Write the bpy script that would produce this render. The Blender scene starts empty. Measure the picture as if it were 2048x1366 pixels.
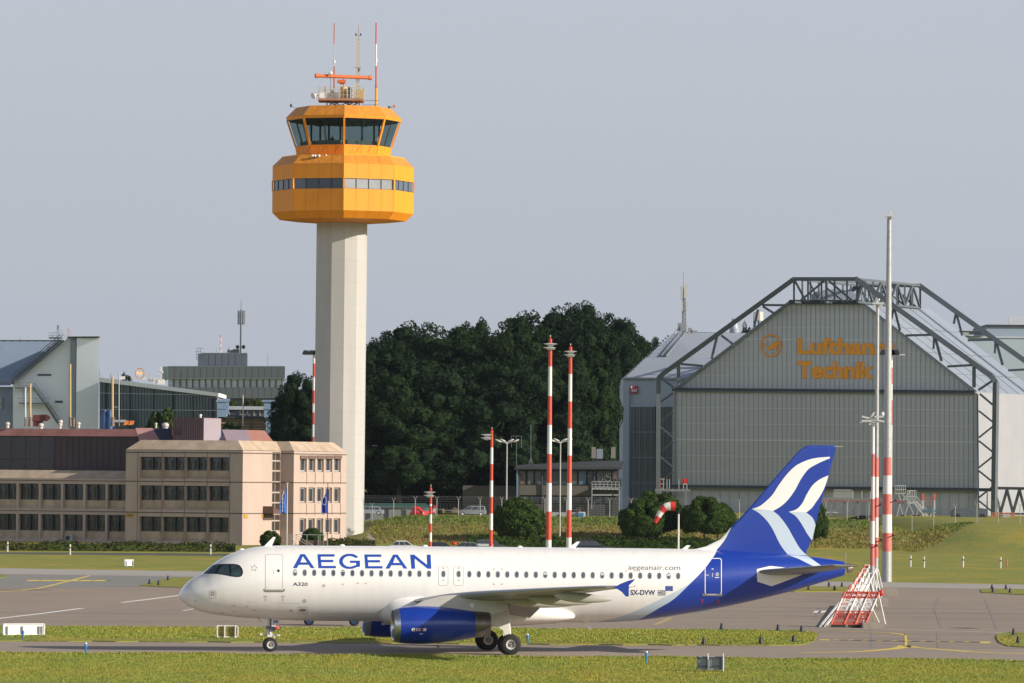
import bpy, bmesh, math, random
import numpy as np
from mathutils import Vector, Matrix
C = bpy.context.scene
COL = C.collection
rad = math.radians
# ------------------------------------------------------------------ camera
FPX = 10500.0            # focal length in photo pixels (2048 wide)
EYE = 9.75               # eye height of the viewing terrace
ROLL = 0.009
PITCH = math.atan(269 / FPX)
cam_d = bpy.data.cameras.new('camera')
cam = bpy.data.objects.new('camera', cam_d)
COL.objects.link(cam)
cam_d.sensor_width = 36.0
cam_d.lens = FPX * 36 / 2048
cam_d.clip_start = 1.0
cam_d.clip_end = 30000.0
_H = Vector((1, 0, 0)); _V = Vector((0, -math.sin(PITCH), math.cos(PITCH)))
_F = Vector((0, math.cos(PITCH), math.sin(PITCH)))
_R = _H * math.cos(ROLL) + _V * math.sin(ROLL)
_U = -_H * math.sin(ROLL) + _V * math.cos(ROLL)
cam.matrix_world = Matrix(((_R.x, _U.x, -_F.x, 0), (_R.y, _U.y, -_F.y, 0), (_R.z, _U.z, -_F.z, EYE), (0, 0, 0, 1)))
C.camera = cam
# ------------------------------------------------------------------ light
SUN_EL = 22.5            # degrees above the horizon
SUN_AZ = 21.5            # sun stands to the right, this far towards the camera
sd = Vector((math.cos(rad(SUN_EL)) * math.cos(rad(SUN_AZ)), -math.cos(rad(SUN_EL)) * math.sin(rad(SUN_AZ)), math.sin(rad(SUN_EL))))
sun_d = bpy.data.lights.new('sun', 'SUN')
sun_d.energy = 4.9
sun_d.angle = rad(0.6)
sun_d.color = (1.0, 0.91, 0.785)
sun = bpy.data.objects.new('sun', sun_d)
COL.objects.link(sun)
sun.rotation_euler = (-sd).to_track_quat('-Z', 'Y').to_euler()
sun.location = (60, 100, 120)
W = bpy.data.worlds.new('World')
C.world = W
W.use_nodes = True
wn = W.node_tree.nodes; wl = W.node_tree.links
bg = wn['Background']
sky = wn.new('ShaderNodeTexSky')
sky.sky_type = 'NISHITA'
sky.sun_disc = False
sky.sun_elevation = rad(SUN_EL)
sky.sun_rotation = math.atan2(sd.x, sd.y)
sky.altitude = 10
sky.air_density = 1.4
sky.dust_density = 2.5
sky.ozone_density = 2.0
# thin even high cloud veil over the blue: a grey-blue mixed over the whole sky
mixw = wn.new('ShaderNodeMix'); mixw.data_type = 'RGBA'
mixw.inputs[0].default_value = 0.80
wl.new(sky.outputs[0], mixw.inputs[6])
tcw = wn.new('ShaderNodeTexCoord')
veil = wn.new('ShaderNodeTexNoise'); veil.inputs['Scale'].default_value = 3.0; veil.inputs['Detail'].default_value = 3
mpw = wn.new('ShaderNodeMapping'); mpw.inputs['Scale'].default_value = (1, 1, 5)
wl.new(tcw.outputs['Generated'], mpw.inputs[0]); wl.new(mpw.outputs[0], veil.inputs['Vector'])
vr = wn.new('ShaderNodeValToRGB')
vr.color_ramp.elements[0].position = .3; vr.color_ramp.elements[1].position = .7
VEIL = (4.70, 5.08, 5.98)
vr.color_ramp.elements[0].color = (VEIL[0] * .97, VEIL[1] * .97, VEIL[2] * .97, 1)
vr.color_ramp.elements[1].color = (VEIL[0] * 1.02, VEIL[1] * 1.02, VEIL[2] * 1.02, 1)
wl.new(veil.outputs['Fac'], vr.inputs[0]); wl.new(vr.outputs[0], mixw.inputs[7])
# the veil is brightest low in the sky; overhead the air is deep blue and much darker
spw = wn.new('ShaderNodeSeparateXYZ'); wl.new(tcw.outputs['Generated'], spw.inputs[0])
rw = wn.new('ShaderNodeValToRGB')
rw.color_ramp.elements[0].color = (1, 1, 1, 1)
for p_, c_ in ((.12, (1, 1, 1)), (.20, (1.9, 1.88, 1.86)), (.34, (1.8, 1.8, 1.84)), (.5, (.24, .28, .36)), (1., (.05, .07, .12))):
    e_ = rw.color_ramp.elements.new(p_) if p_ < 1 else rw.color_ramp.elements[-1]
    e_.position = p_; e_.color = (*c_, 1)
wl.new(spw.outputs[2], rw.inputs[0])
mulw = wn.new('ShaderNodeMix'); mulw.data_type = 'RGBA'; mulw.blend_type = 'MULTIPLY'; mulw.inputs[0].default_value = 1
wl.new(mixw.outputs[2], mulw.inputs[6]); wl.new(rw.outputs[0], mulw.inputs[7]); wl.new(mulw.outputs[2], bg.inputs[0])
bg.inputs[1].default_value = 0.1
C.view_settings.view_transform = 'Standard'
C.view_settings.look = 'None'
C.view_settings.exposure = 0.22
C.view_settings.gamma = 1.0
C.render.engine = 'CYCLES'
C.cycles.max_bounces = 6
C.cycles.transparent_max_bounces = 12
C.cycles.use_adaptive_sampling = True

# ------------------------------------------------------------------ measuring helpers
def ray(px, py):
    dx = px - 1024; dy = 683 - py
    a = dx * math.cos(ROLL) - dy * math.sin(ROLL); b = dx * math.sin(ROLL) + dy * math.cos(ROLL)
    return (a, FPX * math.cos(PITCH) - b * math.sin(PITCH), FPX * math.sin(PITCH) + b * math.cos(PITCH))
def P(px, py, Y):
    r = ray(px, py); t = Y / r[1]
    return Vector((r[0] * t, Y, EYE + r[2] * t))
def PS(px, py, Y0, pxc, m=.456):
    """point on an upright plane through (pxc, Y0) whose right side comes nearer by m metres per metre"""
    k = ray(px, 950); kc = ray(pxc, 950); Xc = kc[0] / kc[1] * Y0
    return P(px, py, (Y0 + m * Xc) / (1 + m * k[0] / k[1]))
def G(px, py, z=0.0):
    r = ray(px, py); t = (z - EYE) / r[2]
    return Vector((r[0] * t, r[1] * t, z))
def sm(a, b, x):
    t = min(1, max(0, (x - a) / (b - a))); return t * t * (3 - 2 * t)
def ip(x, tab, k=1):
    if x <= tab[0][0]: return tab[0][k]
    for a, b in zip(tab, tab[1:]):
        if x <= b[0]: return a[k] + (b[k] - a[k]) * (x - a[0]) / (b[0] - a[0])
    return tab[-1][k]
def pchip(tab, k=1):
    xs = [t[0] for t in tab]; ys = [t[k] for t in tab]; n = len(xs)
    h = [xs[i + 1] - xs[i] for i in range(n - 1)]; d = [(ys[i + 1] - ys[i]) / h[i] for i in range(n - 1)]
    m = [d[0]] + [0] * (n - 2) + [d[-1]]
    for i in range(1, n - 1):
        if d[i - 1] * d[i] > 0:
            w1 = 2 * h[i] + h[i - 1]; w2 = h[i] + 2 * h[i - 1]
            m[i] = (w1 + w2) / (w1 / d[i - 1] + w2 / d[i])
    def f(x):
        if x <= xs[0]: return ys[0]
        if x >= xs[-1]: return ys[-1]
        for i in range(n - 1):
            if x <= xs[i + 1]: break
        t = (x - xs[i]) / h[i]
        return ((2 * t**3 - 3 * t**2 + 1) * ys[i] + (t**3 - 2 * t**2 + t) * h[i] * m[i] + (-2 * t**3 + 3 * t**2) * ys[i + 1] + (t**3 - t**2) * h[i] * m[i + 1])
    return f

# ------------------------------------------------------------------ materials
MATS = {}
def mat(name, col, rough=.6, metal=0., var=.0, scale=1., bump=0., bscale=None, spec=.5, col2=None, stretch=(1, 1, 1), coat=0., emit=0.):
    if name in MATS: return MATS[name]
    m = bpy.data.materials.new(name); MATS[name] = m
    m.use_nodes = True
    n = m.node_tree.nodes; l = m.node_tree.links
    b = n['Principled BSDF']
    b.inputs['Base Color'].default_value = (*col, 1)
    b.inputs['Roughness'].default_value = rough
    b.inputs['Metallic'].default_value = metal
    b.inputs['Specular IOR Level'].default_value = spec
    b.inputs['Coat Weight'].default_value = coat
    b.inputs['Coat Roughness'].default_value = .08
    if emit:
        b.inputs['Emission Color'].default_value = (*col, 1); b.inputs['Emission Strength'].default_value = emit
    if var or col2 or bump:
        tc = n.new('ShaderNodeTexCoord'); mp = n.new('ShaderNodeMapping')
        mp.inputs['Scale'].default_value = stretch
        l.new(tc.outputs['Object'], mp.inputs[0])
    if var or col2:
        t = n.new('ShaderNodeTexNoise'); t.inputs['Scale'].default_value = scale; t.inputs['Detail'].default_value = 6; t.inputs['Roughness'].default_value = .65
        l.new(mp.outputs[0], t.inputs['Vector'])
        r = n.new('ShaderNodeValToRGB')
        r.color_ramp.elements[0].position = .32; r.color_ramp.elements[1].position = .68
        c2 = col2 if col2 else tuple(min(1, c * (1 + var)) for c in col)
        c1 = tuple(c * (1 - var) for c in col)
        r.color_ramp.elements[0].color = (*c1, 1); r.color_ramp.elements[1].color = (*c2, 1)
        l.new(t.outputs['Fac'], r.inputs[0]); l.new(r.outputs[0], b.inputs['Base Color'])
    if bump:
        t2 = n.new('ShaderNodeTexNoise'); t2.inputs['Scale'].default_value = bscale or scale * 4; t2.inputs['Detail'].default_value = 4
        l.new(mp.outputs[0], t2.inputs['Vector'])
        bp = n.new('ShaderNodeBump'); bp.inputs['Strength'].default_value = bump; bp.inputs['Distance'].default_value = .1
        l.new(t2.outputs['Fac'], bp.inputs['Height']); l.new(bp.outputs[0], b.inputs['Normal'])
    return m
def glass(name, col, rough=.06, var=.0):
    return mat(name, col, rough, 0, var, .6, spec=.8)
white_paint = mat('white_paint', (.80, .79, .77), .42, var=.03, scale=.6, coat=.12)
steel = mat('steel', (.42, .43, .44), .42, .7, var=.12, scale=2)
galv = mat('galvanised', (.40, .41, .41), .5, .35, var=.12, scale=3)
dark = mat('dark_metal', (.035, .04, .045), .55)
rubber = mat('tyre_rubber', (.018, .018, .019), .8, var=.2, scale=6)
mast_white = mat('mast_white', (.74, .73, .70), .5, var=.04)
mast_red = mat('mast_red', (.62, .07, .03), .5, var=.08)
pale_red = mat('faded_red', (.60, .16, .13), .6, var=.12)
concrete = mat('concrete', (.36, .32, .27), .9, var=.14, scale=1.2, bump=.3)

# ------------------------------------------------------------------ mesh builder
class MB:
    def __init__(s): s.v = []; s.f = []; s.m = []
    def add(s, vs, fs, mi=0):
        o = len(s.v); s.v += [tuple(v) for v in vs]
        for f in fs: s.f.append(tuple(i + o for i in f)); s.m.append(mi)
        return s
    def obox(s, o, u, v, w, mi=0):
        o, u, v, w = map(Vector, (o, u, v, w))
        if u.cross(v).dot(w) < 0: u, v = v, u
        p = [o, o + u, o + u + v, o + v, o + w, o + u + w, o + u + v + w, o + v + w]
        return s.add(p, [(3, 2, 1, 0), (4, 5, 6, 7), (0, 1, 5, 4), (1, 2, 6, 5), (2, 3, 7, 6), (3, 0, 4, 7)], mi)
    def box(s, c, d, mi=0, rz=0):
        u = Vector((math.cos(rz), math.sin(rz), 0)) * d[0]; v = Vector((-math.sin(rz), math.cos(rz), 0)) * d[1]; w = Vector((0, 0, d[2]))
        return s.obox(Vector(c) - (u + v + w) / 2, u, v, w, mi)
    def cyl(s, p0, p1, r0, r1=None, n=10, mi=0, caps=True, ph=0.):
        p0 = Vector(p0); p1 = Vector(p1); r1 = r0 if r1 is None else r1
        d = (p1 - p0).normalized(); a = d.orthogonal().normalized(); 
        if abs(d.z) > .9: a = Vector((1, 0, 0)); a = (a - d * a.dot(d)).normalized()
        b = d.cross(a); vs = []
        for p, r in ((p0, r0), (p1, r1)):
            for i in range(n):
                t = 2 * math.pi * i / n + ph; vs.append(p + (a * math.cos(t) + b * math.sin(t)) * r)
        fs = [(i, (i + 1) % n, n + (i + 1) % n, n + i) for i in range(n)]
        if caps: fs += [tuple(range(n))[::-1], tuple(range(n, 2 * n))]
        return s.add(vs, fs, mi)
    def beam(s, p0, p1, w, h=None, mi=0, up=(0, 0, 1)):
        p0 = Vector(p0); p1 = Vector(p1); h = h or w; d = p1 - p0; up = Vector(up)
        a = d.cross(up)
        if a.length < 1e-5: a = d.cross(Vector((1, 0, 0)))
        a.normalize(); b = a.cross(d).normalized()
        return s.obox(p0 - a * w / 2 - b * h / 2, a * w, b * h, d, mi)
    def tube(s, pts, r, n=8, mi=0):
        for a, b in zip(pts, pts[1:]): s.cyl(a, b, r, r, n, mi)
        return s
    def ball(s, c, r, n=12, k=8, mi=0):
        if not hasattr(r, '__len__'): r = (r, r, r)
        vs = [(c[0], c[1], c[2] - r[2])]
        for j in range(1, k):
            t = math.pi * j / k - math.pi / 2
            for i in range(n):
                a = 2 * math.pi * i / n
                vs.append((c[0] + r[0] * math.cos(t) * math.cos(a), c[1] + r[1] * math.cos(t) * math.sin(a), c[2] + r[2] * math.sin(t)))
        vs.append((c[0], c[1], c[2] + r[2])); L = len(vs) - 1
        fs = [(0, 1 + (i + 1) % n, 1 + i) for i in range(n)]
        for j in range(k - 2):
            for i in range(n): fs.append((1 + j * n + i, 1 + j * n + (i + 1) % n, 1 + (j + 1) * n + (i + 1) % n, 1 + (j + 1) * n + i))
        fs += [(L, L - n + i, L - n + (i + 1) % n) for i in range(n)]
        return s.add(vs, fs, mi)
    def rings(s, rs, mi=0, closed=True, c0=True, c1=True):
        n = len(rs[0]); vs = [v for r in rs for v in r]; fs = []
        for j in range(len(rs) - 1):
            for i in range(n if closed else n - 1):
                fs.append((j * n + i, j * n + (i + 1) % n, (j + 1) * n + (i + 1) % n, (j + 1) * n + i))
        if c0: fs.append(tuple(range(n))[::-1])
        if c1: fs.append(tuple(range((len(rs) - 1) * n, len(rs) * n)))
        return s.add(vs, fs, mi)
    def lathe(s, prof, o, ax, n=32, mi=0):
        o = Vector(o); ax = Vector(ax).normalized(); a = ax.orthogonal().normalized(); b = ax.cross(a)
        rs = [[o + ax * x + (a * math.cos(2 * math.pi * i / n) + b * math.sin(2 * math.pi * i / n)) * r for i in range(n)] for x, r in prof]
        return s.rings(rs, mi, c0=False, c1=False)
    def prism(s, pts, vec, mi=0):
        vec = Vector(vec); pts = [Vector(p) for p in pts]
        return s.rings([pts, [p + vec for p in pts]], mi)
    def build(s, name, mats, parent=None, off=None, smooth=None):
        me = bpy.data.meshes.new(name)
        vs = s.v
        q = parent
        while off is None and q is not None:
            if q.get('wo'): off = Vector(q['wo'])
            q = q.parent
        if off is not None: vs = [(v[0] - off[0], v[1] - off[1], v[2] - off[2]) for v in vs]
        me.from_pydata(vs, [], s.f)
        if not isinstance(mats, (list, tuple)): mats = [mats]
        for m in mats: me.materials.append(m)
        if len(mats) > 1: me.polygons.foreach_set('material_index', s.m)
        bm = bmesh.new(); bm.from_mesh(me); bmesh.ops.recalc_face_normals(bm, faces=bm.faces); bm.to_mesh(me); bm.free()
        if smooth:
            me.polygons.foreach_set('use_smooth', [True] * len(me.polygons)); me.set_sharp_from_angle(angle=rad(smooth))
        me.update()
        o = bpy.data.objects.new(name, me); COL.objects.link(o)
        if parent is not None: o.parent = parent
        return o
def tag(o, label=None, cat=None, group=None, kind=None):
    if label: o['label'] = label
    if cat: o['category'] = cat
    if group: o['group'] = group
    if kind: o['kind'] = kind
    return o
def thing(name, label, cat, loc=(0, 0, 0), group=None, world=True):
    """Empty at the thing's base; world=True: its parts are written in world coordinates"""
    o = bpy.data.objects.new(name, None); COL.objects.link(o); o.location = loc; o.empty_display_size = .5
    tag(o, label, cat, group)
    if world: o['wo'] = tuple(loc)
    return o
def single(mb, name, mats, label, cat, loc=(0, 0, 0), group=None, smooth=None):
    o = mb.build(name, mats, None, Vector(loc), smooth); o.location = loc
    return tag(o, label, cat, group)
def copy_tree(o, loc=None, label=None, parent=None):
    c = o.copy(); COL.objects.link(c); c.parent = parent
    if loc is not None: c.location = loc
    if label: c['label'] = label
    for ch in [x for x in o.children]: copy_tree(ch, parent=c)
    return c
def text2d(s, bold=0., spacing=1.0):
    """(verts, faces) of a word laid out from 0..1 in x and 0..1 in y by its own bounds"""
    cu = bpy.data.curves.new('t', 'FONT'); cu.body = s; cu.offset = bold; cu.space_character = spacing; cu.resolution_u = 4
    ob = bpy.data.objects.new('t', cu); COL.objects.link(ob)
    me = bpy.data.meshes.new_from_object(ob.evaluated_get(bpy.context.evaluated_depsgraph_get()))
    v = [(p.co.x, p.co.y) for p in me.vertices]; f = [tuple(p.vertices) for p in me.polygons]
    bpy.data.objects.remove(ob); bpy.data.curves.remove(cu); bpy.data.meshes.remove(me)
    x0 = min(p[0] for p in v); x1 = max(p[0] for p in v); y0 = min(p[1] for p in v); y1 = max(p[1] for p in v)
    return [((p[0] - x0) / (x1 - x0), (p[1] - y0) / (y1 - y0)) for p in v], f
def poly2d(outer, holes=(), cut=None):
    """triangulated flat polygon, optionally cut along a grid so that it can follow a curved surface"""
    bm = bmesh.new()
    for loop in [outer, *holes]:
        vs = [bm.verts.new((p[0], p[1], 0)) for p in loop]
        for i in range(len(vs)): bm.edges.new((vs[i], vs[(i + 1) % len(vs)]))
    bmesh.ops.triangle_fill(bm, edges=bm.edges[:], use_beauty=True, use_dissolve=False)
    if cut:
        for ax in (0, 1):
            lo = min(v.co[ax] for v in bm.verts); hi = max(v.co[ax] for v in bm.verts)
            k = math.floor(lo / cut) + 1
            while k * cut < hi:
                co = [0, 0, 0]; no = [0, 0, 0]; co[ax] = k * cut; no[ax] = 1
                bmesh.ops.bisect_plane(bm, geom=bm.verts[:] + bm.edges[:] + bm.faces[:], plane_co=co, plane_no=no, dist=1e-5)
                k += 1
    bm.verts.index_update()
    v = [(x.co.x, x.co.y) for x in bm.verts]; f = [tuple(q.index for q in p.verts) for p in bm.faces]
    bm.free(); return v, f
# ================================================================== GROUND
def noise_mix(m, specs, base, rough=.95, bump=None):
    """specs: list of (scale, stretch, ramp lo, ramp hi, colour, strength) laid over a base colour"""
    m.use_nodes = True; n = m.node_tree.nodes; l = m.node_tree.links; b = n['Principled BSDF']
    b.inputs['Roughness'].default_value = rough; b.inputs['Specular IOR Level'].default_value = .25
    tc = n.new('ShaderNodeTexCoord'); prev = None
    for (sc, st, lo, hi, col, k) in specs:
        mp = n.new('ShaderNodeMapping'); mp.inputs['Scale'].default_value = st; l.new(tc.outputs['Object'], mp.inputs[0])
        t = n.new('ShaderNodeTexNoise'); t.inputs['Scale'].default_value = sc; t.inputs['Detail'].default_value = 5; t.inputs['Roughness'].default_value = .7
        l.new(mp.outputs[0], t.inputs['Vector'])
        mr = n.new('ShaderNodeMapRange'); mr.inputs[1].default_value = lo; mr.inputs[2].default_value = hi; mr.inputs[4].default_value = k
        l.new(t.outputs['Fac'], mr.inputs[0])
        mx = n.new('ShaderNodeMix'); mx.data_type = 'RGBA'; l.new(mr.outputs[0], mx.inputs[0])
        if prev is None: mx.inputs[6].default_value = (*base, 1)
        else: l.new(prev, mx.inputs[6])
        mx.inputs[7].default_value = (*col, 1); prev = mx.outputs[2]
    l.new(prev, b.inputs['Base Color'])
    if bump:
        t = n.new('ShaderNodeTexNoise'); t.inputs['Scale'].default_value = bump[0]; l.new(tc.outputs['Object'], t.inputs['Vector'])
        bp = n.new('ShaderNodeBump'); bp.inputs['Strength'].default_value = bump[1]; bp.inputs['Distance'].default_value = .2
        l.new(t.outputs['Fac'], bp.inputs['Height']); l.new(bp.outputs[0], b.inputs['Normal'])
    return m
grass_m = noise_mix(bpy.data.materials.new('grass_ground'), [
    (.06, (1, .5, 1), .4, .62, (0.271, 0.247, 0.039), .8), (.35, (1, .4, 1), .45, .7, (0.166, 0.223, 0.029), .8),
    (1.3, (1, .5, 1), .5, .75, (0.350, 0.272, 0.078), .5), (.12, (1, .45, 1), .50, .64, (0.525, 0.330, 0.026), .45)], (0.219, 0.239, 0.036), bump=(2.5, .8))
blade_m = noise_mix(bpy.data.materials.new('grass_blades'), [(.22, (.45, 1.3, 1), .48, .62, (.15, .21, .035), .75), (.3, (.5, 1.6, 1), .55, .68, (.36, .29, .10), .5),
    (.10, (1, .6, 1), .42, .6, (0.333, 0.289, 0.046), .8), (.6, (1, .6, 1), .42, .66, (0.175, 0.256, 0.034), .9),
    (1.6, (1, .6, 1), .52, .7, (0.455, 0.330, 0.098), .55), (2.4, (1, 1, 1), .62, .7, (0.735, 0.660, 0.286), .55)], (0.263, 0.289, 0.047), rough=.75)
bank_m = noise_mix(bpy.data.materials.new('bank_grass'), [(.035, (1, 1, 1), .45, .6, (.15, .19, .035), .5),
    (.12, (1, 1, 2), .42, .6, (0.181, 0.202, 0.034), .85), (.5, (1, 1, 3), .47, .68, (0.304, 0.215, 0.084), .85),
    (1.2, (1, 1, 2), .55, .7, (0.109, 0.111, 0.024), .7)], (0.225, 0.182, 0.054), bump=(1.5, 1.))
_n = bank_m.node_tree.nodes; _l = bank_m.node_tree.links; _b = _n['Principled BSDF']; _src = _b.inputs['Base Color'].links[0].from_socket
_tc = _n.new('ShaderNodeTexCoord'); _sp = _n.new('ShaderNodeSeparateXYZ'); _l.new(_tc.outputs['Object'], _sp.inputs[0])
_mr = _n.new('ShaderNodeMapRange'); _mr.inputs[1].default_value = 2.3; _mr.inputs[2].default_value = 3.3; _mr.inputs[4].default_value = .85; _l.new(_sp.outputs[2], _mr.inputs[0])
_mx = _n.new('ShaderNodeMix'); _mx.data_type = 'RGBA'; _l.new(_mr.outputs[0], _mx.inputs[0]); _l.new(_src, _mx.inputs[6]); _mx.inputs[7].default_value = (.115, .165, .03, 1); _l.new(_mx.outputs[2], _b.inputs['Base Color'])
tarmac_m = noise_mix(bpy.data.materials.new('tarmac'), [(.16, (.03, 1, 1), .46, .56, (.235, .20, .17), .7), (.5, (.05, 1, 1), .56, .60, (.21, .185, .16), .5),
    (.05, (1, .4, 1), .4, .65, (0.341, 0.268, 0.204), .8), (.4, (.25, 1, 1), .5, .72, (0.273, 0.218, 0.170), .7),
    (3., (.3, 1, 1), .5, .8, (0.393, 0.303, 0.227), .5), (.09, (.35, 1.5, 1), .62, .68, (0.206, 0.168, 0.136), .6)], (0.314, 0.249, 0.191), rough=.88, bump=(8, .15))
taxi_m = noise_mix(bpy.data.materials.new('taxiway_tarmac'), [(.4, (.03, 1, 1), .48, .58, (.26, .23, .20), .6),
    (.08, (1, .6, 1), .4, .65, (0.348, 0.280, 0.223), .8), (.5, (.3, 1, 1), .5, .72, (0.282, 0.229, 0.186), .6),
    (4., (1, 1, 1), .5, .8, (0.394, 0.322, 0.253), .5)], (0.320, 0.258, 0.206), rough=.85, bump=(8, .15))
slab_m = noise_mix(bpy.data.materials.new('pale_concrete'), [
    (.1, (1, .5, 1), .4, .65, (0.406, 0.378, 0.338), .8), (1., (.3, 1, 1), .5, .75, (0.322, 0.294, 0.262), .6)], (0.378, 0.350, 0.317), rough=.9)
greytar_m = noise_mix(bpy.data.materials.new('grey_tarmac'), [
    (.1, (1, .5, 1), .4, .65, (0.255, 0.247, 0.225), .8), (1.5, (.3, 1, 1), .5, .75, (0.210, 0.203, 0.181), .6)], (0.232, 0.225, 0.206), rough=.9)
road_m = mat('dark_road', (.055, .053, .05), .9, var=.15, scale=.4)

def sheet(name, pts, z, m, holes=()):
    v, f = poly2d([(p[0], p[1]) for p in pts], holes)
    mb = MB(); mb.add([(a, b, z) for a, b in v], f)
    o = mb.build(name, m); o['kind'] = 'structure'
    for p in o.data.polygons:
        if p.normal.z < 0: p.flip()
    return o
sheet('ground', [(-4000, -300), (4000, -300), (4000, 8000), (-4000, 8000)], 0, grass_m)
hz_ = MB(); hz_.box((0, 3850, 59), (8020, 8340, 120))
hm = bpy.data.materials.new('haze_air'); hm.use_nodes = True; hm.node_tree.nodes.remove(hm.node_tree.nodes['Principled BSDF'])
_v = hm.node_tree.nodes.new('ShaderNodeVolumePrincipled'); _v.inputs['Color'].default_value = (.72, .86, 1, 1); _v.inputs['Density'].default_value = 2.0e-5; _v.inputs['Anisotropy'].default_value = .2
hm.node_tree.links.new(_v.outputs[0], hm.node_tree.nodes['Material Output'].inputs['Volume'])
hz_o = hz_.build('haze', hm); hz_o['kind'] = 'stuff'
def ln(x, x0, y0, x1, y1): return y0 + (y1 - y0) * (x - x0) / (x1 - x0)
XS = range(-900, 3000, 60)
def edge(fn, xs=XS): return [G(x, fn(x)) for x in xs]
near_e = lambda x: ln(x, 0, 1306, 2048, 1322) + 1.0 * math.sin(x * .013) + .6 * math.sin(x * .041)
slab_lo = lambda x: ln(x, 0, 1148, 2048, 1179)
slab_hi = lambda x: ln(x, 0, 1136.5, 2048, 1169.5)
sheet('apron', edge(near_e) + edge(slab_lo)[::-1], .012, tarmac_m)
sheet('taxiway', edge(near_e) + edge(lambda x: ln(x, 0, 1283.5, 2048, 1299.5))[::-1], .016, taxi_m)
sheet('concrete_strip', edge(lambda x: slab_lo(x) + 0) + edge(slab_hi)[::-1], .016, slab_m)
sheet('side_taxiway', [G(x, y) for x, y in [(-500, 1176), (-500, 1144), (100, 1150.5), (470, 1155), (300, 1172.5), (120, 1176)]], .02, greytar_m)
sheet('perimeter_road', edge(lambda x: ln(x, 0, 1108.3, 2048, 1123), range(-900, 760, 60)) + edge(lambda x: ln(x, 0, 1104.5, 2048, 1119), range(-900, 760, 60))[::-1], .012, road_m)

def island(name, px, z=.05):
    pts = [G(*p) for p in px]
    v, f = poly2d([(p[0], p[1]) for p in pts])
    mb = MB(); mb.prism([Vector((p[0], p[1], .013)) for p in pts], (0, 0, z))
    o = mb.build(name, grass_m); o['kind'] = 'structure'; return o
def wob(px, a=1.2):
    out = []
    for (x0, y0), (x1, y1) in zip(px, px[1:] + px[:1]):
        k = max(1, int(abs(x1 - x0) / 45))
        for i in range(k):
            x = x0 + (x1 - x0) * i / k; y = y0 + (y1 - y0) * i / k
            out.append((x, y + (a * math.sin(x * .05 + y) * .5 if k > 1 else 0)))
    return out
ISL = {
 'grass_strip': wob([(-900, 1278), (0, 1283), (600, 1286), (1100, 1290), (1540, 1292), (1600, 1291), (1622, 1286), (1632, 1277), (1633, 1269), (1622, 1265), (1590, 1263), (1500, 1262), (1100, 1259), (600, 1257), (0, 1254), (-900, 1247)]),
 'grass_corner': [(3000, 1309), (2200, 1300), (2048, 1295.5), (2015, 1293), (1998, 1286), (1992, 1276), (1996, 1270), (2010, 1267), (2048, 1267), (2400, 1270), (3000, 1277)],
 'grass_island': wob([(280, 1172), (330, 1175.5), (700, 1176), (1100, 1180), (1590, 1184), (1688, 1184), (1696, 1180), (1690, 1175), (1500, 1172.5), (700, 1161), (420, 1155.5), (345, 1156.5), (310, 1163)]),
 'grass_verge': wob([(1964, 1186), (2048, 1191), (3000, 1204), (3000, 1192), (2048, 1179.5), (1968, 1178.5), (1961, 1181)]),
 'grass_corner_far': [(-500, 1158), (-10, 1157.5), (14, 1154), (10, 1151), (-20, 1150), (-500, 1148)],
}
for k_, v_ in ISL.items(): island(k_, v_)

# painted lines, laid as thin sheets
yel = mat('yellow_line_paint', (.72, .54, .08), .8, var=.2, scale=2)
whi = mat('white_line_paint', (.80, .77, .72), .8, var=.12, scale=2)
blk = mat('black_line_paint', (.05, .05, .045), .8, var=.2, scale=2)
fyel = mat('faded_yellow_paint', (.45, .35, .14), .85, var=.2, scale=2)
seam_m = mat('tarmac_joint', (.24, .212, .188), .9, var=.3, scale=1)
mk = {}
def stripe(m, px, w, z=.022, w2=None):
    pts = [G(*p) for p in px]; mb = mk.setdefault(m.name, (MB(), m))[0]; n = len(pts); vs = []
    for i, p in enumerate(pts):
        d = (pts[min(i + 1, n - 1)] - pts[max(i - 1, 0)]); nn = Vector((-d.y, d.x, 0)).normalized()
        ww = w + ((w2 if w2 else w) - w) * i / (n - 1)
        vs += [(p.x + nn.x * ww / 2, p.y + nn.y * ww / 2, z), (p.x - nn.x * ww / 2, p.y - nn.y * ww / 2, z)]
    mb.add(vs, [(2 * i, 2 * i + 1, 2 * i + 3, 2 * i + 2) for i in range(n - 1)])
stripe(yel, [(1810.5, 1269), (1811.5, 1276), (1812, 1282), (1811.5, 1293)], .16, .024)
stripe(yel, [(1811, 1292), (1806, 1295), (1790, 1298), (1765, 1300.5), (1735, 1303), (1700, 1304.8), (1650, 1305.6), (1600, 1306.5)], .8, .024, .6)
stripe(yel, [(1812, 1292), (1830, 1295.5), (1860, 1298), (1900, 1301), (1940, 1304.5), (1990, 1306.5), (2048, 1308), (2300, 1312)], .5, .024, .9)
stripe(yel, [(1810, 1271), (1802, 1269), (1780, 1266.5), (1740, 1264.8), (1700, 1264)], .4, .024)
stripe(fyel, [(1700, 1264), (1650, 1263), (1636, 1262.6)], .4, .024)
for t0 in range(10):
    xa = 1668 + t0 * 29; ya = 1280.2 + t0 * .42
    stripe(blk, [(xa + (9 if t0 else 22), ya + .8), (xa + 29, ya + 1.2)], 1.1, .024)
    stripe(yel, [(xa, ya), (xa + 10, ya + .2)], 1.0, .0255)
stripe(yel, [(1648, 1279.5), (1651, 1281.6)], .6, .024); stripe(yel, [(1969, 1284), (1972, 1287.5)], .6, .024)
stripe(whi, [(1640, 1256.4), (1700, 1257.5), (1850, 1261.5), (2010, 1266)], .35, .024)
stripe(whi, [(-60, 1244), (0, 1237.2), (80, 1228), (165, 1217)], .45, .022)
stripe(whi, [(243, 1205.6), (290, 1200), (360, 1191), (470, 1178)], .45, .022)
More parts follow.
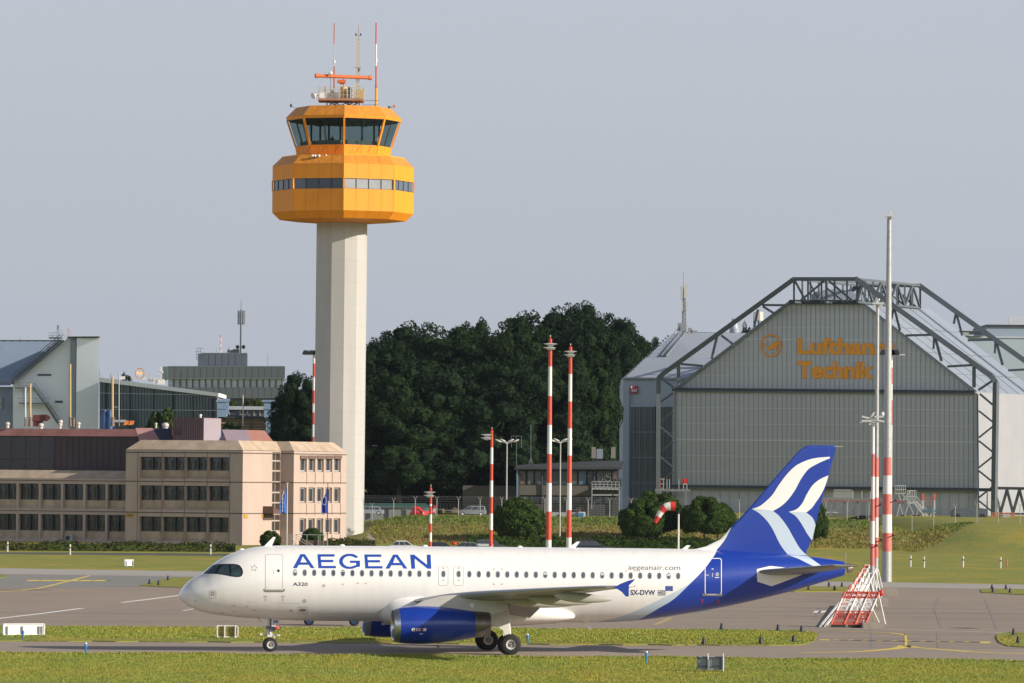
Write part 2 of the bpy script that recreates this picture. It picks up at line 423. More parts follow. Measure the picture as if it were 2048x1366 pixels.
stripe(whi, [(365, 1222), (400, 1216), (430, 1211)], .25, .022)
stripe(yel, [(-80, 1190), (0, 1184.5), (45, 1181), (75, 1177.5), (100, 1172), (140, 1162), (180, 1151.6)], .35, .026)
stripe(fyel, [(20, 1173), (80, 1174), (160, 1174.5)], .4, .022)
for i_ in range(6):
    xa = 64 + i_ * 26
    stripe(blk, [(xa + 8, 1161.6), (xa + 26, 1161.9)], 1.6, .026); stripe(yel, [(xa, 1162.8), (xa + 8, 1160.6)], 1.2, .0275)
stripe(blk, [(0, 1180), (40, 1180.6), (98, 1180)], 1.2, .024)
stripe(fyel, [(1308, 1250.5), (1322, 1245), (1342, 1236)], .35, .022)
stripe(fyel, [(1820, 1168), (1960, 1172)], .5, .024)
for p_ in ([(1878, 1195), (1868, 1216), (1876, 1236), (1881, 1254)], [(1970, 1200), (1982, 1226), (1993, 1258)], [(1640, 1215), (1628, 1240)], [(1745, 1262), (1744, 1277), (1745, 1296)], [(1876, 1266), (1875, 1280), (1877, 1297)]):
    stripe(seam_m, p_, .13, .021)
for p_ in ([(1800, 1216), (1832, 1216.5)], [(1792, 1245), (1825, 1245)], [(1690, 1190), (1960, 1193)], [(1800, 1224), (2048, 1229)], [(0, 1208), (240, 1212)], [(255, 1211), (360, 1211.5)], [(380, 1219), (300, 1225), (180, 1226)], [(1480, 1262), (1530, 1261)], [(110, 1192), (300, 1193)]):
    stripe(seam_m, p_, .16, .021)
stripe(blk, [(1916, 1256), (1935, 1257), (1952, 1257)], 1.4, .022)
stripe(pale_red, [(1636, 1226), (1641, 1222)], .8, .022); stripe(whi, [(1632, 1226), (1637, 1222)], .5, .0235); stripe(whi, [(1641, 1226), (1647, 1222)], .5, .0235)
for nm_, (mb_, m_) in mk.items():
    o_ = mb_.build(nm_.replace('_paint', '').replace('tarmac_joint', 'ground_joint'), m_); o_['kind'] = 'structure'
    for p_ in o_.data.polygons:
        if p_.normal.z < 0: p_.flip()

# raised plateau behind: a grass bank
PLAT = 3.66
def bank_z(X, Y):
    k = sm(-32, -14, X)                                    # the bank dies out behind the tower
    steep = sm(0, 1, (Y - 728) / (770 - 728)) * (1 - sm(50, 68, X))
    gentle = sm(0, 1, (Y - 655) / (785 - 655)) * sm(50, 68, X) * .97
    return PLAT * k * min(1, max(steep, gentle))
def build_bank():
    xs = [-34 + i * 1.0 for i in range(150)] + [120 + i * 25 for i in range(30)]
    ys = [640 + i * 1.6 for i in range(100)] + [800 + i * 60 for i in range(14)]
    rnd = np.random.RandomState(5); mb = MB(); vs = []
    for y in ys:
        for x in xs:
            z = bank_z(x, y)
            rough_ = .10 * math.sin(x * 1.3 + y * .7) * math.sin(x * .41 - y * .9) + rnd.uniform(-.06, .06)
            vs.append((x, y, z - .03 + (rough_ if z > .15 and y < 785 and x < 56 else 0)))
    n = len(xs); fs = [(j * n + i, j * n + i + 1, (j + 1) * n + i + 1, (j + 1) * n + i) for j in range(len(ys) - 1) for i in range(n - 1)]
    gen = lambda f: vs[f[0]][0] > 54 + (vs[f[0]][1] - 700) * .19 or vs[f[0]][1] > 780 or vs[f[0]][2] < .15
    mb.add(vs, [f for f in fs if not gen(f)], 0); o = len(mb.v)
    mb.f += [f for f in fs if gen(f)]; mb.m += [1] * (len(mb.f) - len(mb.m)); o = mb.build('grass_bank', [bank_m, grass_m], smooth=80); o['kind'] = 'structure'
build_bank()

# grass tufts
def blades(name, spots, hmin, hmax, wid, m, per=4, seed=1, spread=.12, label=None, tilt=.5):
    r = np.random.RandomState(seed); s = np.repeat(np.asarray(spots, float), per, axis=0); n = len(s)
    a = r.uniform(0, 2 * math.pi, n); off = r.uniform(-spread, spread, (n, 2)); base = s[:, :3].copy(); base[:, :2] += off
    h = r.uniform(hmin, hmax, n); w = wid * r.uniform(.6, 1.3, n)
    d = np.stack([np.cos(a), np.sin(a), np.zeros(n)], 1); lean = np.stack([r.uniform(-tilt, tilt, n) * h, r.uniform(-tilt, tilt, n) * h, h], 1)
    v = np.empty((n, 3, 3)); v[:, 0] = base - d * w[:, None]; v[:, 1] = base + d * w[:, None]; v[:, 2] = base + lean
    me = bpy.data.meshes.new(name); me.vertices.add(3 * n); me.vertices.foreach_set('co', v.ravel())
    me.loops.add(3 * n); me.loops.foreach_set('vertex_index', np.arange(3 * n, dtype=np.int32))
    me.polygons.add(n); me.polygons.foreach_set('loop_start', np.arange(0, 3 * n, 3, dtype=np.int32)); me.polygons.foreach_set('loop_total', np.full(n, 3, dtype=np.int32))
    me.materials.append(m); me.update(calc_edges=True)
    o = bpy.data.objects.new(name, me); COL.objects.link(o); o['kind'] = 'stuff'; o['category'] = 'grass'
    if label: o['label'] = label
    return o
def scatter(n, pxpoly_test, x0, x1, y0, y1, seed, zf=None):
    """random ground spots in a world rectangle that pass a test"""
    r = np.random.RandomState(seed); X = r.uniform(x0, x1, n); Y = r.uniform(y0, y1, n)
    return [(x, y, (zf(x, y) if zf else 0)) for x, y in zip(X, Y) if pxpoly_test(x, y)]
def inpoly(x, y, P_):
    c = False; j = len(P_) - 1
    for i in range(len(P_)):
        if (P_[i][1] > y) != (P_[j][1] > y) and x < (P_[j][0] - P_[i][0]) * (y - P_[i][1]) / (P_[j][1] - P_[i][1]) + P_[i][0]: c = not c
        j = i
    return c
ne = [(p.x, p.y) for p in edge(near_e)]
def near_y(x): return np.interp(x, [p[0] for p in ne], [p[1] for p in ne])
blades('near_grass', scatter(62000, lambda x, y: y < near_y(x) + .15, -27, 27, 244, 291, 3), .03, .085, .017, blade_m, 4, 3, label='short mown grass in the foreground below the taxiway')
blades('near_grass_edge', [(x, near_y(x) - abs(d), 0) for x, d in zip(np.random.RandomState(8).uniform(-30, 30, 3500), np.random.RandomState(9).normal(0, .5, 3500))], .05, .17, .028, blade_m, 4, 4, label='taller grass fringe along the near taxiway edge')
g1 = [(p.x, p.y) for p in (G(*q) for q in ISL['grass_strip'])]
blades('strip_grass', scatter(26000, lambda x, y: inpoly(x, y, g1), -33, 20, 307, 342, 5, lambda x, y: .06), .04, .11, .03, blade_m, 5, 5, label='mown grass of the narrow strip behind the airliner')
g2 = [(p.x, p.y) for p in (G(*q) for q in ISL['grass_corner'])]
blades('corner_grass', scatter(900, lambda x, y: inpoly(x, y, g2), 26, 36, 300, 335, 6, lambda x, y: .06), .04, .11, .03, blade_m, 5, 6, label='mown grass corner right of the yellow taxi lines')
blades('bank_tufts', scatter(26000, lambda x, y: -20 < x < 54 + (y - 700) * .19 and bank_z(x, y) > .12, -20, 84, 660, 774, 7, bank_z), .10, .36, .09, bank_m, 5, 7, .5, label='rough tufted grass covering the bank below the fence', tilt=.9)
# ================================================================== AIRLINER
# local frame: x from the nose to the tail, y towards the far (right) wing, z up
YAW = rad(9.5); _c, _s = math.cos(YAW), math.sin(YAW)
_ng = P(540, 1302, 288.0)
JO = Vector((_ng.x - 5.07 * _c, 288 - 5.07 * _s, 0.012))
jet = thing('passenger_airliner', 'white twin-engine airliner with dark blue tail and engines, taxiing nose to the left', 'airliner', JO, world=False)
jet.rotation_euler = (0, 0, YAW)
def _loc(v): return (v[0] * _c + v[1] * _s, -v[0] * _s + v[1] * _c, v[2])
_co = _loc((-JO.x, -JO.y, EYE - JO.z))
def pl(px, py, yl):
    d = _loc(ray(px, py)); t = (yl - _co[1]) / d[1]
    return tuple(_co[i] + t * d[i] for i in range(3))
TOP = pchip([(0, 2.98), (.08 ** .5, 3.22), (.24 ** .5, 3.50), (.62 ** .5, 3.88), (1.0 ** .5, 4.12), (1.31 ** .5, 4.30), (1.86 ** .5, 4.75), (2.23 ** .5, 5.01), (2.88 ** .5, 5.36), (3.69 ** .5, 5.62), (4.67 ** .5, 5.77), (6.03 ** .5, 5.82), (8 ** .5, 5.82), (24 ** .5, 5.80), (29 ** .5, 5.76), (32 ** .5, 5.66), (35.3 ** .5, 5.40), (36.4 ** .5, 5.27), (37.3 ** .5, 5.12), (37.5 ** .5, 5.05)])
BOT = pchip([(0, 2.98), (.08 ** .5, 2.88), (.22 ** .5, 2.72), (.63 ** .5, 2.43), (1.18 ** .5, 2.21), (1.83 ** .5, 2.06), (2.81 ** .5, 1.93), (3.89 ** .5, 1.84), (4.99 ** .5, 1.78), (7.71 ** .5, 1.70), (22 ** .5, 1.68), (24 ** .5, 1.70), (25.33 ** .5, 1.78), (27 ** .5, 1.98), (28.7 ** .5, 2.26), (30.5 ** .5, 2.58), (33.87 ** .5, 3.36), (35.67 ** .5, 3.87), (37.1 ** .5, 4.31), (37.5 ** .5, 4.45)])
WID = pchip([(0, 0.0), (.08 ** .5, .28), (.24 ** .5, .52), (.62 ** .5, .88), (1.18 ** .5, 1.2), (1.83 ** .5, 1.46), (2.81 ** .5, 1.72), (3.89 ** .5, 1.87), (4.99 ** .5, 1.94), (6.5 ** .5, 1.975), (24 ** .5, 1.975), (27 ** .5, 1.86), (29.5 ** .5, 1.62), (32 ** .5, 1.28), (34 ** .5, .98), (36 ** .5, .62), (37.2 ** .5, .38), (37.5 ** .5, .30)])
def fdim(x):
    q = max(0, x) ** .5; t = TOP(q); b = BOT(q); return WID(q), (t + b) / 2, max(.001, (t - b) / 2)
def fdist(x, y, z):
    w, c, h = fdim(x); return (y / max(w, .001)) ** 2 + ((z - c) / h) ** 2 - 1
def fhit(px, py):
    """where the sight line meets the fuselage"""
    lo = -2.15; best = None; prev = None
    for i in range(44):
        y = -2.15 + i * .05; p = pl(px, py, y)
        if not (0 <= p[0] <= 37.5): continue
        f = fdist(*p)
        if best is None or f < best[0]: best = (f, y)
        if f <= 0:
            a, b = y - .05, y
            for _ in range(14):
                m = (a + b) / 2
                if fdist(*pl(px, py, m)) > 0: a = m
                else: b = m
            return pl(px, py, b)
    return pl(px, py, best[1])
def fnorm(p):
    w, c, h = fdim(p[0]); e = .05; w2, c2, h2 = fdim(p[0] + e); q = (p[1] / max(w, .001), (p[2] - c) / h)
    n = Vector((0, q[0] / max(w, .001), q[1] / h))
    dx = (fdist(p[0] + e, p[1], p[2]) - fdist(p[0], p[1], p[2])) / e / 2
    n.x = dx; return n.normalized()
# paint: white body, pale blue ribbon and dark blue tail, divided by smooth curves of height over length
def curve_node(n, l, xin, pts, x0, x1, z0, z1):
    mr = n.new('ShaderNodeMapRange'); mr.inputs[1].default_value = x0; mr.inputs[2].default_value = x1; l.new(xin, mr.inputs[0])
    fc = n.new('ShaderNodeFloatCurve'); cv = fc.mapping.curves[0]
    q = [((a - x0) / (x1 - x0), (b - z0) / (z1 - z0)) for a, b in pts]
    cv.points[0].location = q[0]; cv.points[1].location = q[-1]
    for a in q[1:-1]: cv.points.new(*a)
    for p in cv.points: p.handle_type = 'AUTO_CLAMPED'
    fc.mapping.update(); l.new(mr.outputs[0], fc.inputs[1])
    m2 = n.new('ShaderNodeMapRange'); m2.inputs[3].default_value = z0; m2.inputs[4].default_value = z1; l.new(fc.outputs[0], m2.inputs[0])
    return m2.outputs[0]
BLUE = (.012, .045, .33); PALE = (.52, .62, .74); NAVY = (.01, .02, .12)
def paint_mat():
    m = bpy.data.materials.new('airliner_paint'); m.use_nodes = True; n = m.node_tree.nodes; l = m.node_tree.links; b = n['Principled BSDF']
    tc = n.new('ShaderNodeTexCoord'); sp = n.new('ShaderNodeSeparateXYZ'); l.new(tc.outputs['Object'], sp.inputs[0])
    pb = [fhit(*q) for q in [(1269, 1242.3), (1287, 1234.2), (1316.8, 1217), (1346.4, 1199.2), (1366, 1181.4), (1386, 1161.7), (1407.7, 1139), (1423.5, 1118.2), (1432.4, 1104.0)]]
    pb = [(p[0], p[2]) for p in pb] + [pl(*q, -.3)[::2] for q in [(1443.3, 1090), (1452.4, 1077.7), (1460, 1064), (1468, 1049)]]
    pa = [fhit(*q) for q in [(1192, 1244.2), (1218, 1238.7), (1247.6, 1230.8), (1297, 1210), (1326.7, 1195.3), (1356.3, 1180.4), (1386, 1161.6)]]
    pa = [(p[0], p[2]) for p in pa]; j = [q for q in pb if q[0] > pa[-1][0] + .1]
    pa = pa + j
    def dedupe(a):
        o = []
        for q in a:
            if not o or q[0] > o[-1][0] + .03: o.append(q)
        return o
    pa, pb = dedupe(pa), dedupe(pb)
    outs = []
    for pts in (pa, pb):
        zt = curve_node(n, l, sp.outputs[0], [(pts[0][0] - .6, pts[0][1] - .35)] + pts, pts[0][0] - .6, pts[-1][0], 0, 9)
        lt = n.new('ShaderNodeMath'); lt.operation = 'LESS_THAN'; l.new(sp.outputs[2], lt.inputs[0]); l.new(zt, lt.inputs[1])
        gx = n.new('ShaderNodeMath'); gx.operation = 'GREATER_THAN'; l.new(sp.outputs[0], gx.inputs[0]); gx.inputs[1].default_value = pts[-1][0] - .02
        mx = n.new('ShaderNodeMath'); mx.operation = 'MAXIMUM'; l.new(lt.outputs[0], mx.inputs[0]); l.new(gx.outputs[0], mx.inputs[1])
        g0 = n.new('ShaderNodeMath'); g0.operation = 'GREATER_THAN'; l.new(sp.outputs[0], g0.inputs[0]); g0.inputs[1].default_value = pts[0][0] - .5
        mm = n.new('ShaderNodeMath'); mm.operation = 'MULTIPLY'; l.new(mx.outputs[0], mm.inputs[0]); l.new(g0.outputs[0], mm.inputs[1]); outs.append(mm.outputs[0])
    # faint staining on the white
    t = n.new('ShaderNodeTexNoise'); t.inputs['Scale'].default_value = 1.2; t.inputs['Detail'].default_value = 5
    mp = n.new('ShaderNodeMapping'); mp.inputs['Scale'].default_value = (2.2, 1, .35); l.new(tc.outputs['Object'], mp.inputs[0]); l.new(mp.outputs[0], t.inputs['Vector'])
    r = n.new('ShaderNodeValToRGB'); r.color_ramp.elements[0].position = .3; r.color_ramp.elements[1].position = .6
    r.color_ramp.elements[0].color = (.80, .785, .765, 1); r.color_ramp.elements[1].color = (.84, .83, .815, 1); l.new(t.outputs['Fac'], r.inputs[0])
    a = n.new('ShaderNodeMix'); a.data_type = 'RGBA'; l.new(outs[0], a.inputs[0]); l.new(r.outputs[0], a.inputs[6]); a.inputs[7].default_value = (*PALE, 1)
    c2 = n.new('ShaderNodeMix'); c2.data_type = 'RGBA'; l.new(outs[1], c2.inputs[0]); l.new(a.outputs[2], c2.inputs[6]); c2.inputs[7].default_value = (*BLUE, 1)
    l.new(c2.outputs[2], b.inputs['Base Color'])
    b.inputs['Roughness'].default_value = .32; b.inputs['Coat Weight'].default_value = .35; b.inputs['Coat Roughness'].default_value = .07
    # skin joints: fine circumferential grooves every 1.6 m
    w = n.new('ShaderNodeMath'); w.operation = 'PINGPONG'; l.new(sp.outputs[0], w.inputs[0]); w.inputs[1].default_value = 1.3
    g = n.new('ShaderNodeMath'); g.operation = 'LESS_THAN'; l.new(w.outputs[0], g.inputs[0]); g.inputs[1].default_value = .015
    bp = n.new('ShaderNodeBump'); bp.invert = True; bp.inputs['Strength'].default_value = .35; bp.inputs['Distance'].default_value = .01; l.new(g.outputs[0], bp.inputs['Height']); l.new(bp.outputs[0], b.inputs['Normal'])
    return m
paint = paint_mat()
blue_p = mat('blue_paint', BLUE, .28, var=.05, scale=1, coat=.5)
pale_p = mat('pale_blue_paint', PALE, .35, coat=.3)
white_p = mat('white_livery_paint', (.83, .82, .80), .35, var=.015, scale=1, coat=.3)
letter_p = mat('letter_blue_paint', (.02, .075, .40), .35, coat=.3)
navy_p = mat('navy_lettering', (.015, .03, .12), .4)
grey_let = mat('grey_lettering', (.12, .13, .16), .4)
wing_g = mat('wing_grey_paint', (.20, .205, .195), .38, var=.07, scale=.8, coat=.2)
lip_m = mat('polished_metal_lip', (.55, .56, .58), .28, .9, var=.05, scale=3)
noz_m = mat('nozzle_metal', (.20, .185, .17), .36, .8, var=.15, scale=2, stretch=(3, 1, 1))
line_g = mat('panel_outline_grey', (.45, .44, .43), .5)
sill_m = mat('sill_grey', (.22, .21, .20), .5)
red_m = mat('red_marking', (.55, .05, .04), .5)
cab_glass = mat('cabin_glass', (.10, .11, .14), .15, spec=.6, var=.25, scale=1.7)
cab_frame = mat('cabin_window_frame', (.36, .37, .40), .4)
shade_m = mat('window_shade', (.55, .56, .58), .5)
ck_mask = mat('cockpit_mask_black', (.012, .013, .016), .35)
ck_glass = mat('cockpit_glass', (.035, .06, .07), .06, spec=.9, var=.5, scale=2.4)
J = lambda mb, name, m, par=None, sm_=40: mb.build(name, m, par or jet, None, sm_)
# fuselage
mb = MB(); NS = 72; xs = [0.0015 + (i / 60) ** 2 * 6.0 for i in range(1, 61)] + [6 + i * .5 for i in range(1, 32)] + [22 + i * .25 for i in range(1, 62)]
xs = [.002, .01] + [x for x in xs if x <= 37.5]
mb.rings([[(x, -math.cos(2 * math.pi * i / NS) * fdim(x)[0], fdim(x)[1] + math.sin(2 * math.pi * i / NS) * fdim(x)[2]) for i in range(NS)] for x in xs])
J(mb, 'fuselage', paint, sm_=50)
mb = MB(); mb.cyl((37.45, 0, 4.76), (37.72, 0, 4.78), .29, .24, 20); mb.cyl((37.6, 0, 4.78), (37.73, 0, 4.78), .2, .2, 16, 1)
J(mb, 'tail_exhaust', [mat('tail_exhaust_metal', (.42, .36, .30), .35, .8), dark])
def on_fus(v, f, name, m, par=None, lift=.006, mirror=False):
    """thin painted or fitted piece lying on the skin; v in photo measure, carried onto the body"""
    ps = []
    for p in v:
        q = Vector(fhit(*p)); q += fnorm(q) * lift; ps.append(q)
    mb = MB(); mb.add(ps, f)
    if mirror: mb.add([(q.x, -q.y, q.z) for q in ps], [t[::-1] for t in f])
    o = mb.build(name, m, par or jet); o.data.polygons.foreach_set('use_smooth', [True] * len(o.data.polygons))
    if not mirror:
        for p in o.data.polygons:
            if p.normal.y > 0: p.flip()
    return o
Z1 = lambda pts: [(340 + x / 5.06, 1050 + y / 5.06) for x, y in pts]     # measured on an enlargement of the nose
mask = Z1([(336, 493), (350, 478), (380, 450), (415, 416), (437, 402), (480, 397), (530, 394), (600, 393), (660, 394), (690, 401), (712, 414), (730, 440), (739, 470), (737, 495), (724, 517), (705, 526), (670, 528), (610, 520), (540, 505), (480, 496), (420, 493)])
o = on_fus(*poly2d(mask, cut=1.6), 'windscreen_mask', ck_mask, lift=.004, mirror=True)
for q in ([(362, 487), (400, 448), (436, 412), (500, 405), (480, 440), (458, 486), (410, 486)], [(474, 482), (500, 440), (532, 408), (598, 405), (601, 508), (560, 499)], [(620, 512), (618, 405), (660, 404), (690, 412), (715, 445), (722, 480), (714, 508), (690, 519)]):
    on_fus(*poly2d(Z1(q), cut=1.6), 'cockpit_window', ck_glass, lift=.010, mirror=True)
# cabin windows
def oval(cx, cy, rx, ry, n=14, p=2.6):
    out = []
    for i in range(n):
        t = 2 * math.pi * (i + .5) / n; c, s = math.cos(t), math.sin(t); k = (abs(c) ** p + abs(s) ** p) ** (-1 / p)
        out.append((cx + rx * c * k, cy + ry * s * k))
    return out
wx = [590.2 + 19.12 * i for i in range(15)] + [886.8, 917.2] + [938.7 + 18.98 * i for i in range(23)]
for i, x in enumerate(wx):
    y = 1145.3 + (x - 590) * .0088
    w_ = on_fus(oval(x, y, 4.5, 6.9), [tuple(range(14))], 'cabin_window', cab_frame, lift=.006)
    on_fus(oval(x + .2, y, 3.3, 5.6), [tuple(range(14))], 'window_pane', cab_glass, w_, lift=.010)
    if i in (0, 25, 38, 5, 31):
        on_fus([(x - 2.8, y - 4.6), (x + 3, y - 4.6), (x + 3.1, y - (0 if i != 5 else 2.5)), (x - 2.9, y - (0 if i != 5 else 2.5))], [(0, 1, 2, 3)], 'window_shade', shade_m, w_, lift=.013)
def rring(x0, y0, x1, y1, r, t):
    def rr(a, b, c, d, r):
        o = []
        for (cx, cy, s) in ((c - r, b + r, -90), (c - r, d - r, 0), (a + r, d - r, 90), (a + r, b + r, 180)):
            for k in range(5): an = rad(s + k * 22.5); o.append((cx + r * math.cos(an), cy + r * math.sin(an)))
        return o
    A = rr(x0, y0, x1, y1, r); B = rr(x0 + t, y0 + t, x1 - t, y1 - t, max(.3, r - t)); n = len(A)
    v, f = poly2d(A, [B], cut=4)
    return v, f, A
def door(name, x0, y0, x1, y1, r, t, m, label=None):
    v, f, out = rring(x0, y0, x1, y1, r, t)
    d = on_fus(*poly2d(out, cut=4), name, paint, lift=.003)
    if label: d['label'] = label
    on_fus(v, f, 'door_outline', m, d, lift=.008); return d
d1 = door('passenger_door', 530.6, 1108.5, 566, 1179.5, 5, .9, line_g, 'white front passenger door with a small round window')
on_fus(oval(556.9, 1141.6, 2.8, 2.9, 12, 2), [tuple(range(12))], 'door_window', ck_glass, d1, lift=.012)
on_fus([(547, 1139), (548, 1139), (548, 1148), (547, 1148)], [(0, 1, 2, 3)], 'door_handle', line_g, d1, lift=.012)
on_fus(*poly2d([(527, 1178), (529, 1177.5), (531, 1180.2), (566, 1180.2), (568, 1177.5), (570, 1178), (569.5, 1182), (566, 1184), (531, 1184), (527.5, 1182)], cut=6), 'door_sill', sill_m, d1, lift=.012)
d2 = door('passenger_door', 1409.5, 1116.2, 1443.5, 1189, 5, 1.5, white_p, 'rear passenger door outlined in white on the blue tail')
on_fus(oval(1434.3, 1148.5, 3, 3.4, 12, 2), [tuple(range(12))], 'door_window', shade_m, d2, lift=.012)
on_fus(oval(1434.3, 1148.5, 1.5, 1.7, 10, 2), [tuple(range(10))], 'window_pane', ck_glass, d2, lift=.016)
for q in ([(1424.5, 1146), (1425.5, 1146), (1425.5, 1154), (1424.5, 1154)], [(1423, 1137), (1427, 1137), (1427, 1139), (1423, 1139)], [(1412, 1149.5), (1417, 1149.5), (1417, 1151), (1412, 1151)], [(1430, 1154), (1438, 1154), (1438, 1156), (1430, 1156)]):
    on_fus(q, [(0, 1, 2, 3)], 'door_placard', shade_m, d2, lift=.012)
on_fus([(1404.5, 1187), (1445, 1187.5), (1444, 1191.8), (1405, 1191.4)], [(0, 1, 2, 3)], 'door_sill', sill_m, d2, lift=.014)
for x in (886.6, 917.2):
    e = door('overwing_exit', x - 10, 1132, x + 10, 1171.5, 5, .8, line_g)
    on_fus([(x - 2, 1135.5), (x + 2, 1135.5), (x + 2, 1137), (x - 2, 1137)], [(0, 1, 2, 3)], 'exit_marking', red_m, e, lift=.012)
    on_fus([(x - 2, 1160), (x + 2, 1160), (x + 2, 1161.2), (x - 2, 1161.2)], [(0, 1, 2, 3)], 'exit_marking', grey_let, e, lift=.012)
# red corner and T markings, service hatches
tm = MB()
def mark(pts, mi=0, lift=.008):
    ps = []
    for p in pts:
        q = Vector(fhit(*p)); q += fnorm(q) * lift; ps.append(q)
    tm.add(ps, [tuple(range(len(pts)))], mi)
def rect(x0, y0, x1, y1, mi=0): mark([(x0, y0), (x1, y0), (x1, y1), (x0, y1)], mi)
for x in (530.5, 566): rect(x - 4, 1192, x + 4, 1193, 2); rect(x - .5, 1193, x + .5, 1202, 2)
for x in (1404.5, 1437): rect(x - 3, 1199, x + 3, 1200.3, 0); rect(x - .7, 1200.3, x + .7, 1207, 0)
for x0, x1, y0, y1 in ((714.5, 732.5, None, 1167), (986.5, 1004.5, 1138, 1169), (1251, 1270, 1141.5, 1173)):
    for x, s in ((x0, 1), (x1, -1)):
        if x0 == 1251 and s == 1 and y1: pass
        if not (x0 == 1251 and s == 1): rect(min(x, x + 3 * s), y1 - .6, max(x, x + 3 * s), y1 + .4, 0); rect(x - .4, y1 - 2.6, x + .4, y1, 0)
        if y0: rect(min(x, x + 3 * s), y0 - .5, max(x, x + 3 * s), y0 + .4, 0); rect(x - .4, y0, x + .4, y0 + 2.4, 0)
for cx, cy, r, mi in ((647.5, 1171.6, 3.4, 2), (609, 1202, 3.6, 1)):
    ps = oval(cx, cy, r, r, 12, 2); pi_ = oval(cx, cy, r - .8, r - .8, 12, 2)
    vs = []
    for p in ps + pi_: q = Vector(fhit(*p)); vs.append(q + fnorm(q) * .008)
    tm.add(vs, [(i, (i + 1) % 12, 12 + (i + 1) % 12, 12 + i) for i in range(12)], mi); mark(oval(cx, cy, 1.2, 1.2, 8, 2), 1)
for fr in ((418, 1181, 432.5, 1196.5, 2.5), (596, 1213.5, 615, 1227, 1.5)):
    v, f, _ = rring(*fr, .7); vs = []
    for p in v: q = Vector(fhit(*p)); vs.append(q + fnorm(q) * .008)
    tm.add(vs, f, 2)
v, f, _ = rring(422, 1183.5, 429, 1191, .6, 1.2); vs = [Vector(fhit(*p)) + fnorm(fhit(*p)) * .01 for p in v]; tm.add(vs, f, 1)
rect(423.6, 1185, 427.6, 1189.5, 3)
mark(oval(605.3, 1220.2, 6.8, 2.8, 14, 3), 1); mark(oval(582, 1221, 3, 1.5, 12, 2), 1); mark(oval(582, 1220.9, 1.6, .6, 10, 2), 3)
for x, y in ((469, 1211), (468, 1223.5), (445, 1226), (495, 1212.5), (391, 1202)): rect(x - 2, y - .6, x + 2, y + .5, 1)
rect(504, 1220, 512, 1220.9, 1); rect(684, 1167, 688, 1170, 3)
tm.build('hull_markings', [red_m, sill_m, mat('faint_red_marking', (.50, .30, .26), .5), shade_m], jet)
rl = MB(); tm2 = rl   # radome and belly joint lines
ps = [(396, 1150), (396.5, 1170), (397, 1190), (398.5, 1205), (401, 1221)]
def skinline(pts, w=.35, mi=0):
    vs = []
    for (x, y) in pts:
        for dx, dy in ((-w, -w * .3), (w, w * .3)): q = Vector(fhit(x + dx, y + dy)); vs.append(q + fnorm(q) * .005)
    rl.add(vs, [(2 * i, 2 * i + 1, 2 * i + 3, 2 * i + 2) for i in range(len(pts) - 1)], mi)
skinline(ps, .3)
pts = [(398, 1194), (420, 1197), (450, 1200), (500, 1204), (560, 1206), (600, 1207)]
vs = []
for x, y in pts:
    for dy in (-.25, .25): q = Vector(fhit(x, y + dy)); vs.append(q + fnorm(q) * .005)
rl.add(vs, [(2 * i, 2 * i + 1, 2 * i + 3, 2 * i + 2) for i in range(len(pts) - 1)])
rl.build('hull_joint_lines', mat('joint_line_grey', (.58, .57, .55), .5), jet)

# lettering
def glyph(ch):
    if ch == 'A': return [([(0, 0), (.35, 1), (.55, 1), (1, 0), (.83, 0), (.73, .235), (.27, .235), (.185, 0)], [[(.345, .41), (.66, .41), (.455, .86)]])]
    if ch == 'E': return [([(.05, 0), (.0, 1), (.93, 1), (.93, .83), (.17, .83), (.185, .60), (.86, .60), (.86, .43), (.20, .43), (.22, .17), (1, .17), (1, 0)], [])]
    if ch == 'N': return [([(.06, 0), (0, 1), (.19, 1), (.80, .28), (.79, 1), (.97, 1), (1, 0), (.83, 0), (.21, .73), (.235, 0)], [])]
    if ch == 'G':
        o = []; i = []
        for k in range(25):
            t = rad(38 + k * (322 - 38) / 24); o.append((.5 + .5 * math.cos(t), .5 + .55 * math.sin(t)))
        for k in range(25):
            t = rad(322 - k * (322 - 45) / 24); i.append((.5 + .325 * math.cos(t), .5 + .38 * math.sin(t)))
        o = [(.93, .80)] + [(x, max(-.04, min(1.04, y))) for x, y in o[1:-1]] + [(1.0, .12), (1.0, .55), (.52, .55), (.52, .39), (.82, .39), (.82, .24)] + i[2:-1] + [(.80, .74)]
        return [(o, [])]
for ch, x0, x1 in (('A', 585.8, 629.3), ('E', 635, 671.8), ('G', 678.3, 720), ('E', 728.8, 765.2), ('A', 771, 815), ('N', 820.4, 862.6)):
    yb = 1136.3 + (x0 - 586) * .0052; h = 28
    for ou, ho in glyph(ch):
        cv = lambda pts: [(x0 + x * (x1 - x0), yb - y * h) for x, y in pts]
        on_fus(*poly2d(cv(ou), [cv(q) for q in ho], cut=3.1), 'title_letter', letter_p, lift=.007)
def words(s, x0, y0, x1, y1, m, name='lettering', bold=0., par=None, sp=1.):
    v, f = text2d(s, bold, sp); sl = (x1 - x0) * .0088
    return on_fus([(x0 + (x1 - x0) * a, y1 - (y1 - y0) * b + sl * a) for a, b in v], f, name, m, par, lift=.008)
words('A320', 586, 1164.6, 615.5, 1171.6, navy_p, bold=.012)
words('aegeanair.com', 1256.5, 1130.2, 1360.5, 1142.4, grey_let, 'web_address')
words('SX-DVW', 1261, 1179.6, 1310.3, 1190, navy_p, 'registration', bold=.025)
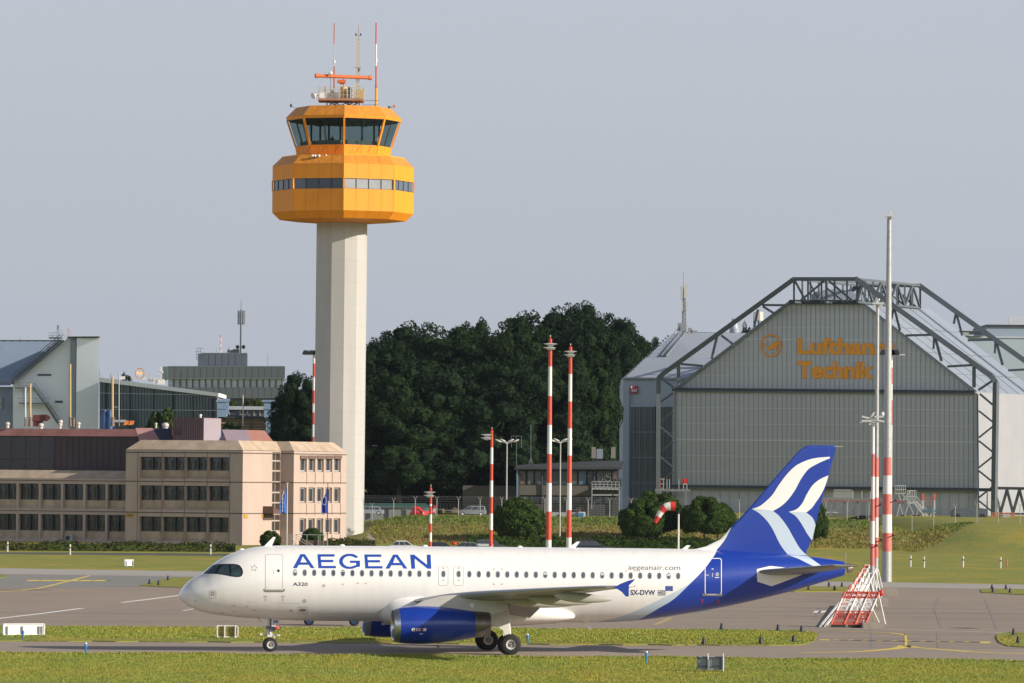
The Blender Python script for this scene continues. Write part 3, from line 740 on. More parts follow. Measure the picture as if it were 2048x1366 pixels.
for nm, x0, y0, x1, y1, m in (('union_flag', 1330.6, 1172, 1345.6, 1181.8, mat('flag_blue', (.02, .06, .33), .4)),):
    fl = on_fus([(x0, y0), (x1, y0), (x1, y1), (x0, y1)], [(0, 1, 2, 3)], nm, m)
    st = []; fs = []
    for k in range(12):
        a = 2 * math.pi * k / 12; cx, cy = (x0 + x1) / 2 + 3.4 * math.cos(a), (y0 + y1) / 2 + 3.4 * math.sin(a)
        st += [(cx - .4, cy - .4), (cx + .4, cy - .4), (cx + .4, cy + .4), (cx - .4, cy + .4)]; fs.append(tuple(range(4 * k, 4 * k + 4)))
    on_fus(st, fs, 'star_ring', mat('star_yellow', (.6, .55, .25), .5), fl, lift=.012)
fl = on_fus([(1315.8, 1180.5), (1331.6, 1180.5), (1331.6, 1190.5), (1315.8, 1190.5)], [(0, 1, 2, 3)], 'striped_flag', white_p)
v = []; f = []
for k in range(5):
    y = 1180.5 + k * 2.22; xa = 1322 if k < 2 else 1315.8
    v += [(xa, y), (1331.6, y), (1331.6, y + 1.1), (xa, y + 1.1)]; f.append(tuple(range(4 * k, 4 * k + 4)))
for a in ((1315.8, 1180.5, 1318.3, 1182.6), (1319.8, 1180.5, 1322.2, 1182.6), (1315.8, 1184, 1318.3, 1186), (1319.8, 1184, 1322.2, 1186)):
    k = len(v); v += [(a[0], a[1]), (a[2], a[1]), (a[2], a[3]), (a[0], a[3])]; f.append((k, k + 1, k + 2, k + 3))
on_fus(v, f, 'flag_stripes', navy_p, fl, lift=.012)
# small star of five petals behind the cockpit
v = []; f = []
for k in range(5):
    a = rad(-90 + 72 * k); cx, cy = 508.2, 1136
    q = [(cx + 3 * math.cos(a - .45), cy + 3 * math.sin(a - .45)), (cx + 7 * math.cos(a + .12), cy + 7 * math.sin(a + .12)), (cx + 4.6 * math.cos(a + .62), cy + 4.6 * math.sin(a + .62)), (cx + 4 * math.cos(a + .12), cy + 4 * math.sin(a + .12))]
    v += q; f.append(tuple(range(4 * k, 4 * k + 4)))
on_fus(v, f, 'alliance_emblem', mat('emblem_grey', (.25, .25, .27), .4))

# tail fin
FZ = [(5.2, 28.4, 35.1), (5.74, 28.63, 35.12), (5.92, 29.38, 35.25), (6.32, 30.19, 35.38), (6.6, 30.47, 35.45), (6.89, 30.71, 35.53), (7.5, 31.3, 35.7), (8.3, 32.04, 35.9), (9.98, 33.46, 36.36), (11.2, 34.55, 36.68), (11.42, 34.80, 36.74), (11.55, 35.02, 36.78), (11.6, 35.35, 36.72)]
def ft(z): return .30 - .20 * min(1, max(0, (z - 5.4) / 6.2))
def fhalf(x, z):
    le = ip(z, FZ, 1); te = ip(z, FZ, 2); lm = ip(z, [(5.2, 30.5), (7, 31.6)] ) if z < 7 else le
    c = te - le; s = min(1, max(0, (x - le) / c)); k = 2.6 * (.2969 * s ** .5 - .126 * s - .3516 * s * s + .2843 * s ** 3 - .1036 * s ** 4) / .26
    return ft(z) * max(0, k) * .5 * (1 if z < 11.5 else .8)
mb = MB(); rs = []
zz = []
for a, b in zip(FZ, FZ[1:]):
    for k in range(4): zz.append(a[0] + (b[0] - a[0]) * k / 4)
zz.append(11.6)
for z in zz:
    le = ip(z, FZ, 1); te = ip(z, FZ, 2); ring = []
    ss = [(1 - math.cos(math.pi * i / 18)) / 2 for i in range(19)]
    for s in ss: x = le + (te - le) * s; ring.append((x, -fhalf(x, z) - .004, z))
    for s in ss[-2:0:-1]: x = le + (te - le) * s; ring.append((x, fhalf(x, z) + .004, z))
    rs.append(ring)
mb.rings(rs); J(mb, 'tail_fin', paint, sm_=50)
Z4 = lambda pts: [(1380 + x / 3.1775, 870 + y / 3.1775) for x, y in pts]
def smooth(pts, k=4):
    out = []; n = len(pts)
    for i in range(n - 1):
        p0 = pts[max(i - 1, 0)]; p1 = pts[i]; p2 = pts[i + 1]; p3 = pts[min(i + 2, n - 1)]
        for j in range(k):
            t = j / k
            out.append(tuple(.5 * ((2 * p1[q]) + (-p0[q] + p2[q]) * t + (2 * p0[q] - 5 * p1[q] + 4 * p2[q] - p3[q]) * t * t + (-p0[q] + 3 * p1[q] - 3 * p2[q] + p3[q]) * t ** 3) for q in (0, 1)))
    return out + [pts[-1]]
def on_fin(px, name, m):
    v, f = poly2d(px, cut=4); ps = []
    for p in v:
        q = pl(*p, -.12); ps.append((q[0], -fhalf(q[0], q[2]) - .014, q[2]))
    mb = MB(); mb.add(ps, f); o = mb.build(name, m, jet)
    for p in o.data.polygons:
        if p.normal.y > 0: p.flip()
    return o
on_fin(Z4(smooth([(395, 470), (450, 448), (520, 385), (560, 325), (600, 270), (640, 225), (690, 185), (780, 150), (890, 138)])[:-1] + [(890, 138), (893, 147)] + smooth([(893, 147), (820, 178), (760, 212), (730, 245), (700, 290), (665, 355), (620, 415), (575, 455), (527, 483)])[1:-1] + [(527, 482)]), 'fin_emblem', white_p)
on_fin(Z4([(395, 470.6), (527, 483)] + smooth([(527, 483), (560, 508), (592, 545), (625, 592), (652, 640), (700, 720), (748, 766)])[1:] + smooth([(626, 763), (590, 720), (560, 670), (520, 590), (475, 530), (430, 490), (395, 471)])[:-1]), 'fin_emblem', pale_p)
on_fin(Z4(smooth([(628, 487), (665, 478), (695, 458), (720, 425), (742, 380), (780, 320), (830, 280), (883, 257)]) + smooth([(883, 257), (868, 305), (850, 350), (825, 395), (800, 430), (775, 465), (740, 493)])[1:]), 'fin_emblem', white_p)
on_fin(Z4([(628, 487.5), (740, 493.5)] + smooth([(740, 493), (780, 525), (801, 572)])[1:] + [(779, 672)] + smooth([(779, 672), (745, 625), (728, 595), (700, 550), (668, 512), (628, 488)])[1:-1]), 'fin_emblem', pale_p)
on_fus(*poly2d(Z4([(628, 765), (748, 771), (790, 800), (842, 837), (795, 838), (765, 825), (690, 788)]), cut=2), 'tail_ribbon', pale_p, lift=.01)
mb = MB(); mb.box((36.9, 0, 11.55), (.5, .05, .05)); mb.box((37.35, -.05, 5.35), (.04, .04, .55), 0)
J(mb, 'static_wicks', lip_m)
# stabilisers
def airfoil(le, chord, th, n=12, camber=0.):
    top = []; bot = []
    for i in range(n + 1):
        s = (1 - math.cos(math.pi * i / n)) / 2
        t = 5 * th * (.2969 * s ** .5 - .126 * s - .3516 * s * s + .2843 * s ** 3 - .1036 * s ** 4)
        cz = camber * 4 * s * (1 - s)
        top.append((le[0] + s * chord, le[1], le[2] + (cz + t) * chord)); bot.append((le[0] + s * chord, le[1], le[2] + (cz - t) * chord))
    return top + bot[-2:0:-1]
def loft(secs, name, m, sgn, par=None):
    mb = MB(); mb.rings([airfoil((x, sgn * y, z), c, t, camber=cm) for (x, y, z, c, t, cm) in secs])
    return J(mb, name, m, par, 40)
for sg in (-1, 1):
    loft([(31.75, .7, 4.50, 3.9, .10, 0), (32.1, 1.2, 4.55, 3.6, .10, 0), (35.05, 6.0, 5.0, 1.65, .09, 0), (35.25, 6.22, 5.02, 1.3, .07, 0)], 'tailplane', wing_g, sg)
on_fus(*poly2d(Z4([(424, 853), (470, 842), (510, 833), (580, 840), (655, 852), (730, 880), (650, 912), (560, 945), (518, 961), (470, 945), (427, 932)]), cut=3), 'tailplane_root_panel', white_p, lift=.012)
# wings
WS = [(12.8, 1.2, 2.86, 6.4, .10), (12.7, 1.9, 2.84, 6.6, .11), (12.98, 3, 2.90, 6.35, .12), (13.74, 4.5, 3.12, 5.5, .12), (14.79, 6.4, 3.33, 4.35, .115), (15.67, 8, 3.45, 3.95, .11), (16.78, 10, 3.58, 3.45, .11), (17.89, 12, 3.72, 2.95, .105), (18.99, 14, 3.85, 2.35, .10), (20.1, 16, 3.97, 1.75, .10), (20.59, 16.9, 4.0, 1.5, .095)]
def wing_z(y, k): return ip(y, [(w[1], w[k]) for w in WS])
for sg in (-1, 1):
    # the whole section droops towards the trailing edge (incidence) so the underside shows
    mb = MB(); rs = []
    for (x, y, z, c, t) in WS:
        ring = airfoil((x, sg * y, z), c, t * .9, 12, .012); inc = ip(y, [(1.2, .085), (6.4, .06), (16.9, .01)])
        rs.append([(p[0], p[1], p[2] - (p[0] - x) * inc) for p in ring])
    mb.rings(rs); wg = J(mb, 'wing', wing_g, None, 40)
    # slat line: pale leading edge band
    mb = MB(); rs = []
    for (x, y, z, c, t) in WS[2:]:
        ring = airfoil((x - .012, sg * y, z), c, t * .9 + .002, 12, .012); inc = ip(y, [(1.2, .085), (6.4, .06), (16.9, .01)]); ring = [(p[0], p[1], p[2] - (p[0] - x) * inc) for p in ring]
        rs.append([ring[2], ring[1], ring[0], ring[-1], ring[-2]])
    mb.rings(rs); J(mb, 'slat', mat('slat_metal', (.50, .51, .53), .35, .3, var=.06, scale=1), wg)
    # wingtip fence
    mb = MB(); yy = sg * 16.93
    pts = [pl(*q, -16.93)[::2] for q in ((1227, 1175.6), (1240, 1168), (1256, 1161.5), (1270.5, 1157.8), (1265, 1164), (1257.5, 1170.5), (1257.5, 1193), (1251.5, 1193), (1244, 1184), (1236, 1178.7))]
    mb.prism([(p[0], yy - .035, p[1]) for p in pts], (0, .07, 0)); J(mb, 'wingtip_fence', blue_p, wg, 30)
    for y, x0, L in ((6.5, 17.2, 4.0), (9.1, 18.1, 3.6), (12.6, 18.9, 3.2)):
        z0 = wing_z(y, 2) - .12; mb = MB(); rs = []
        for k in range(13):
            s = k / 12; r = math.sin(math.pi * min(1, s ** .75)) ** .6 if 0 < s < 1 else .03
            x = x0 + s * L - .3; dz = -.18 - .22 * s
            rs.append([(x, sg * y + .17 * r * math.cos(a_), z0 + dz + .30 * r * math.sin(a_) * (1 if math.sin(a_) < 0 else .8)) for a_ in [2 * math.pi * i / 12 for i in range(12)]])
        mb.rings(rs); J(mb, 'flap_fairing', mat('fairing_paint', (.46, .45, .42), .4, var=.05, scale=1), wg)
    mb = MB(); mb.prism([(17.5, sg * 2.2, 2.35), (17.5, sg * 6.3, 2.98), (18.95, sg * 6.3, 2.66), (19.1, sg * 2.2, 2.02)], (0, 0, -.07)); J(mb, 'flap', wing_g, wg)
# belly fairing
FA = [(10.42, .05, 2.75, .05), (10.6, .8, 2.72, .42), (11.0, 1.4, 2.62, .80), (11.7, 1.85, 2.52, .98), (12.6, 2.08, 2.46, 1.0), (14, 2.2, 2.36, .98), (16, 2.22, 2.25, .84), (18, 2.2, 2.18, .72), (19.5, 2.12, 2.15, .62), (20.6, 1.95, 2.12, .50), (21.4, 1.6, 2.10, .36), (21.8, 1.2, 2.10, .25), (22.0, .6, 2.1, .08)]
fpc = [pchip(FA, k) for k in (1, 2, 3)]
mb = MB(); rs = []
for k in range(60):
    x = 10.42 + (22.0 - 10.42) * (.5 - .5 * math.cos(math.pi * k / 59)); w, c, h = (g(x) for g in fpc); ring = []
    for i in range(40):
        a = 2 * math.pi * i / 40; cc, ss = math.cos(a), math.sin(a); e = .72
        ring.append((x, w * abs(cc) ** e * (1 if cc > 0 else -1), c + h * abs(ss) ** e * (1 if ss > 0 else -1)))
    rs.append(ring)
mb.rings(rs); J(mb, 'belly_fairing', paint, sm_=60)
# engines
blade_mat = mat('fan_blades', (.10, .10, .11), .4, .6)
def engine(y):
    ax = Vector((1, 0, .02)); o = Vector((11.02, y, 1.63 if y < 0 else 1.63))
    n = bpy.data.objects.new('engine', None); COL.objects.link(n); n.parent = jet
    mb = MB(); mb.lathe([(.30, .945), (.6, .985), (1.1, 1.02), (1.8, 1.03), (2.5, .995), (3.2, .92), (3.9, .82), (4.42, .74), (4.40, .70)], o, ax, 48)
    cw = J(mb, 'cowling', blue_p, n, 50)
    mb = MB(); mb.lathe([(.31, .947), (.15, .92), (.05, .885), (0, .845), (.03, .80), (.15, .77), (.4, .765), (.9, .80)], o, ax, 48); J(mb, 'intake_lip', lip_m, n, 50)
    mb = MB(); c = o + ax * .95; mb.cyl(c, c + ax * .1, .80, .80, 32)
    J(mb, 'fan_disc', dark, n)
    mb = MB()
    for k in range(22):
        a = 2 * math.pi * k / 22; r0, r1 = .2, .78; u = Vector((0, math.cos(a), math.sin(a))); t = Vector((0, -math.sin(a), math.cos(a)))
        p = o + ax * .8
        mb.add([p + u * r0 - t * .04, p + u * r1 - t * .10, p + u * r1 + t * .06 + ax * .12, p + u * r0 + t * .03 + ax * .1], [(0, 1, 2, 3)])
    J(mb, 'fan_blades', blade_mat, n)
    mb = MB(); mb.lathe([(.5, .01), (.6, .1), (.8, .2), (.94, .24)], o, ax, 20); J(mb, 'spinner', dark, n)
    mb = MB(); mb.lathe([(4.40, .735), (4.41, .745), (4.9, .715), (4.92, .70), (5.0, .70), (5.28, .655), (5.26, .62), (4.6, .64)], o, ax, 48); J(mb, 'exhaust_nozzle', noz_m, n, 40)
    mb = MB(); mb.lathe([(4.5, .5), (5.0, .3), (5.2, .04)], o, ax, 24); J(mb, 'exhaust_cone', noz_m, n, 40)
    # decals on the cowling side: disc, arrows, mast line
    mb = MB(); rr = lambda x: ip(x, [(.3, .945), (.6, .985), (1.1, 1.02), (1.8, 1.03), (2.5, .995), (3.2, .92), (3.9, .82)])
    def cp(x, dz, lift=.01):
        r = rr(x) + lift; return o + ax * x + Vector((0, -math.sqrt(max(0, r * r - dz * dz)), dz))
    def cr(x0, z0, x1, z1, mi, lift=.01): mb.add([cp(x0, z0, lift), cp(x1, z0, lift), cp(x1, z1, lift), cp(x0, z1, lift)], [(0, 1, 2, 3)], mi)
    ps = [cp(.98 + .1 * math.cos(t), -.22 + .1 * math.sin(t)) for t in [2 * math.pi * i / 12 for i in range(12)]]; mb.add(ps, [tuple(range(12))], 0)
    cr(.965, -.29, .995, -.15, 1, .014); cr(1.12, -.30, 1.19, -.14, 0); cr(1.22, -.29, 1.36, -.15, 0); cr(1.24, -.26, 1.34, -.18, 1, .014)
    mb.add([cp(1.38, -.22), cp(1.52, -.14), cp(1.52, -.30)], [(0, 1, 2)], 1); cr(1.50, -.30, 1.68, -.14, 0)
    cr(1.10, -.75, 1.13, -.32, 1); cr(1.32, -.47, 1.50, -.43, 0)
    J(mb, 'cowling_markings', [white_p, red_m], n)
    mb = MB(); mb.obox(o + Vector((2.35, -.01, -1.02)), (.16, 0, -.06), (0, .03, 0), (.06, 0, -.12)); J(mb, 'drain_mast', dark, n)
    # pylon
    mb = MB(); rs = []
    zt = wing_z(abs(y), 2)
    for x, zb, z1, w in ((12.1, 2.58, 2.66, .05), (12.7, 2.55, 2.98, .16), (13.6, 2.5, 3.22, .22), (14.5, 2.35, 3.30, .25), (15.6, 2.22, 3.2, .25), (16.5, 2.25, 3.1, .22), (17.3, 2.5, 3.0, .12)):
        rs.append([(x, y - w, zb), (x, y - w, z1), (x, y + w, z1), (x, y + w, zb)])
    mb.rings(rs); J(mb, 'pylon', mat('pylon_paint', (.52, .50, .47), .4, var=.08, scale=1), n, 30)
    mb = MB(); mb.cyl((15.3, y - .27, 2.72), (15.3, y - .24, 2.72), .12, .12, 16); J(mb, 'pylon_hatch', lip_m, n)
engine(-5.75); engine(5.75)
# undercarriage
rim_m = mat('wheel_rim', (.62, .61, .58), .45, .2); hub_m = mat('wheel_hub', (.16, .14, .12), .5, .4)
gear_w = mat('gear_white_paint', (.70, .69, .65), .45, var=.05, scale=3); glass_lamp = mat('lamp_glass', (.7, .7, .72), .1, spec=.8)
def wheel(x, y, r, w, par, side, rimr):
    o = Vector((x, y, r)); ax = Vector((0, side, 0)); mb = MB()
    mb.lathe([(-w, rimr), (-w, r * .80), (-w * .8, r * .93), (-w * .4, r * .99), (0, r), (w * .4, r * .99), (w * .8, r * .93), (w, r * .80), (w * .96, rimr * 1.02), (w * .7, rimr)], o, ax, 36)
    t = J(mb, 'tyre', rubber, par, 50)
    mb = MB(); mb.lathe([(w * .7, rimr * 1.01), (w * .86, rimr), (w * .84, rimr * .85), (w * .45, rimr * .72), (w * .40, .01)], o, ax, 30); J(mb, 'wheel_rim', rim_m, par, 30)
    mb = MB(); mb.lathe([(w * .42, rimr * .70), (w * .46, rimr * .40), (w * .46, rimr * .36)], o, ax, 24, 0); mb.cyl(o + ax * w * .3, o + ax * w * .9, rimr * .26, rimr * .2, 14, 0)
    for k in range(9):
        a = 2 * math.pi * k / 9; u = Vector((math.cos(a), 0, math.sin(a))); mb.cyl(o + ax * w * .4 + u * rimr * .56, o + ax * w * .55 + u * rimr * .56, rimr * .09, rimr * .07, 8, 1)
    J(mb, 'wheel_hub', [hub_m, dark], par)
ng = bpy.data.objects.new('nose_gear', None); COL.objects.link(ng); ng.parent = jet
mb = MB(); mb.cyl((5.05, 0, .39), (5.0, 0, 1.0), .05, .06, 12, 0); mb.cyl((5.02, 0, .8), (4.98, 0, 1.95), .085, .10, 12, 1)
mb.cyl((5.07, -.24, .39), (5.07, .24, .39), .045, .045, 10, 0); mb.beam((5.05, 0, 1.05), (4.42, 0, 1.82), .07, .07, 1); mb.beam((5.15, -.04, .45), (5.32, -.04, .78), .06, .05, 1); mb.beam((5.32, -.04, .78), (5.1, -.04, 1.05), .06, .05, 1)
mb.cyl((4.55, -.05, .93), (5.5, -.05, .89), .035, .035, 10, 0); mb.cyl((4.5, -.05, .93), (4.62, -.05, .93), .06, .06, 10, 1); mb.cyl((5.45, -.05, .89), (5.62, -.05, .89), .05, .05, 10, 1)
mb.box((5.03, -.06, .92), (.26, .22, .22), 1); mb.box((4.95, -.05, 1.2), (.22, .2, .4), 2); mb.box((5.2, -.04, 1.45), (.3, .3, .7), 2)
J(mb, 'strut', [steel, gear_w, mat('gear_grey', (.16, .16, .16), .5)], ng, 30)
mb = MB(); mb.ball((5.05, -.17, 1.02), .075, 12, 8); J(mb, 'taxi_light', glass_lamp, ng, 60)
for y in (-.25, .25): wheel(5.07, y, .385, .115, ng, -1 if y < 0 else 1, .21)
mb = MB(); mb.prism([(5.09, -.34, 1.9), (5.55, -.34, 1.9), (5.57, -.34, 1.7), (5.55, -.34, 1.3), (5.36, -.34, 1.3), (5.3, -.34, 1.38), (5.1, -.34, 1.38)], (0, .03, 0))
dr = J(mb, 'gear_door', mat('door_grey_paint', (.62, .63, .63), .45), ng)
def flat_word(s, o, u, v, m, name, par, bold=0., off=None):
    a, f = text2d(s, bold); mb = MB(); o, u, v = Vector(o), Vector(u), Vector(v); mb.add([o + u * p[0] + v * p[1] for p in a], f)
    ob = mb.build(name, m, par, off); nn = v.cross(u)
    for p in ob.data.polygons:
        if p.normal.dot(nn) < 0: p.flip()
    return ob
flat_word('VW', (5.18, -.345, 1.55), (.29, 0, 0), (0, 0, .19), navy_p, 'lettering', dr, .04)
mb = MB(); mb.box((5.46, -.345, 1.36), (.2, .01, .24), 0)
pl_ = J(mb, 'warning_plate', red_m, dr); mb = MB()
for k in range(3): mb.box((5.44 + k * .02, -.353, 1.42 - k * .055), (.1, .004, .014), 0)
J(mb, 'plate_text', white_p, pl_)
for sg in (-1, 1):
    mg = bpy.data.objects.new('main_gear', None); COL.objects.link(mg); mg.parent = jet
    mb = MB(); y0 = sg * 3.8
    mb.cyl((17.71, y0, .55), (17.66, y0, 1.25), .09, .09, 14, 0); mb.cyl((17.68, y0, 1.1), (17.5, y0 - sg * .1, 2.9), .14, .16, 14, 1); mb.cyl((17.71, y0 - .45, .55), (17.71, y0 + .45, .55), .07, .07, 12, 0)
    mb.beam((17.6, y0, 1.5), (17.3, y0 - sg * 1.6, 2.5), .1, .1, 1); mb.beam((17.5, y0, .8), (17.38, y0, 1.15), .08, .06, 1); mb.beam((17.38, y0, 1.15), (17.6, y0, 1.5), .08, .06, 1)
    J(mb, 'strut', [steel, gear_w], mg, 30)
    for q in (-.465, .465): wheel(17.71, y0 + q, .575, .20, mg, -1 if q < 0 else 1, .27)
    mb = MB(); yd = y0 + sg * .35
    if True:
        mb.prism([(16.62, yd, 2.36), (17.56, yd, 2.36), (17.64, yd, 1.9), (17.72, yd, 1.05), (17.42, yd, 1.05), (17.3, yd, 1.35), (17.05, yd, 1.52), (16.62, yd, 1.66)], (0, .05 * -sg, 0))
    J(mb, 'gear_door', gear_w, mg, 30)
# aerials
for (x, z0, pts) in ((0, 0, [(4.66, 5.74), (5.1, 5.76), (5.32, 6.28), (5.18, 6.28)]), (0, 0, [(21.6, 5.78), (22.0, 5.78), (22.28, 6.14), (22.1, 6.14)]), (0, 0, [(28.0, 5.74), (28.3, 5.73), (28.52, 5.98), (28.3, 5.98)]), (0, 0, [(22.3, 1.74), (22.7, 1.74), (23.0, 1.3), (22.85, 1.28)]), (0, 0, [(20.5, 1.72), (20.9, 1.72), (21.1, 1.5), (20.9, 1.5)]), (0, 0, [(28.6, 2.25), (29.6, 2.45), (29.6, 2.2), (29.0, 2.2)])):
    mb = MB(); mb.prism([(p[0], -.02, p[1]) for p in pts], (0, .04, 0)); J(mb, 'aerial', white_p)
for x in (3.45, 9.0, 13.6, 18.9): 
    mb = MB(); mb.ball((x, 0, fdim(x)[1] + fdim(x)[2]), (.16, .1, .09), 10, 6); J(mb, 'beacon', white_p, None, 60)
# ================================================================== CONTROL TOWER
def grime(name, col, col2, scale=.8, stretch=(1, 1, .25), rough=.8, bump=0.):
    return mat(name, col, rough, var=.001, col2=col2, scale=scale, stretch=stretch, bump=bump)
tow_c = grime('tower_concrete', (.44, .425, .40), (.49, .475, .45), .5, (1, 1, .15), .85)
yel_p = grime('yellow_cladding', (.86, .29, .006), (.92, .325, .008), .6, (1, 1, .2), .62)
yel_top = grime('weathered_yellow_cladding', (.50, .20, .03), (.84, .30, .02), 1.6, (1, 1, .3), .6)
yel_seam = mat('yellow_seam', (.45, .14, .008), .6)
ttint = bpy.data.materials.new('tower_glass'); ttint.use_nodes = True
_n = ttint.node_tree.nodes; _l = ttint.node_tree.links
_b = _n['Principled BSDF']; _b.inputs['Base Color'].default_value = (.02, .035, .04, 1); _b.inputs['Roughness'].default_value = .04; _b.inputs['Specular IOR Level'].default_value = .8
_t = _n.new('ShaderNodeBsdfTransparent'); _t.inputs[0].default_value = (.50, .60, .61, 1); _m = _n.new('ShaderNodeMixShader'); _m.inputs[0].default_value = .22
_l.new(_t.outputs[0], _m.inputs[1]); _l.new(_b.outputs[0], _m.inputs[2]); _l.new(_m.outputs[0], _n['Material Output'].inputs[0])
band_gl = glass('blue_band_glass', (.035, .05, .075))
blind_gl = mat('window_with_blind', (.32, .34, .36), .25, var=.1, scale=.5)
inner_d = mat('control_room_dark', (.02, .022, .024), .8)
desk_m = mat('control_desk', (.30, .31, .26), .7)
TY = 752.0
tb = G(681.5, 1085.0); TY = tb.y
ta = P(685, 500, TY); TX = ta.x
TH = 9.75
def tz_(py, px=685): return P(px, py, TY).z
SC = TY / FPX
def octa(r, z, ph=rad(2.4), n=8, dx=0.): return [Vector((TX + dx + r * math.sin(ph + 2 * math.pi * k / n), TY - r * math.cos(ph + 2 * math.pi * k / n), z)) for k in range(n)]
tower = thing('control_tower', 'tall pale concrete control tower with a yellow octagonal head and glazed cab', 'control tower', (TX, TY, 0))
mb = MB(); sh = 51.0 * SC; n12 = 12
zs = [0, tz_(447)]
mb.rings([octa(sh * 1.0, 0, rad(9), 12, -2.6 * SC), octa(sh, tz_(440), rad(9), 12, -1.5 * SC)])
mb.build('shaft', tow_c, tower)
mb = MB()
for k in range(1, 15):
    z = k * 3.1; mb.rings([octa(sh * 1.003, z, rad(9), 12, -2.6 * SC + 1.1 * SC * z / 45), octa(sh * 1.003, z + .05, rad(9), 12, -2.6 * SC + 1.1 * SC * z / 45)])
mb.build('formwork_joint', grime('joint_concrete', (.385, .37, .345), (.43, .415, .39)), tower)
R = 141.2 * SC
def skirt(prof, name, m, par=tower, split=4, seam=.035, sm_r=.012, caps=(0, 0)):
    """octagonal band; prof = [(radius, z)...] with raised panel seams"""
    mb = MB(); mb.rings([octa(r, z) for r, z in prof], c0=bool(caps[0]), c1=bool(caps[1]))
    for (r0, z0), (r1, z1) in zip(prof, prof[1:]):
        a = octa(r0 + sm_r, z0); b = octa(r1 + sm_r, z1)
        for k in range(8):
            for q in range(split):
                s = q / split; p0 = a[k].lerp(a[(k + 1) % 8], s); p1 = b[k].lerp(b[(k + 1) % 8], s)
                t = (a[(k + 1) % 8] - a[k]).normalized() * seam / 2
                mb.add([p0 - t, p0 + t, p1 + t, p1 - t], [(0, 1, 2, 3)], 1)
    return mb.build(name, [m, yel_seam], par)
zA, zB, zC, zD, zE = tz_(441.5), tz_(427), tz_(384), tz_(363.5), tz_(334)
zF = tz_(316.5)
lower = skirt([(sh, tz_(447)), (R * .895, zA), (R, zB), (R, zC)], 'lower_cladding', yel_p)
skirt([(R, zD), (R, zE)], 'upper_cladding', yel_p)
skirt([(R + .02, zE), (R * .873, zF), (R * .6, zF + .02)], 'gallery_roof', yel_top)
mb = MB(); mb.rings([octa(R * .875, zF - .05), octa(R * .875, zF + .12)]); mb.build('gallery_kerb', yel_p, tower)
# window band of the lower body
def band(r0, z0, r1, z1, per, name, mts, corner, inset=.12, bar=.09, pick=None):
    a0 = octa(r0, z0); a1 = octa(r1, z1); i0 = octa(r0 - inset, z0); i1 = octa(r1 - inset, z1)
    for k in range(8):
        fr = MB(); j = (k + 1) % 8; nn = Vector(((a0[k] + a0[j]) / 2 - Vector((TX, TY, z0))).xy.normalized().to_3d())
        for q in range(per):
            s0, s1 = q / per, (q + 1) / per; lo = corner if q == 0 else 0; hi = corner if q == per - 1 else 0
            L = (a0[j] - a0[k]).length; s0 += lo / L; s1 -= hi / L
            mb = MB(); mb.add([i0[k].lerp(i0[j], s0), i0[k].lerp(i0[j], s1), i1[k].lerp(i1[j], s1), i1[k].lerp(i1[j], s0)], [(0, 1, 2, 3)])
            w = mb.build(name, mts[pick(k, q) if pick else 0], tower)
            if q: fr.beam(a0[k].lerp(a0[j], s0) - nn * .08, a1[k].lerp(a1[j], s0) - nn * .08, bar, .1, 0, up=nn)
        fr.beam(a0[k].lerp(a0[j], .02) - nn * .06, a0[k].lerp(a0[j], .98) - nn * .06, .1, .12); fr.beam(a1[k].lerp(a1[j], .02) - nn * .06, a1[k].lerp(a1[j], .98) - nn * .06, .1, .12)
        fr.build('window_frame', dark, tower)
    for k in range(8): mb = MB(); mb.beam(a0[k] * .999 + Vector((TX, TY, z0)) * .001, a1[k], corner * 1.6, corner * 1.6, 0, up=(a0[k] - Vector((TX, TY, z0))).normalized()); mb.build('corner_post', yel_p, tower)
band(R, zC, R, zD, 4, 'band_window', [band_gl, blind_gl, glass('blue_band_glass_light', (.10, .13, .17))], .14, pick=lambda k, q: 1 if k == 0 else (2 if (k in (1, 2) or (k == 7 and q == 0)) else (2 if k == 6 and q in (0, 1) else 0)))
mb = MB(); mb.rings([octa(R - 1.2, zC - .1), octa(R - 1.2, zD + .1)]); mb.build('inner_wall', inner_d, tower)
# cab
cab = [(93.0, 316.5), (96.5, 294.5), (114.0, 242.5), (115.2, 236.5), (95.0, 216.5)]
cr_ = [(r * SC, tz_(y)) for r, y in cab]
skirt([cr_[0], cr_[1]], 'cab_wall', yel_p); skirt([cr_[2], cr_[3]], 'cab_fascia', yel_p)
skirt([cr_[3], cr_[4], (1.0, cr_[4][1] + .15)], 'cab_roof', yel_top)
band(cr_[1][0] - .05, cr_[1][1], cr_[2][0] - .05, cr_[2][1], 2, 'cab_window', [ttint], .17, inset=.15, bar=.07)
mb = MB(); mb.rings([octa(cr_[1][0] - .3, cr_[1][1] - .5), octa(cr_[1][0] - .3, cr_[1][1] - .45)]); mb.build('cab_floor', inner_d, tower)
mb = MB(); mb.rings([octa(cr_[2][0] - .35, cr_[2][1] - .25), octa(cr_[2][0] - .35, cr_[2][1] + .1)]); mb.build('cab_ceiling', inner_d, tower)
mb = MB(); zc0 = cr_[1][1] - .45
for k in range(8):
    a = octa(cr_[1][0] - .9, zc0); p, q = a[k].lerp(a[(k + 1) % 8], .08), a[k].lerp(a[(k + 1) % 8], .92); mb.beam(p + Vector((0, 0, .55)), q + Vector((0, 0, .55)), .8, 1.1)
mb.build('control_desk', desk_m, tower)
mb = MB()
for dx, dy in ((-2.2, 2.5), (2.6, 2.2), (-.3, -4.9), (4.4, -1.5), (-4.6, -1.2), (5.2, -3.2), (-3.2, -4.4)): mb.box((TX + dx, TY + dy, (zc0 + cr_[2][1]) / 2), (.28, .28, cr_[2][1] - zc0))
for dx, dy, w in ((-3.4, -3.6, 1.0), (1.2, -4.4, .8), (3.0, -3.8, 1.0)): mb.box((TX + dx, TY + dy, cr_[2][1] - .75), (w, .1, .55))
mb.build('cab_column', inner_d, tower)
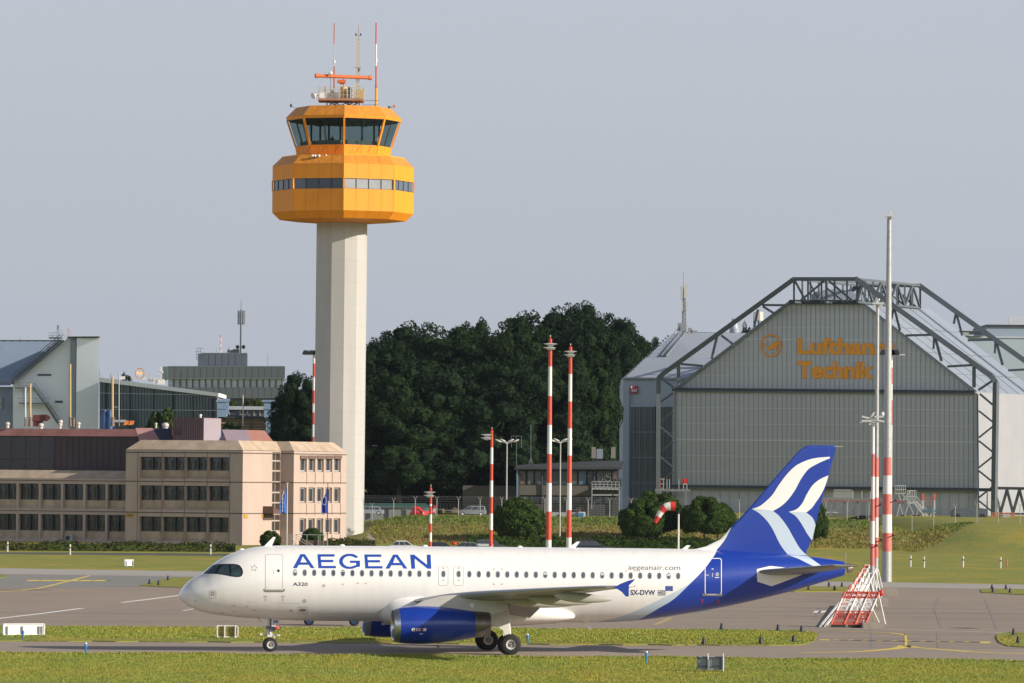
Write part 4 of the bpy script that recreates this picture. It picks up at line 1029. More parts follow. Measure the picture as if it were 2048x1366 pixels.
# lamps on the gallery
mb = MB()
lampw = mat('lamp_white', (.75, .75, .74), .35)
for px in (625, 630, 638, 652, 659, 664):
    p = P(px, 311.5, TY - 7.9); mb.ball(p, (.2, .2, .2), 8, 6, 0); mb.cyl(p - Vector((0, 0, .45)), p, .05, .05, 6, 1)
mb.build('gallery_lamp', [lampw, dark], tower)
mb = MB()
for px, s in ((614, -1), (643, -1), (669, -1), (712, 1), (735, 1)):
    p = P(px, 304, TY - 6.7); mb.beam(p, p + Vector((.55, -.15, .85)), .05, .05)
mb.build('wiper_arm', dark, tower)
# roof platform, rails and lattice legs
gal_y = mat('pale_yellow_steel', (.55, .42, .22), .6, var=.15, scale=1)
rust_p = mat('rusty_platform', (.36, .20, .12), .8, var=.2, scale=1)
def tp(px, py, dy=0.): return P(px, py, TY + dy)
mb = MB(); p0, p1 = tp(637, 203), tp(727, 198.5); mb.obox(p0 + Vector((0, -2.6, 0)), (p1.x - p0.x, 0, 0), (0, 5.2, 0), (0, 0, .35)); mb.build('roof_platform', rust_p, tower)
mb = MB(); zt = p0.z + .3
for dy in (-2.55, 2.55):
    for i in range(15): x = p0.x + (p1.x - p0.x) * i / 14; mb.beam((x, TY + dy, zt), (x, TY + dy, zt + 1.6), .05, .05)
    for hh in (.5, 1.1, 1.65): mb.beam((p0.x, TY + dy, zt + hh), (p1.x, TY + dy, zt + hh), .05, .05)
for x in (p0.x, p1.x):
    for hh in (.5, 1.1, 1.65): mb.beam((x, TY - 2.55, zt + hh), (x, TY + 2.55, zt + hh), .05, .05)
mb.build('platform_railing', gal_y, tower)
mb = MB(); zr = cr_[4][1] + .1
for a, b in ((656, 690), (676, 655), (690, 707), (705, 676), (716, 690)):
    for dy in (-2, 2): mb.beam((tp(a, 203).x, TY + dy, p0.z), (tp(b, 215).x, TY + dy, zr), .12, .12)
for px in (655, 713, 719): mb.beam((tp(px, 203).x, TY - 2, p0.z), (tp(px, 203).x, TY - 2, zr), .16, .16)
mb.build('platform_struts', dark, tower)
mb = MB()
for px, w, h, d, mi in ((650, .25, 1.7, -2.3, 0), (704, .3, 1.8, -2.3, 0), (660, .9, .8, -1.5, 1), (665, .5, 1.3, -1, 1), (672, .8, 1.1, 1, 1), (698, .3, 1.6, -2.4, 2), (645, .8, .8, -2.2, 0), (721, 1.1, 1.4, -1, 3)):
    p = tp(px, 198, d); mb.box((p.x, p.y, zt + h / 2), (w, w, h), mi)
mb.build('roof_equipment', [lampw, steel, dark, gal_y], tower)
mb = MB(); c = tp(687.5, 199); mb.cyl((c.x, TY - 1.6, zt), (c.x, TY - 1.6, zt + 1.75), .52, .48, 18); mb.build('radar_pedestal', gal_y, tower, smooth=40)
orange = mat('radar_orange', (.70, .16, .04), .5, var=.06)
rp = bpy.data.objects.new('surface_radar', None); COL.objects.link(rp); rp.parent = tower
mb = MB(); z0 = zt + 1.75; mb.cyl((c.x, TY - 1.6, z0), (c.x, TY - 1.6, z0 + .5), .1, .1, 8); mb.box((c.x - .3, TY - 1.6, z0 + .75), (1.25, .9, .45)); mb.cyl((c.x - .2, TY - 1.6, z0 + .35), (c.x - .2, TY - 1.6, z0 + .6), .3, .5, 12); mb.cyl((c.x, TY - 1.6, z0 + .9), (c.x, TY - 1.6, z0 + 1.3), .08, .08, 8)
mb.build('turntable', orange, rp)
mb = MB(); a, b = tp(632.5, 151.5, -3.1), tp(741, 155.5, -.1); mb.cyl(a, b, .26, .26, 14); mb.cyl(a - (b - a).normalized() * .15, a + (b - a).normalized() * .3, .33, .33, 14); mb.cyl(b - (b - a).normalized() * .3, b + (b - a).normalized() * .15, .33, .33, 14)
mb.box((tp(687, 156).x, TY - 1.6, tp(687, 157).z), (1.3, .4, .2)); mb.build('antenna_bar', orange, rp, smooth=40)
def whip(px, segs, dy, name='whip_antenna'):
    n = bpy.data.objects.new(name, None); COL.objects.link(n); n.parent = tower
    for (y0, y1, r, m) in segs:
        a = tp(px, y0, dy); b = tp(px, y1, dy); mb = MB(); mb.cyl((a.x, a.y, a.z), (a.x, a.y, b.z), r, r, 10); mb.build('mast_section', m, n)
rm = mat('mast_dark_red', (.42, .10, .07), .55)
whip(668.6, [(46, 89, .07, rm), (89, 133, .04, galv), (121, 126, .16, lampw), (133, 177, .10, rm)], .8)
whip(752.4, [(45, 88, .09, rm), (88, 132, .11, lampw), (119, 124, .18, lampw), (132, 170, .11, rm), (170, 176, .16, rm), (176, 215, .17, yel_p)], .5)
mb = MB(); x = tp(716, 130).x
for dx, dy in ((-.2, -.15), (.2, -.15), (0, .2)): mb.beam((x + dx, TY + dy, tp(716, 200).z), (x + dx, TY + dy, tp(716, 70).z), .07, .07)
for k in range(34): z = tp(716, 200 - k * 3.9).z; mb.beam((x - .2, TY - .15, z), (x + .2, TY - .15, z + (.0 if k % 2 else .28)), .045, .045)
mb.beam((x, TY, tp(716, 70).z), (x, TY, tp(716, 50).z), .06, .06, 1)
mb.box((x - .35, TY, tp(716, 69).z), (.2, .2, .3), 2); mb.box((x + .35, TY, tp(716, 69).z), (.2, .2, .3), 2); mb.beam((x - .4, TY, tp(716, 71).z), (x + .4, TY, tp(716, 71).z), .06, .06, 2)
mb.box((x + .15, TY, tp(716, 140).z), (.3, .3, .5), 2); mb.beam((x - .5, TY, tp(716, 135).z), (x + .45, TY, tp(716, 135).z), .05, .05, 2)
mb.build('lattice_mast', [gal_y, rm, dark], tower)
mb = MB()
for y in (201, 209.5): a = tp(724, y + .5); b = tp(757, y); mb.beam(a, b, .06, .06)
a = tp(661, 146, -2.9); b = tp(661, 190, -2.9); mb.beam(a, b, .05, .05); mb.ball(a, (.28, .28, .24), 10, 6, 1)
for px, y0, px2, y2 in ((582, 211, 590, 216), (789, 212, 781, 216), (778, 215, 783, 213)): a, b = tp(px, y0), tp(px2, y2); mb.beam(a, b, .06, .06); mb.ball(a, (.16, .16, .26), 8, 6, 2 if px > 785 else 0)
mb.beam(tp(626, 195, -3), tp(637, 190, -3), .08, .08); mb.cyl(tp(626, 192, -3.2), tp(632, 190, -2.8), .45, .1, 12, 1)
mb.build('roof_fittings', [dark, lampw, pale_red], tower)
# controller behind the cab glass
def skin_person(name, label, loc, h, m, rot=0.):
    """one continuous body grown along its limbs by lofting rings"""
    mb = MB()
    def limb(pts, n=10):
        rs = []
        for i, (p, r) in enumerate(pts):
            p = Vector(p); a = Vector(pts[max(0, i - 1)][0]); b = Vector(pts[min(len(pts) - 1, i + 1)][0]); d = (b - a).normalized(); u = d.cross(Vector((0, 1, 0)))
            if u.length < .1: u = Vector((1, 0, 0))
            u.normalize(); w = d.cross(u); rx, ry = r if hasattr(r, '__len__') else (r, r)
            rs.append([(p + u * rx * math.cos(2 * math.pi * k / n) + w * ry * math.sin(2 * math.pi * k / n)) * h for k in range(n)])
        mb.rings(rs)
    limb([((0, 0, .46), (.09, .06)), ((0, 0, .55), (.095, .065)), ((0, 0, .62), (.08, .055)), ((0, 0, .72), (.10, .065)), ((0, 0, .79), (.12, .06)), ((0, 0, .825), (.06, .045)), ((0, 0, .85), .032), ((0, -.005, .875), .035), ((0, -.008, .905), (.045, .055)), ((0, -.005, .94), (.05, .06)), ((0, 0, .975), (.042, .05)), ((0, 0, 1), (.012, .015))], 14)
    for s in (-1, 1):
        limb([((s * .10, 0, .79), .042), ((s * .13, 0, .70), .036), ((s * .14, -.01, .61), .030), ((s * .12, -.08, .55), .025), ((s * .08, -.15, .53), .018)])
        limb([((s * .045, 0, .50), .062), ((s * .055, 0, .40), .055), ((s * .055, -.005, .27), .040), ((s * .055, .01, .14), .036), ((s * .055, .01, .04), .024), ((s * .055, -.05, .015), .02), ((s * .055, -.09, .012), .012)])
    o = mb.build(name, m, None, None, 60); o.location = loc; o.rotation_euler[2] = rot
    return tag(o, label, 'person')
pp = P(664.5, 270, TY - 3.2)
skin_person('person', 'dark-clothed person standing at the desk behind the tower cab window', (pp.x, pp.y, zc0 + .05), 2.35 * .8, mat('dark_clothes', (.012, .012, .015), .9))
# ================================================================== OFFICE BLOCK 335 AND THE LEFT-HAND BUILDINGS
TH22 = rad(24)
uu = Vector((math.cos(TH22), -math.sin(TH22), 0)); vv = Vector((math.sin(TH22), math.cos(TH22), 0))
beige = grime('beige_concrete', (.435, .335, .28), (.495, .385, .33), .35, (1, 1, .3), .85)
beige_s = grime('stained_concrete', (.36, .28, .19), (.55, .43, .33), .7, (1, 1, .35), .9)
joint = mat('facade_joint', (.12, .09, .07), .9)
off_glass = mat('office_glass', (.018, .022, .034), .08, spec=.9, col2=(.05, .055, .07), scale=1.2, var=.2)
curt = mat('curtain_tan', (.14, .11, .07), .8, var=.5, scale=2.2, col2=(.04, .05, .04))
fr_dark = mat('window_frame_brown', (.03, .03, .045), .5)
fr_grey = mat('window_frame_grey', (.42, .40, .38), .5)
def at_px(p0, d, px, n=40):
    """distance along d from p0 at which the point shows at photo column px (eye-level projection)"""
    tx = ray(px, 1000); k = tx[0] / tx[1]
    return (p0.x - k * p0.y) / (k * d.y - d.x)
def facade(o, d, L, z0, z1, wins, depth, name, m, par, inward):
    """wall from o along d (length L) with recessed openings (s0, s1, za, zb); returns list of opening centres"""
    mb = MB(); su = sorted({0, L, *[w[0] for w in wins], *[w[1] for w in wins]}); sz = sorted({z0, z1, *[w[2] for w in wins], *[w[3] for w in wins]})
    Pt = lambda s, z, q=0.: Vector(o) + d * s + inward * q + Vector((0, 0, z - o[2]))
    for a, b in zip(su, su[1:]):
        for c, e in zip(sz, sz[1:]):
            ms, mz = (a + b) / 2, (c + e) / 2
            if any(w[0] < ms < w[1] and w[2] < mz < w[3] for w in wins): continue
            mb.add([Pt(a, c), Pt(b, c), Pt(b, e), Pt(a, e)], [(0, 1, 2, 3)])
    for w in wins:
        a, b, c, e = w[:4]
        mb.add([Pt(a, c), Pt(a, e), Pt(a, e, depth), Pt(a, c, depth)], [(0, 1, 2, 3)]); mb.add([Pt(b, c), Pt(b, e), Pt(b, e, depth), Pt(b, c, depth)], [(0, 1, 2, 3)])
        mb.add([Pt(a, e), Pt(b, e), Pt(b, e, depth), Pt(a, e, depth)], [(0, 1, 2, 3)]); mb.add([Pt(a, c), Pt(b, c), Pt(b, c, depth), Pt(a, c, depth)], [(0, 1, 2, 3)])
    mb.build(name, m, par); return Pt
blk_o = G(484, 1090.5); blk_o.z = 0
C1 = blk_o
C0 = C1 + uu * at_px(C1, uu, 251)
L01 = (C1 - C0).length
office = thing('office_building', 'beige three-storey concrete office block numbered 335 with chamfered roof edge', 'office building', C1)
ZW, ZR = P(484, 901, C1.y).z, P(484, 881, C1.y + 1.2).z
F1, F2 = P(360, 1025.5, C0.y - 3).z, P(360, 963.3, C0.y - 3).z
# front: four bays
bays = [(278.5, 322.5), (324.5, 368), (370, 413), (415.5, 457.5)]
def bay_wins(bays, o, d, floors, top, bot):
    out = []
    for (a, b) in bays:
        s0, s1 = at_px(o, d, a), at_px(o, d, b)
        for (zf, zt) in floors: out.append((s0, s1, zf + bot, zt - top))
    return out
floors = [(0.0, F1), (F1, F2), (F2, ZW)]
wins = bay_wins(bays, C0, uu, [(0, F1), (F1, F2), (F2, ZW - .4)], .55, .35)
Pt = facade(C0, uu, L01, 0, ZW, wins, .75, 'front_wall', beige, office, vv)
def glaze(Pt, wins, depth, par, split=2, span=.38, name='window', frame=fr_dark, gl=off_glass, seed=1):
    rr = random.Random(seed)
    for (a, b, c, e) in wins:
        h = e - c; zs_ = c + h * span
        mb = MB()   # sloping spandrel below the glass
        mb.add([Pt(a, zs_, depth - .12), Pt(b, zs_, depth - .12), Pt(b, c + h * .13, depth - .12), Pt(a, c + h * .13, depth - .12), Pt(b, c, .04), Pt(a, c, .04)], [(0, 1, 2, 3), (3, 2, 4, 5)]); 
        mb.build('spandrel', beige_s, par)
        mb = MB(); g = .10
        q = Pt(a, zs_, depth - .08); q2 = Pt(b, e, depth - .08)
        def bar(s0, z0, s1, z1, w=g): mb.beam(Pt(s0, z0, depth - .08), Pt(s1, z1, depth - .08), w, .08)
        bar(a, zs_ + g / 2, b, zs_ + g / 2); bar(a, e - g / 2, b, e - g / 2); bar(a + g / 2, zs_, a + g / 2, e); bar(b - g / 2, zs_, b - g / 2, e)
        for k in range(1, split): bar(a + (b - a) * k / split, zs_, a + (b - a) * k / split, e, .45)
        w_ = mb.build(name, frame, par)
        mb = MB(); mb.add([Pt(a, zs_, depth), Pt(b, zs_, depth), Pt(b, e, depth), Pt(a, e, depth)], [(0, 1, 2, 3)]); mb.build('pane', gl, w_)
        mb = MB()   # drawn curtains seen in each light
        for k in range(split):
            s0 = a + (b - a) * k / split + .25; wd = (b - a) / split - .5
            zb_ = zs_ + (e - zs_) * .12; zt_ = e - (e - zs_) * .12; mdl = s0 + wd * rr.uniform(.35, .65); tt = rr.uniform(.1, .3)
            mb.add([Pt(s0, zb_, depth - .03), Pt(s0 + wd * .33, zb_, depth - .03), Pt(mdl - tt, zt_ - .5, depth - .03), Pt(s0, zt_, depth - .03)], [(0, 1, 2, 3)])
            mb.add([Pt(s0 + wd, zb_, depth - .03), Pt(s0 + wd * .67, zb_, depth - .03), Pt(mdl + tt, zt_ - .4, depth - .03), Pt(s0 + wd, zt_, depth - .03)], [(0, 1, 2, 3)])
        mb.build('curtain', curt, w_)
glaze(Pt, wins, .75, office, 2, .40)
# lit side with stair tower, recess and right wing
sC2 = at_px(C1, vv, 561); C2 = C1 + vv * sC2
C3 = C2 + uu * at_px(C2, uu, 587); C4 = C3 + vv * at_px(C3, vv, 692)
# stair windows on the stretch towards C2
s0, s1 = at_px(C1, vv, 544), at_px(C1, vv, 560)
sw = []
zy = lambda y, p=C2: P(550, y, p.y).z
for y0, y1 in ((904.5, 921.5), (923, 941.5), (943, 963.5), (965, 984.5), (986, 1005), (1006.5, 1027), (1029, 1041), (1042.5, 1061.5)): sw.append((s0, s1, zy(y1), zy(y0)))
Pt = facade(C1, vv, sC2, 0, ZW, sw, .25, 'side_wall', beige, office, -uu)
for (a, b, c, e) in sw:
    mb = MB(); mb.beam(Pt((a + b) / 2, c, .2), Pt((a + b) / 2, e, .2), .35, .1)
    for z in (c + .04, e - .04): mb.beam(Pt(a, z, .2), Pt(b, z, .2), .1, .07)
    w_ = mb.build('stair_window', fr_grey, office); mb = MB(); mb.add([Pt(a, c, .25), Pt(b, c, .25), Pt(b, e, .25), Pt(a, e, .25)], [(0, 1, 2, 3)]); mb.build('pane', mat('brown_glass', (.06, .045, .035), .1, spec=.8), w_)
Pt = facade(C2, uu, (C3 - C2).length, 0, ZW, [], .2, 'recess_wall', beige, office, vv)
L34 = (C4 - C3).length; ww = []
for i in range(5):
    a = at_px(C3, vv, 599.5 + i * 17 + i * i * .0); b = at_px(C3, vv, 613 + i * 17)
    for y0, y1 in ((913, 944), (975, 1006), (1037, 1068)):
        ww.append((a, b, P(605 + i * 17, y1, C3.y + a * vv.y).z, P(605 + i * 17, y0, C3.y + a * vv.y).z))
Pt = facade(C3, vv, L34, 0, ZW, ww, .45, 'wing_wall', beige, office, -uu)
for i, (a, b, c, e) in enumerate(ww):
    mb = MB(); g = .14
    for z in (c + .15, e - .1): mb.beam(Pt(a, z, .36), Pt(b, z, .36), .1, .2)
    for s in (a + .1, a + (b - a) * .42, b - .1): mb.beam(Pt(s, c, .36), Pt(s, e, .36), .22, .1)
    w_ = mb.build('window', fr_grey, office); mb = MB(); mb.add([Pt(a, c, .42), Pt(b, c, .42), Pt(b, e, .42), Pt(a, e, .42)], [(0, 1, 2, 3)]); mb.build('pane', off_glass, w_)
    if i % 3 == 0:
        mb = MB(); mb.obox(Pt(a - .1, e - .35, -.12), (Pt(b + .1, e - .35, -.12) - Pt(a - .1, e - .35, -.12)), (0, 0, .5), -uu * .5); mb.build('blind_box', mat('blind_brown', (.16, .10, .08), .6), w_)
mb = MB()
for (a, b, c, e) in ww: mb.beam(Pt(b, c - .05, -.03), Pt(b, c - 1.7, -.03), .16, .04)
mb.build('rain_streak', mat('rain_stain', (.33, .24, .18), .9), office)
# body behind and chamfered roof
bk = 18
ring0 = [C0, C1, C2, C3, C4, C4 - uu * 22, C0 + vv * (sC2 + L34)]
def inset(p, ds): return p
cham = 1.5
ringT = [C0 + uu * cham + vv * cham, C1 - uu * cham + vv * cham, C2 - uu * cham + vv * cham, C3 - uu * cham + vv * cham, C4 - uu * cham - vv * cham * .8, C4 - uu * 20.5 - vv * cham, C0 + uu * cham + vv * (sC2 + L34 - cham)]
mb = MB(); mb.rings([[p + Vector((0, 0, ZW + .05)) for p in ring0], [p + Vector((0, 0, ZR)) for p in ringT]], c0=True, c1=True); mb.build('roof', beige_s, office)
mb = MB(); n = len(ring0); mb.add([ring0[4] , ring0[5], ring0[6], ring0[0], *[ring0[i] + Vector((0, 0, ZW)) for i in (4, 5, 6, 0)]], [(0, 1, 5, 4), (1, 2, 6, 5), (2, 3, 7, 6)]); mb.build('rear_wall', beige, office)
mb = MB()
for (a, b, nn) in ((C0, C1, -vv), (C1, C2, uu), (C2, C3, -vv), (C3, C4, uu)):
    for z in (F1, F2, ZW - .35): mb.beam(a + nn * .02 + Vector((0, 0, z)), b + nn * .02 + Vector((0, 0, z)), .05, .13)
for px in (275, 323.6, 369, 414.2, 459):
    p = C0 + uu * at_px(C0, uu, px) - vv * .02; mb.beam(p, p + Vector((0, 0, ZW)), .06, .05)
mb.build('panel_joint', joint, office)
# number plates
def plate(txt, c, d, nn, w, h, m, tm_, par, name='number_plate'):
    mb = MB(); o = Vector(c) + nn * .05; mb.obox(o - d * w / 2 - Vector((0, 0, h / 2)), d * w, nn * .05, (0, 0, h)); p_ = mb.build(name, m, par)
    flat_word(txt, o + nn * .07 - d * w * .36 - Vector((0, 0, h * .27)), d * w * .72, (0, 0, h * .54), tm_, 'plate_lettering', p_, .03, Vector(par['wo'])); return p_
plate_y = mat('plate_yellow', (.50, .30, .02), .6)
cc = P(259.5, 1030.5, C0.y - .3); sgn = C0 + uu * at_px(C0, uu, 260); plate('335', (sgn.x, sgn.y, cc.z), uu, -vv, 1.05, .52, plate_y, dark, office)
for px, y in ((488, 1033), (524, 1032)):
    q = C1 + vv * at_px(C1, vv, px); mb = MB(); mb.obox(Vector((q.x, q.y, P(px, y + 3.5, q.y).z)) + uu * .03, vv * 1.1, uu * .05, (0, 0, .5)); mb.build('number_plate', plate_y, office)
# canopy by the stair
q0 = C1 + vv * at_px(C1, vv, 526); q1 = C1 + vv * at_px(C1, vv, 546); zc_ = P(535, 1027, q0.y).z
mb = MB(); mb.prism([Vector((q0.x, q0.y, zc_ + 1.0)), Vector((q0.x, q0.y, zc_)), Vector((q1.x, q1.y, zc_))], uu * 1.6); mb.obox(Vector((q0.x, q0.y, zc_ - .9)), q1 - q0, uu * .1, (0, 0, .85)); mb.build('canopy', mat('canopy_brown', (.12, .07, .05), .5), office)
# low two-storey wing to the left
A1 = C0 + vv * 3.0; sA = at_px(A1, -uu, -60); A0 = A1 - uu * sA
lowb = thing('office_building', 'low beige two-storey wing with wide dark windows left of the taller block', 'office building', A0)
ZL = P(120, 957, A0.y - 8).z; ZLR = P(120, 940.5, A0.y - 6).z
FL = F1
bl = [(-8.5 - 45, -9 - 7), (-6, 32.5), (36.5, 77), (81, 121), (125.5, 166), (170, 210.5), (215, 250.5)]
bl = [(-54, -12), (-8.5, 32.5), (37, 77), (81.5, 121.5), (126, 166), (170.5, 210.5), (215, 252)]
wl_ = bay_wins(bl, A0, uu, [(0, FL), (FL, ZL - .3)], .45, .3)
Pt = facade(A0, uu, sA, 0, ZL, wl_, .7, 'front_wall', beige, lowb, vv)
glaze(Pt, wl_, .7, lowb, 2, .36, seed=7)
mb = MB(); mb.rings([[A0 + Vector((0, 0, ZL)), A1 + Vector((0, 0, ZL)), A1 + vv * 6 + Vector((0, 0, ZL)), A0 + vv * 6 + Vector((0, 0, ZL))], [A0 + vv * 1.6 + Vector((0, 0, ZLR)), A1 + vv * 1.6 + Vector((0, 0, ZLR)), A1 + vv * 6 + Vector((0, 0, ZLR)), A0 + vv * 6 + Vector((0, 0, ZLR))]]); mb.build('roof', beige_s, lowb)
mb = MB()
for z in (FL, ZL - .3): mb.beam(A0 - vv * .02 + Vector((0, 0, z)), A1 - vv * .02 + Vector((0, 0, z)), .05, .1)
mb.build('panel_joint', joint, lowb)
# air conditioner
q = A0 + uu * at_px(A0, uu, 142); acz = P(142, 1083, q.y).z
mb = MB(); mb.obox(Vector((q.x, q.y, acz)) - vv * .05 - uu * .6, uu * 1.2, -vv * .5, (0, 0, .95), 0); ct = Vector((q.x, q.y, acz + .5)) - vv * .57 - uu * .15; mb.cyl(ct, ct - vv * .02, .34, .34, 18, 1)
for k in (-1, 1): mb.beam(Vector((q.x, q.y, acz - .05)) + uu * .5 * k, Vector((q.x, q.y, acz - .05)) + uu * .5 * k - vv * .6, .05, .05, 1)
single(mb, 'air_conditioner', [mat('ac_grey', (.34, .36, .36), .5), dark], 'grey air conditioning unit fixed low on the beige wing wall', 'air conditioner', (q.x, q.y, 0))
# purple-brown set-back storey
pur = grime('purple_cladding', (.050, .030, .034), (.066, .038, .042), .5, (1, 1, .3), .6)
purr = grime('rust_roof', (.20, .085, .07), (.30, .145, .125), .5, (1, 1, .5), .6)
brn_gl = mat('dark_brown_glass', (.016, .012, .018), .1, spec=.8)
B1 = A1 + vv * 7 + uu * 1.0; B1 = B1 + uu * 0; B0 = B1 - uu * at_px(B1, -uu, -80)
up = thing('plant_storey', 'dark purple-brown set-back storey with rust-coloured sloping roof on the left', 'building', B0)
ZP, ZPR = P(120, 872, B0.y - 8).z, P(120, 857.5, B0.y - 5).z
LB = (B1 - B0).length + 2
mb = MB(); mb.obox(B0 + Vector((0, 0, ZL - .4)), uu * LB, vv * 12, (0, 0, ZP - ZL + .4)); mb.build('wall', pur, up)
mb = MB(); e_ = .35
mb.rings([[B0 - vv * e_ + Vector((0, 0, ZP)), B0 - vv * e_ + uu * (LB + e_) + Vector((0, 0, ZP)), B0 + vv * 12 + uu * (LB + e_) + Vector((0, 0, ZP)), B0 + vv * 12 + Vector((0, 0, ZP))], [B0 + vv * 1.3 + Vector((0, 0, ZPR)), B0 + vv * 1.3 + uu * (LB - 1.2) + Vector((0, 0, ZPR)), B0 + vv * 12 + uu * (LB - 1.2) + Vector((0, 0, ZPR)), B0 + vv * 12 + Vector((0, 0, ZPR))]]); mb.build('roof', purr, up)
for i in range(6):
    a = at_px(B0, uu, -62 + i * 28.5); b = at_px(B0, uu, -36 + i * 28.5)
    for z0, z1 in ((ZL + .2, ZL + 2.55), (ZL + 2.75, ZP - .15)):
        mb = MB(); o_ = B0 - vv * .03; mb.add([o_ + uu * a + Vector((0, 0, z0)), o_ + uu * b + Vector((0, 0, z0)), o_ + uu * b + Vector((0, 0, z1)), o_ + uu * a + Vector((0, 0, z1))], [(0, 1, 2, 3)]); mb.build('window', brn_gl, up)
mb = MB()
for i in range(13):
    s = at_px(B0, uu, 108 + i * 12); mb.obox(B0 - vv * .04 + uu * s + Vector((0, 0, ZL + 1.2)), uu * .1, vv * .03, (0, 0, ZP - ZL - 1.3))
mb.obox(B0 - vv * .05 + uu * at_px(B0, uu, 108) + Vector((0, 0, ZL + 1.1)), uu * 12, vv * .03, (0, 0, .1)); mb.build('cladding_rib', mat('purple_rib', (.034, .020, .024), .6), up)
# roof hips over the middle of the block
def roofbox(name, label, pxs, Y, mats, zlow, zhigh, cat='roof'):
    pass
pink = mat('pink_roof_sheet', (.42, .23, .22), .5, var=.06); slate = mat('slate_roof', (.05, .055, .085), .5); mauve = mat('mauve_roof_sheet', (.34, .27, .32), .5, var=.05); salmon = mat('salmon_roof_sheet', (.50, .24, .19), .5, var=.06)
YR = C1.y + 12
rf = thing('sloping_roof', 'row of pink and slate sloping roof pieces behind the beige block roof edge', 'roof', (P(410, 880, YR).x, YR, 0))
def quadpx(pts, Y, m, name, par, dY=1.6):
    """roof plane; its upper edge lies dY further back"""
    mb = MB(); n = len(pts) // 2
    lo = [P(x, y, Y) for x, y in pts[:n]]; hi = [P(x, y, Y + dY) for x, y in pts[n:]]
    ps = lo + hi; mb.prism(ps, (0, .25, -.12)); return mb.build(name, m, par)
quadpx([(279, 881), (320, 881), (305, 856), (271, 856)], YR, pink, 'roof_pane', rf)
quadpx([(318, 878), (344, 880), (344, 857), (302, 856)], YR + .3, slate, 'roof_pane', rf)
quadpx([(437, 882), (458, 882), (450, 859.5), (437, 859)], YR, slate, 'roof_pane', rf)
quadpx([(453, 881.5), (502, 882), (494, 860), (444, 859)], YR, mauve, 'roof_pane', rf)
quadpx([(502, 882), (546, 882), (529, 861), (494, 860)], YR, salmon, 'roof_pane', rf)
mb = MB(); q0, q1 = P(270, 884, YR + .6), P(546, 884, YR + .6); mb.obox((q0.x, YR + .6, 9), (q1.x - q0.x, 0, 0), (0, 6, 0), (0, 0, q1.z - 9)); mb.build('roof_wall', pur, rf)
# purple plant room
cub = thing('rooftop_plant_room', 'purple boxy plant room standing on the roof, its right side pale', 'plant room', (P(400, 880, YR - 2).x, YR - 2, 0))
E0 = P(406.5, 882, YR - 4); E0.z = 0; zt0, zt1 = P(406, 884, E0.y).z, P(406, 835.5, E0.y).z
sL = at_px(E0, -uu, 344); sR = at_px(E0, vv, 440)
Pc = E0
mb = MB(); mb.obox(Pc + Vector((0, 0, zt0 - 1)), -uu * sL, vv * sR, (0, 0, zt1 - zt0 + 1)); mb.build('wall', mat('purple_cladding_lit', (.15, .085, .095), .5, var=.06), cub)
mb = MB()
for i in range(14): mb.obox(Pc - uu * (sL * (i + .5) / 14) - vv * .04 + Vector((0, 0, zt0)), -uu * .12, vv * .03, (0, 0, zt1 - zt0))
mb.obox(Pc - uu * sL * .95 - vv * .06 + Vector((0, 0, zt0 + .9)), uu * 1.1, vv * .04, (0, 0, .95))
mb.build('cladding_rib', pur, cub)
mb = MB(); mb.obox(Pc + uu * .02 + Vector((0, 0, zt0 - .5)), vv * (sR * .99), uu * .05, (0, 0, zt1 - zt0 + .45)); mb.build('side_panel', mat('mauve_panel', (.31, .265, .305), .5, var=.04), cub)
# roof clutter: flues, vents, pipes
flue_y = mat('yellow_flue', (.50, .36, .18), .6, var=.12, scale=1)
RY = B0.y - 2
def rz(px): return P(px, 852, RY).z
def flue(px, y0, r, m, label, y1=850, base=None):
    p = P(px, y1, RY); t = P(px, y0, RY); mb = MB(); mb.cyl(p, t, r, r, 10, 0); mb.cyl(p - Vector((0, 0, .2)), p + Vector((0, 0, .9)), r * 1.8, r * 1.5, 10, 1); mb.cyl(p + Vector((0, 0, 1.0)), p + Vector((0, 0, 1.1)), r * 2, r * 2, 10, 1)
    single(mb, 'flue_pipe', [m, mat('flue_base', (.20, .15, .12), .7)], label, 'flue', (p.x, p.y, p.z), 'flues on the rust-coloured roof', 40)
flue(60.5, 767, .16, flue_y, 'short thick yellow flue on the roof in front of the zigzag stair')
flue(51, 775, .09, lampw, 'thin white pipe just left of the short yellow flue')
flue(140.5, 728, .14, flue_y, 'tall cream flue against the grey strip of the gable wall')
flue(225, 754, .17, flue_y, 'yellow flue in front of the glass hall with a pipe bracket')
flue(238, 745, .07, mat('grey_pipe', (.42, .42, .42), .5), 'thin grey pipe right of the yellow flue')
flue(147, 838, .12, mat('red_pipe', (.2, .1, .08), .6), 'stub brown flue beside the cream flue', 851)
mb = MB(); a, b = P(225, 814, RY), P(239, 814, RY); mb.beam(a, b, .08, .08); mb.beam(P(225, 842, RY), P(252, 842, RY), .35, .35)
single(mb, 'pipe_bracket', galv, 'grey cross pipes joining the two flues before the glass hall', 'pipe', tuple(a))
mb = MB(); p = P(258, 851, RY)
for k in (-1, 1): mb.obox(P(258 + k * 5 - 4.5, 849, RY), (.55, 0, 0), (0, .7, 0), (.12, 0, .55)); mb.prism([P(258 + k * 5 - 4, 845, RY - .1), P(258 + k * 5 + 4, 845, RY - .1), P(258 + k * 5 + 1, 850, RY - .5), P(258 + k * 5 - 7, 850, RY - .5)], (0, .2, .05))
single(mb, 'orange_roof_vent', mat('vent_orange', (.60, .19, .04), .6), 'pair of orange cowl vents on the rust roof', 'roof vent', tuple(p))
